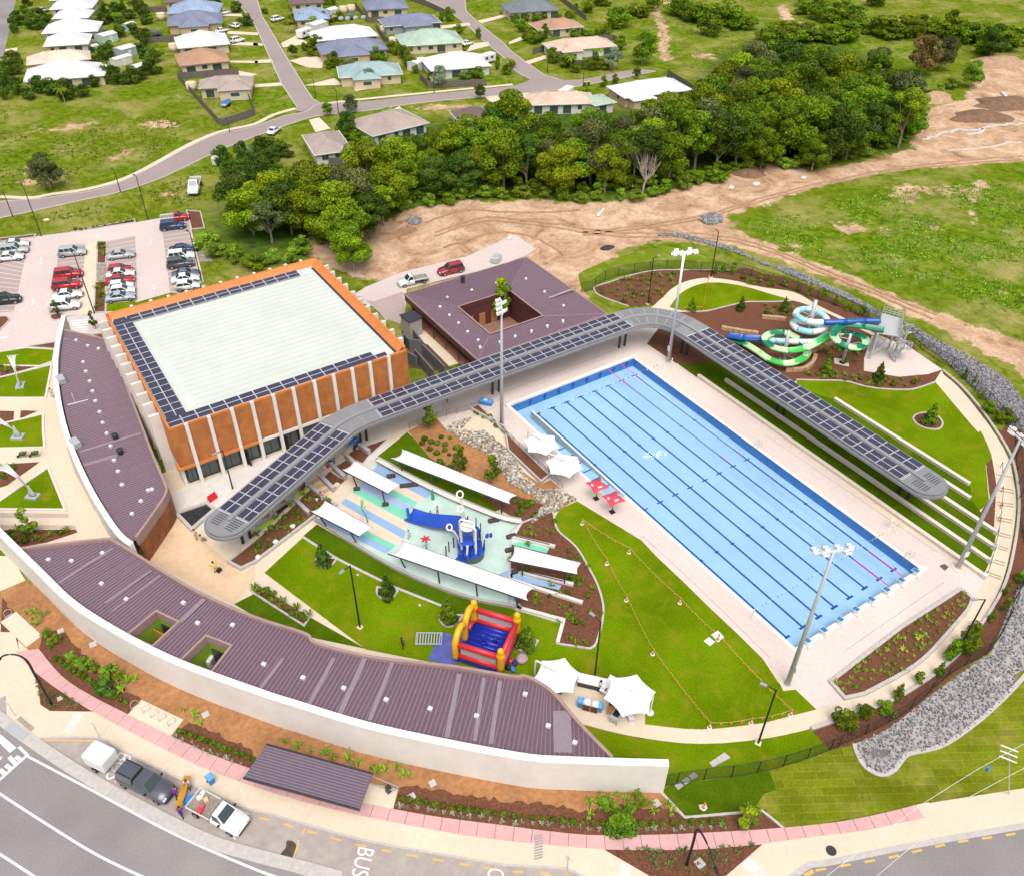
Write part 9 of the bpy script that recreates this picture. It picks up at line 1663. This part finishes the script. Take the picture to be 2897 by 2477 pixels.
# pit lids,garden lights,signs
def lid(q,label,m=kerbm,z=.09): o = flat('pit_lid',q,z,m,kind=None,th=.06); tag(o,label,'lid')
for c,s_,lb in (((-63.9,34.3),22,'in the corner mulch by the curved lamp'),((-38.2,7.3),26,'with a grate in the earth right of the shelter'),((-40.3,7.2),26,'beside the shelter pad'),((-52.8,25),28,'with a grate by the bike loops'),((-22.8,-4.9),28,'with a grate at the wall end'),((-23.2,-10.8),32,'beside the bent lamp'),((-62.2,42.8),26,'in the earth by the left pad'),((-59.8,39.2),30,'square in the earth under the wall'),((-33.2,33.2),12,'in the lawn beside the black lamp'),((-29.5,25.7),12,'in the lawn near the third tree'),((13.8,-13.2),34,'framed lid among the grey rocks')):
    r_ = s_*.0115; lid([(c[0]+x*r_,c[1]+y*r_) for x,y in ((-1,-1),(1,-1),(1,1),(-1,1))],'pale square pit lid '+lb)
lid([(-16.3,-4.6),(-14.4,-4.6),(-14.3,-5.3),(-16.3,-5.1)],'large pale double lid in the corner lawn'); lid([(-3.1,-11.7),(-1.8,-12.4),(-1.7,-13),(-3.3,-12.4)],'slate slab set in the grey rocks',mat('slate_slab',(.16,.15,.15),.8,.15,2))
for k,x in enumerate((1375,1425,1472)): lid([(p[0]+.35*a,p[1]+.35*b_) for p in [(-19.2,-4.8)] for a,b_ in ((-1+k*2.4-2.4,-.6),(.9+k*2.4-2.4,-.6),(.9+k*2.4-2.4,.8),(-1+k*2.4-2.4,.8))],'small grey paver by the fence end, %s of three' % ORD[k],conc_grey)
o = flat('manhole',[(p[0]+.45*math.cos(R(a)),p[1]+.45*math.sin(R(a))) for p in [(-13.3,-16)] for a in range(0,360,30)],.075,dark_metal,kind=None); tag(o,'round dark manhole in the footpath','manhole')
for q,lb in (([(-68.2,33.9),(-67.1,31.8),(-67.7,31.4),(-68.9,33.6)],'grey steel kerb ramp plate by the crossing'),): o = flat('ramp_plate',q,.17,galv,kind=None,th=.1); tag(o,lb,'plate')
flat('tactile_pad',[(-67.4,34.3),(-66.5,32.2),(-66.9,32),(-67.8,34.1)],.07,mat('tactile_grey',(.42,.35,.28),.9,.2,8),parent=fp)
for k in range(9): c = lerp2((-33,-1.7),(-34.1,-3.2),k/8); MB().box((*c,.082),(.75,.12,.012),-.35).build('grate_bar',grey_metal,fp)
for a,b_,lb in (((-61.7,28),2.3,'bus stop sign on a thin pole by the box trailer'),((-67.8,34.6),2.3,'thin sign pole by the ramp plate'),((-32.6,-5.2),2.2,'white sign on a thin pole at the bay end')):
    o = empty('street_sign',(*a,0),aut,lb,'sign'); MB().tube([(0,0,0),(0,0,b_)],.035,6).build('pole',galv,o); MB().bbox(-.22,.22,-.015,.015,b_-.6,b_).build('plate',white_metal,o)
# overhead wires and pole top at the lower corner
o = empty('power_line',(*(0.5,-20.1),0),0,'white overhead wires with a cross arm at the lower corner','power line')
for pts in ([(5.8,-20.7),(-3,-19.5),(-9.3,-18.9),(-19.64,-18.56),(-24.66,-18.43)],[(3.6,-22),(-5.3,-20.6),(-16.58,-20.55),(-21.91,-20.52)]): part(o,'wire',white_metal,MB().tube([(*p,8.0) for p in pts],.018,4))
part(o,'stay_post',galv,MB().tube([(*(3.8,-21.2),0),(*(0.5,-20.1),8.0)],.05,6))
for k in (-.5,0,.5): part(o,'cross_arm',white_metal,MB().box(((0.4,-20.1)[0]+k,(0.4,-20.1)[1]+k*.5,8.05),(.1,1.3,.08),.5))
part(o,'blue_marker',bin_b,MB().box((*(-2,-19.9),7.75),(.22,.22,.5)))
# lost cargo,tools
def block(name,p,d,rz,m,label,cat,z=0,lidm=None):
    o = empty(name,(*p,z),rz,label,cat); bo = MB().bbox(-d[0]/2,d[0]/2,-d[1]/2,d[1]/2,0,d[2]).build('body',m,o); bo.modifiers.new('b','BEVEL').width = min(d)*.15; MB().bbox(-d[0]*.4,d[0]*.4,-d[1]*.42,d[1]*.42,d[2]+.001,d[2]+.03).build('top',lidm or m,o); return o
wheelie((-54.5,18),aut+1.2,'blue wheelie bin tipped by the path edge',bin_b,bin_l)
block('blue_sheet',(-56.6,17.3),(1.1,.5,.5),aut+1.0,bin_b,'blue tub on the bay behind the white utility','tub')
o = empty('timber_plank',(*(-56.9,17.9),.85),math.atan2(*(Vector((-57.4,17.1))-Vector((-56.4,18.7))).yx),'long yellow brown plank carried between two people','plank'); MB().bbox(-1.55,1.55,-.28,.28,0,.06).build('board',mat('plank_ochre',(.50,.25,.02),.6,.1,3),o)
for i,(q,c,lb) in enumerate((((-55.8,16.5),(.7,.68,.66),'white bag'),((-55.5,16.7),(.72,.70,.68),'pale bundle'),((-55.4,16),(.6,.45,.25),'tan box'),((-55.9,15.6),(.55,.08,.1),'red and white bag'),((-56.2,15.3),(.6,.04,.08),'bright red bag'))):
    block('cargo_bag',q,(.5,.4,.3),i*.8,paint('cargo%d' % i,c,.7),lb+' on the loaded utility tray','bag',.94)
for p,d,a,m,lb in (((47.3,93.1),(3.4,.5,.35),.55,white_metal,'white pipe lying on the bare earth'),((34.9,109.7),(.8,.7,1.0),.4,galv,'small grey box at the edge of the wood'),((77.7,88.2),(1.2,.9,.4),.4,white_metal,'white sheet on the rubble by the track'),((83.3,86.6),(1.4,1.0,.5),.2,white_metal,'pale rubble block by the track'),((94.6,83.9),(1.3,.7,.3),.1,white_metal,'white bag below the lone tree'),((183.4,94.5),(3.2,.7,.4),.9,white_metal,'white pipe on the far grass'),((19.2,87.1),(2.0,1.4,1.2),.55,galv,'grey service box beside the change room roof'),((-44.3,147.2),(1.0,.8,.3),.3,conc_cream,'pale pit on the verge above the car park'),((-8,157.4),(1.5,1.2,1.8),.5,WC['white'],'white utility cabinet beside the dark shrubs'),((26.2,93.4),(1.6,.9,.35),.5,conc_white,'pale slab at the far end of the yard')):
    block('site_box',p,d,a,m,lb,'box')
# ------------------------------------------------------------------ people
def person(p,rz,label,shirt,legs,skin=(.42,.25,.16),hair=(.03,.02,.015),h=1.72,step=.12,arms=((.1,.35),(.1,.35)),bend=0.0,sit=False,z=0.0):
    o = empty('person',(*p,z),rz,label,'person'); k = h/1.72; hip_ = .52 if sit else .92; dx = bend
    J = dict(pel=(0,0,hip_),ch=(dx*.5,0,hip_+.36),nk=(dx,0,hip_+.54),hd=(dx*1.15,0,hip_+.66),ht=(dx*1.2,0,hip_+.76)); E_ = [('pel','ch'),('ch','nk'),('nk','hd'),('hd','ht')]; Rr = dict(pel=.15,ch=.17,nk=.06,hd=.105,ht=.085)
    for n,s in (('l',1),('r',-1)):
        f,up = arms[0 if s > 0 else 1]; J['sh'+n] = (dx*.9,s*.2,hip_+.47); J['el'+n] = (dx*.9+f*.5,s*.27,hip_+.22+up*.2-.02); J['wr'+n] = (dx*.9+f*1.6,s*.26,hip_-.02+up*.55); J['ha'+n] = (dx*.9+f*1.9,s*.25,hip_-.1+up*.6)
        E_ += [('ch','sh'+n),('sh'+n,'el'+n),('el'+n,'wr'+n),('wr'+n,'ha'+n)]; Rr.update({'sh'+n: .075,'el'+n: .05,'wr'+n: .035,'ha'+n: .045})
        kn = (.42,s*.11,.5) if sit else (s*step*.6+.03,s*.1,.5); an = (.42,s*.11,.09) if sit else (s*step-.02,s*.1,.09); J['hp'+n] = (0,s*.1,hip_-.06); J['kn'+n] = kn; J['an'+n] = an; J['to'+n] = (an[0]+.16,s*.11,.045); E_ += [('pel','hp'+n),('hp'+n,'kn'+n),('kn'+n,'an'+n),('an'+n,'to'+n)]; Rr.update({'hp'+n: .1,'kn'+n: .065,'an'+n: .045,'to'+n: .045})
    ks = list(J); me = bpy.data.meshes.new('b'); me.from_pydata([Vector(J[q])*k for q in ks],[(ks.index(a),ks.index(b_)) for a,b_ in E_],[]); ob = bpy.data.objects.new('b',me)
    ob.modifiers.new('s','SKIN'); ob.modifiers.new('d','SUBSURF').levels = 1
    for i,q in enumerate(ks): v = me.skin_vertices[0].data[i]; v.radius = (Rr[q]*k,Rr[q]*k); v.use_root = q == 'pel'
    m2 = bake(ob)
    ms = [paint('skin%.2f' % skin[0],skin,.6),paint('cloth%.2f_%.2f_%.2f' % shirt,shirt,.8),paint('cloth%.2f_%.2f_%.2f' % legs,legs,.8),black_metal]
    for f in m2.polygons:
        c = f.center/k; d = min(ks,key=lambda q: (c-Vector(J[q])).length); f.use_smooth = True
        f.material_index = 3 if d[:2] in ('to','an') else 2 if d[:2] in ('kn','hp') or d == 'pel' and c.z < hip_+.05 else 1 if d in ('ch','pel') or d[:2] in ('sh',) else 0
    link('body',m2,ms,o); b = MB(); b.smooth = True; hd = Vector(J['hd'])*k; b.lathe((hd.x-.015,hd.y,hd.z+.02*k),[(.118*k,-.02),(.122*k,.05*k),(.09*k,.115*k),(0,.14*k)],10); b.build('hair',paint('hair%.2f' % hair[0],hair,.8),o)
    for s in (-1,1): MB().box((hd.x+.098*k,s*.035*k,hd.z),(.02,.018,.014)).build('eye',black_metal,o)
    MB().box((hd.x+.112*k,0,hd.z-.03*k),(.03,.022,.035)).build('nose',ms[0],o); MB().box((hd.x+.1*k,0,hd.z-.062*k),(.015,.045,.01)).build('mouth',paint('lips',(.3,.1,.09),.6),o)
    return o
NAVY,BLK,WHT,RED_ = (.03,.05,.14),(.02,.02,.022),(.72,.70,.68),(.6,.03,.05)
pa = math.atan2(*(Vector((-57.4,17.1))-Vector((-56.4,18.7))).yx)
person((-56.3,18.5),pa+.15,'person in pale pink shirt and black shorts holding one end of the plank',(.75,.52,.48),BLK,hair=(.12,.05,.03),arms=((.24,.45),(.24,.45)),bend=.12)
person((-57.6,16.2),pa+math.pi,'person in purple shirt and jeans holding the other end of the plank',(.10,.015,.22),NAVY,arms=((.24,.45),(.24,.45)),bend=.1)
person((-57.5,18.2),.5,'person in purple leaning at the nose of the charcoal utility',(.16,.02,.26),(.1,.02,.2),bend=.2)
person((-46.1,42),2.2,'worker in yellow vest pushing a black machine across the plaza',(.75,.62,.03),(.45,.36,.28),bend=.16,arms=((.25,.5),(.25,.5)))
block('floor_machine',(-45.8,42),(.55,.45,.4),.4,black_metal,'black floor machine pushed by the plaza worker','machine')
person((-46.4,48.2),.8,'person in pale pink top by the pebble planter',(.72,.45,.42),(.4,.36,.3)); person((-46,47.4),.3,'person in lime vest crouching by the canopy end',(.45,.65,.05),(.35,.33,.3),sit=True)
person((-9,55.6),1.2,'dark clothed person walking beside the canopy',BLK,BLK,step=.26); person((-33.6,21.7),.4,'person in black standing on the lawn near the wing parapet',BLK,BLK)
person((-19.9,6.8),2.4,'person in white top and black skirt at the barbecue counter',WHT,BLK); person((-20.3,4.7),.2,'person in dark top seated at the tan table',BLK,(.5,.3,.2),sit=True)
person((-21.1,36.7),2.6,'child in red shorts without shirt on the splash pad',(.42,.25,.16),RED_,h=1.35,z=.1,step=.16); person((-21.9,37),2.0,'small child in pale blue beside the blue slide',(.35,.55,.6),NAVY,h=1.0,z=.1,sit=True); person((-25.8,35.1),.3,'child in white top running on the splash pad',WHT,(.55,.45,.4),h=1.3,step=.3,z=.1)
person((-28.1,52.3),-.6,'person in grey seated on the cream wall under the canopy',(.2,.2,.24),BLK,sit=True); person((-27.7,51.6),2.2,'person in blue on the seat wall by the planters',(.03,.12,.4),NAVY,sit=True); person((-28.7,51.3),1.0,'person in red beside the pile of bags on the seat wall',RED_,NAVY,sit=True)
person((-33.2,49.4),-.8,'person in pink at the table nearest the stairs',(.65,.12,.2),BLK,sit=True); person((-32.6,49.5),2.0,'person in black at the table nearest the stairs',BLK,BLK,sit=True); person((-31.7,46.4),.6,'person in coral top at the foot of the garden stairs',(.8,.2,.14),WHT,h=1.6); person((-32.4,46),.9,'person in white beside the short sail corner',WHT,(.6,.1,.12),h=1.4)
person((-54.7,86.2),1.5,'person in pale clothes on the path by the entry wing',(.6,.5,.45),(.5,.4,.36),h=1.65)
for i,(q,c,lb) in enumerate((((-28.1,51.4),(.5,.7,.75),'pale blue bag'),((-29.1,51.3),(.7,.6,.6),'white and red bag'),((-33.5,49.7),(.25,.6,.55),'turquoise bag'))): block('swim_bag',q,(.45,.35,.3),i,paint('swimbag%d' % i,c,.7),lb+' left on the wall under the canopy','bag',.5)
for p,lb in (((93.5,159.4),'first'),((94.5,159.1),'second')): wheelie(p,.5,'green wheelie bin with yellow lid on the crescent verge, '+lb,bin_g,bin_y)
for i,q in enumerate([(62.1,246),(63.9,244.9),(66.3,244.3),(68.8,243.7)]): block('roof_box',q,(1.6,1.2,.8),.75,galv,'grey roof box on the long white roof, %s from the side road' % ORD[i],'roof box',3.1)
for i,(q,lb) in enumerate((((70.5,257.6),'black netted trampoline in the fenced yard'),((-1.2,157.8),'dark trampoline under the tree by the road'),((10.4,269.9),'dark trampoline beside the paling fence'))):
    o = empty('trampoline',(*q,0),0,lb,'trampoline'); MB().lathe((0,0,.7),[(1.6,0),(1.6,.08),(0,.08)],16).build('mat',black_metal,o); b = MB(); b.lathe((0,0,.8),[(1.6,0),(1.6,1.6)],16); b.build('net',screen_m,o)
    for a in range(6): MB().tube([(1.6*math.cos(a*1.047),1.6*math.sin(a*1.047),0),(1.6*math.cos(a*1.047),1.6*math.sin(a*1.047),2.4)],.04,5).build('leg',bin_b,o)
bpy.data.scenes.remove(TMP)
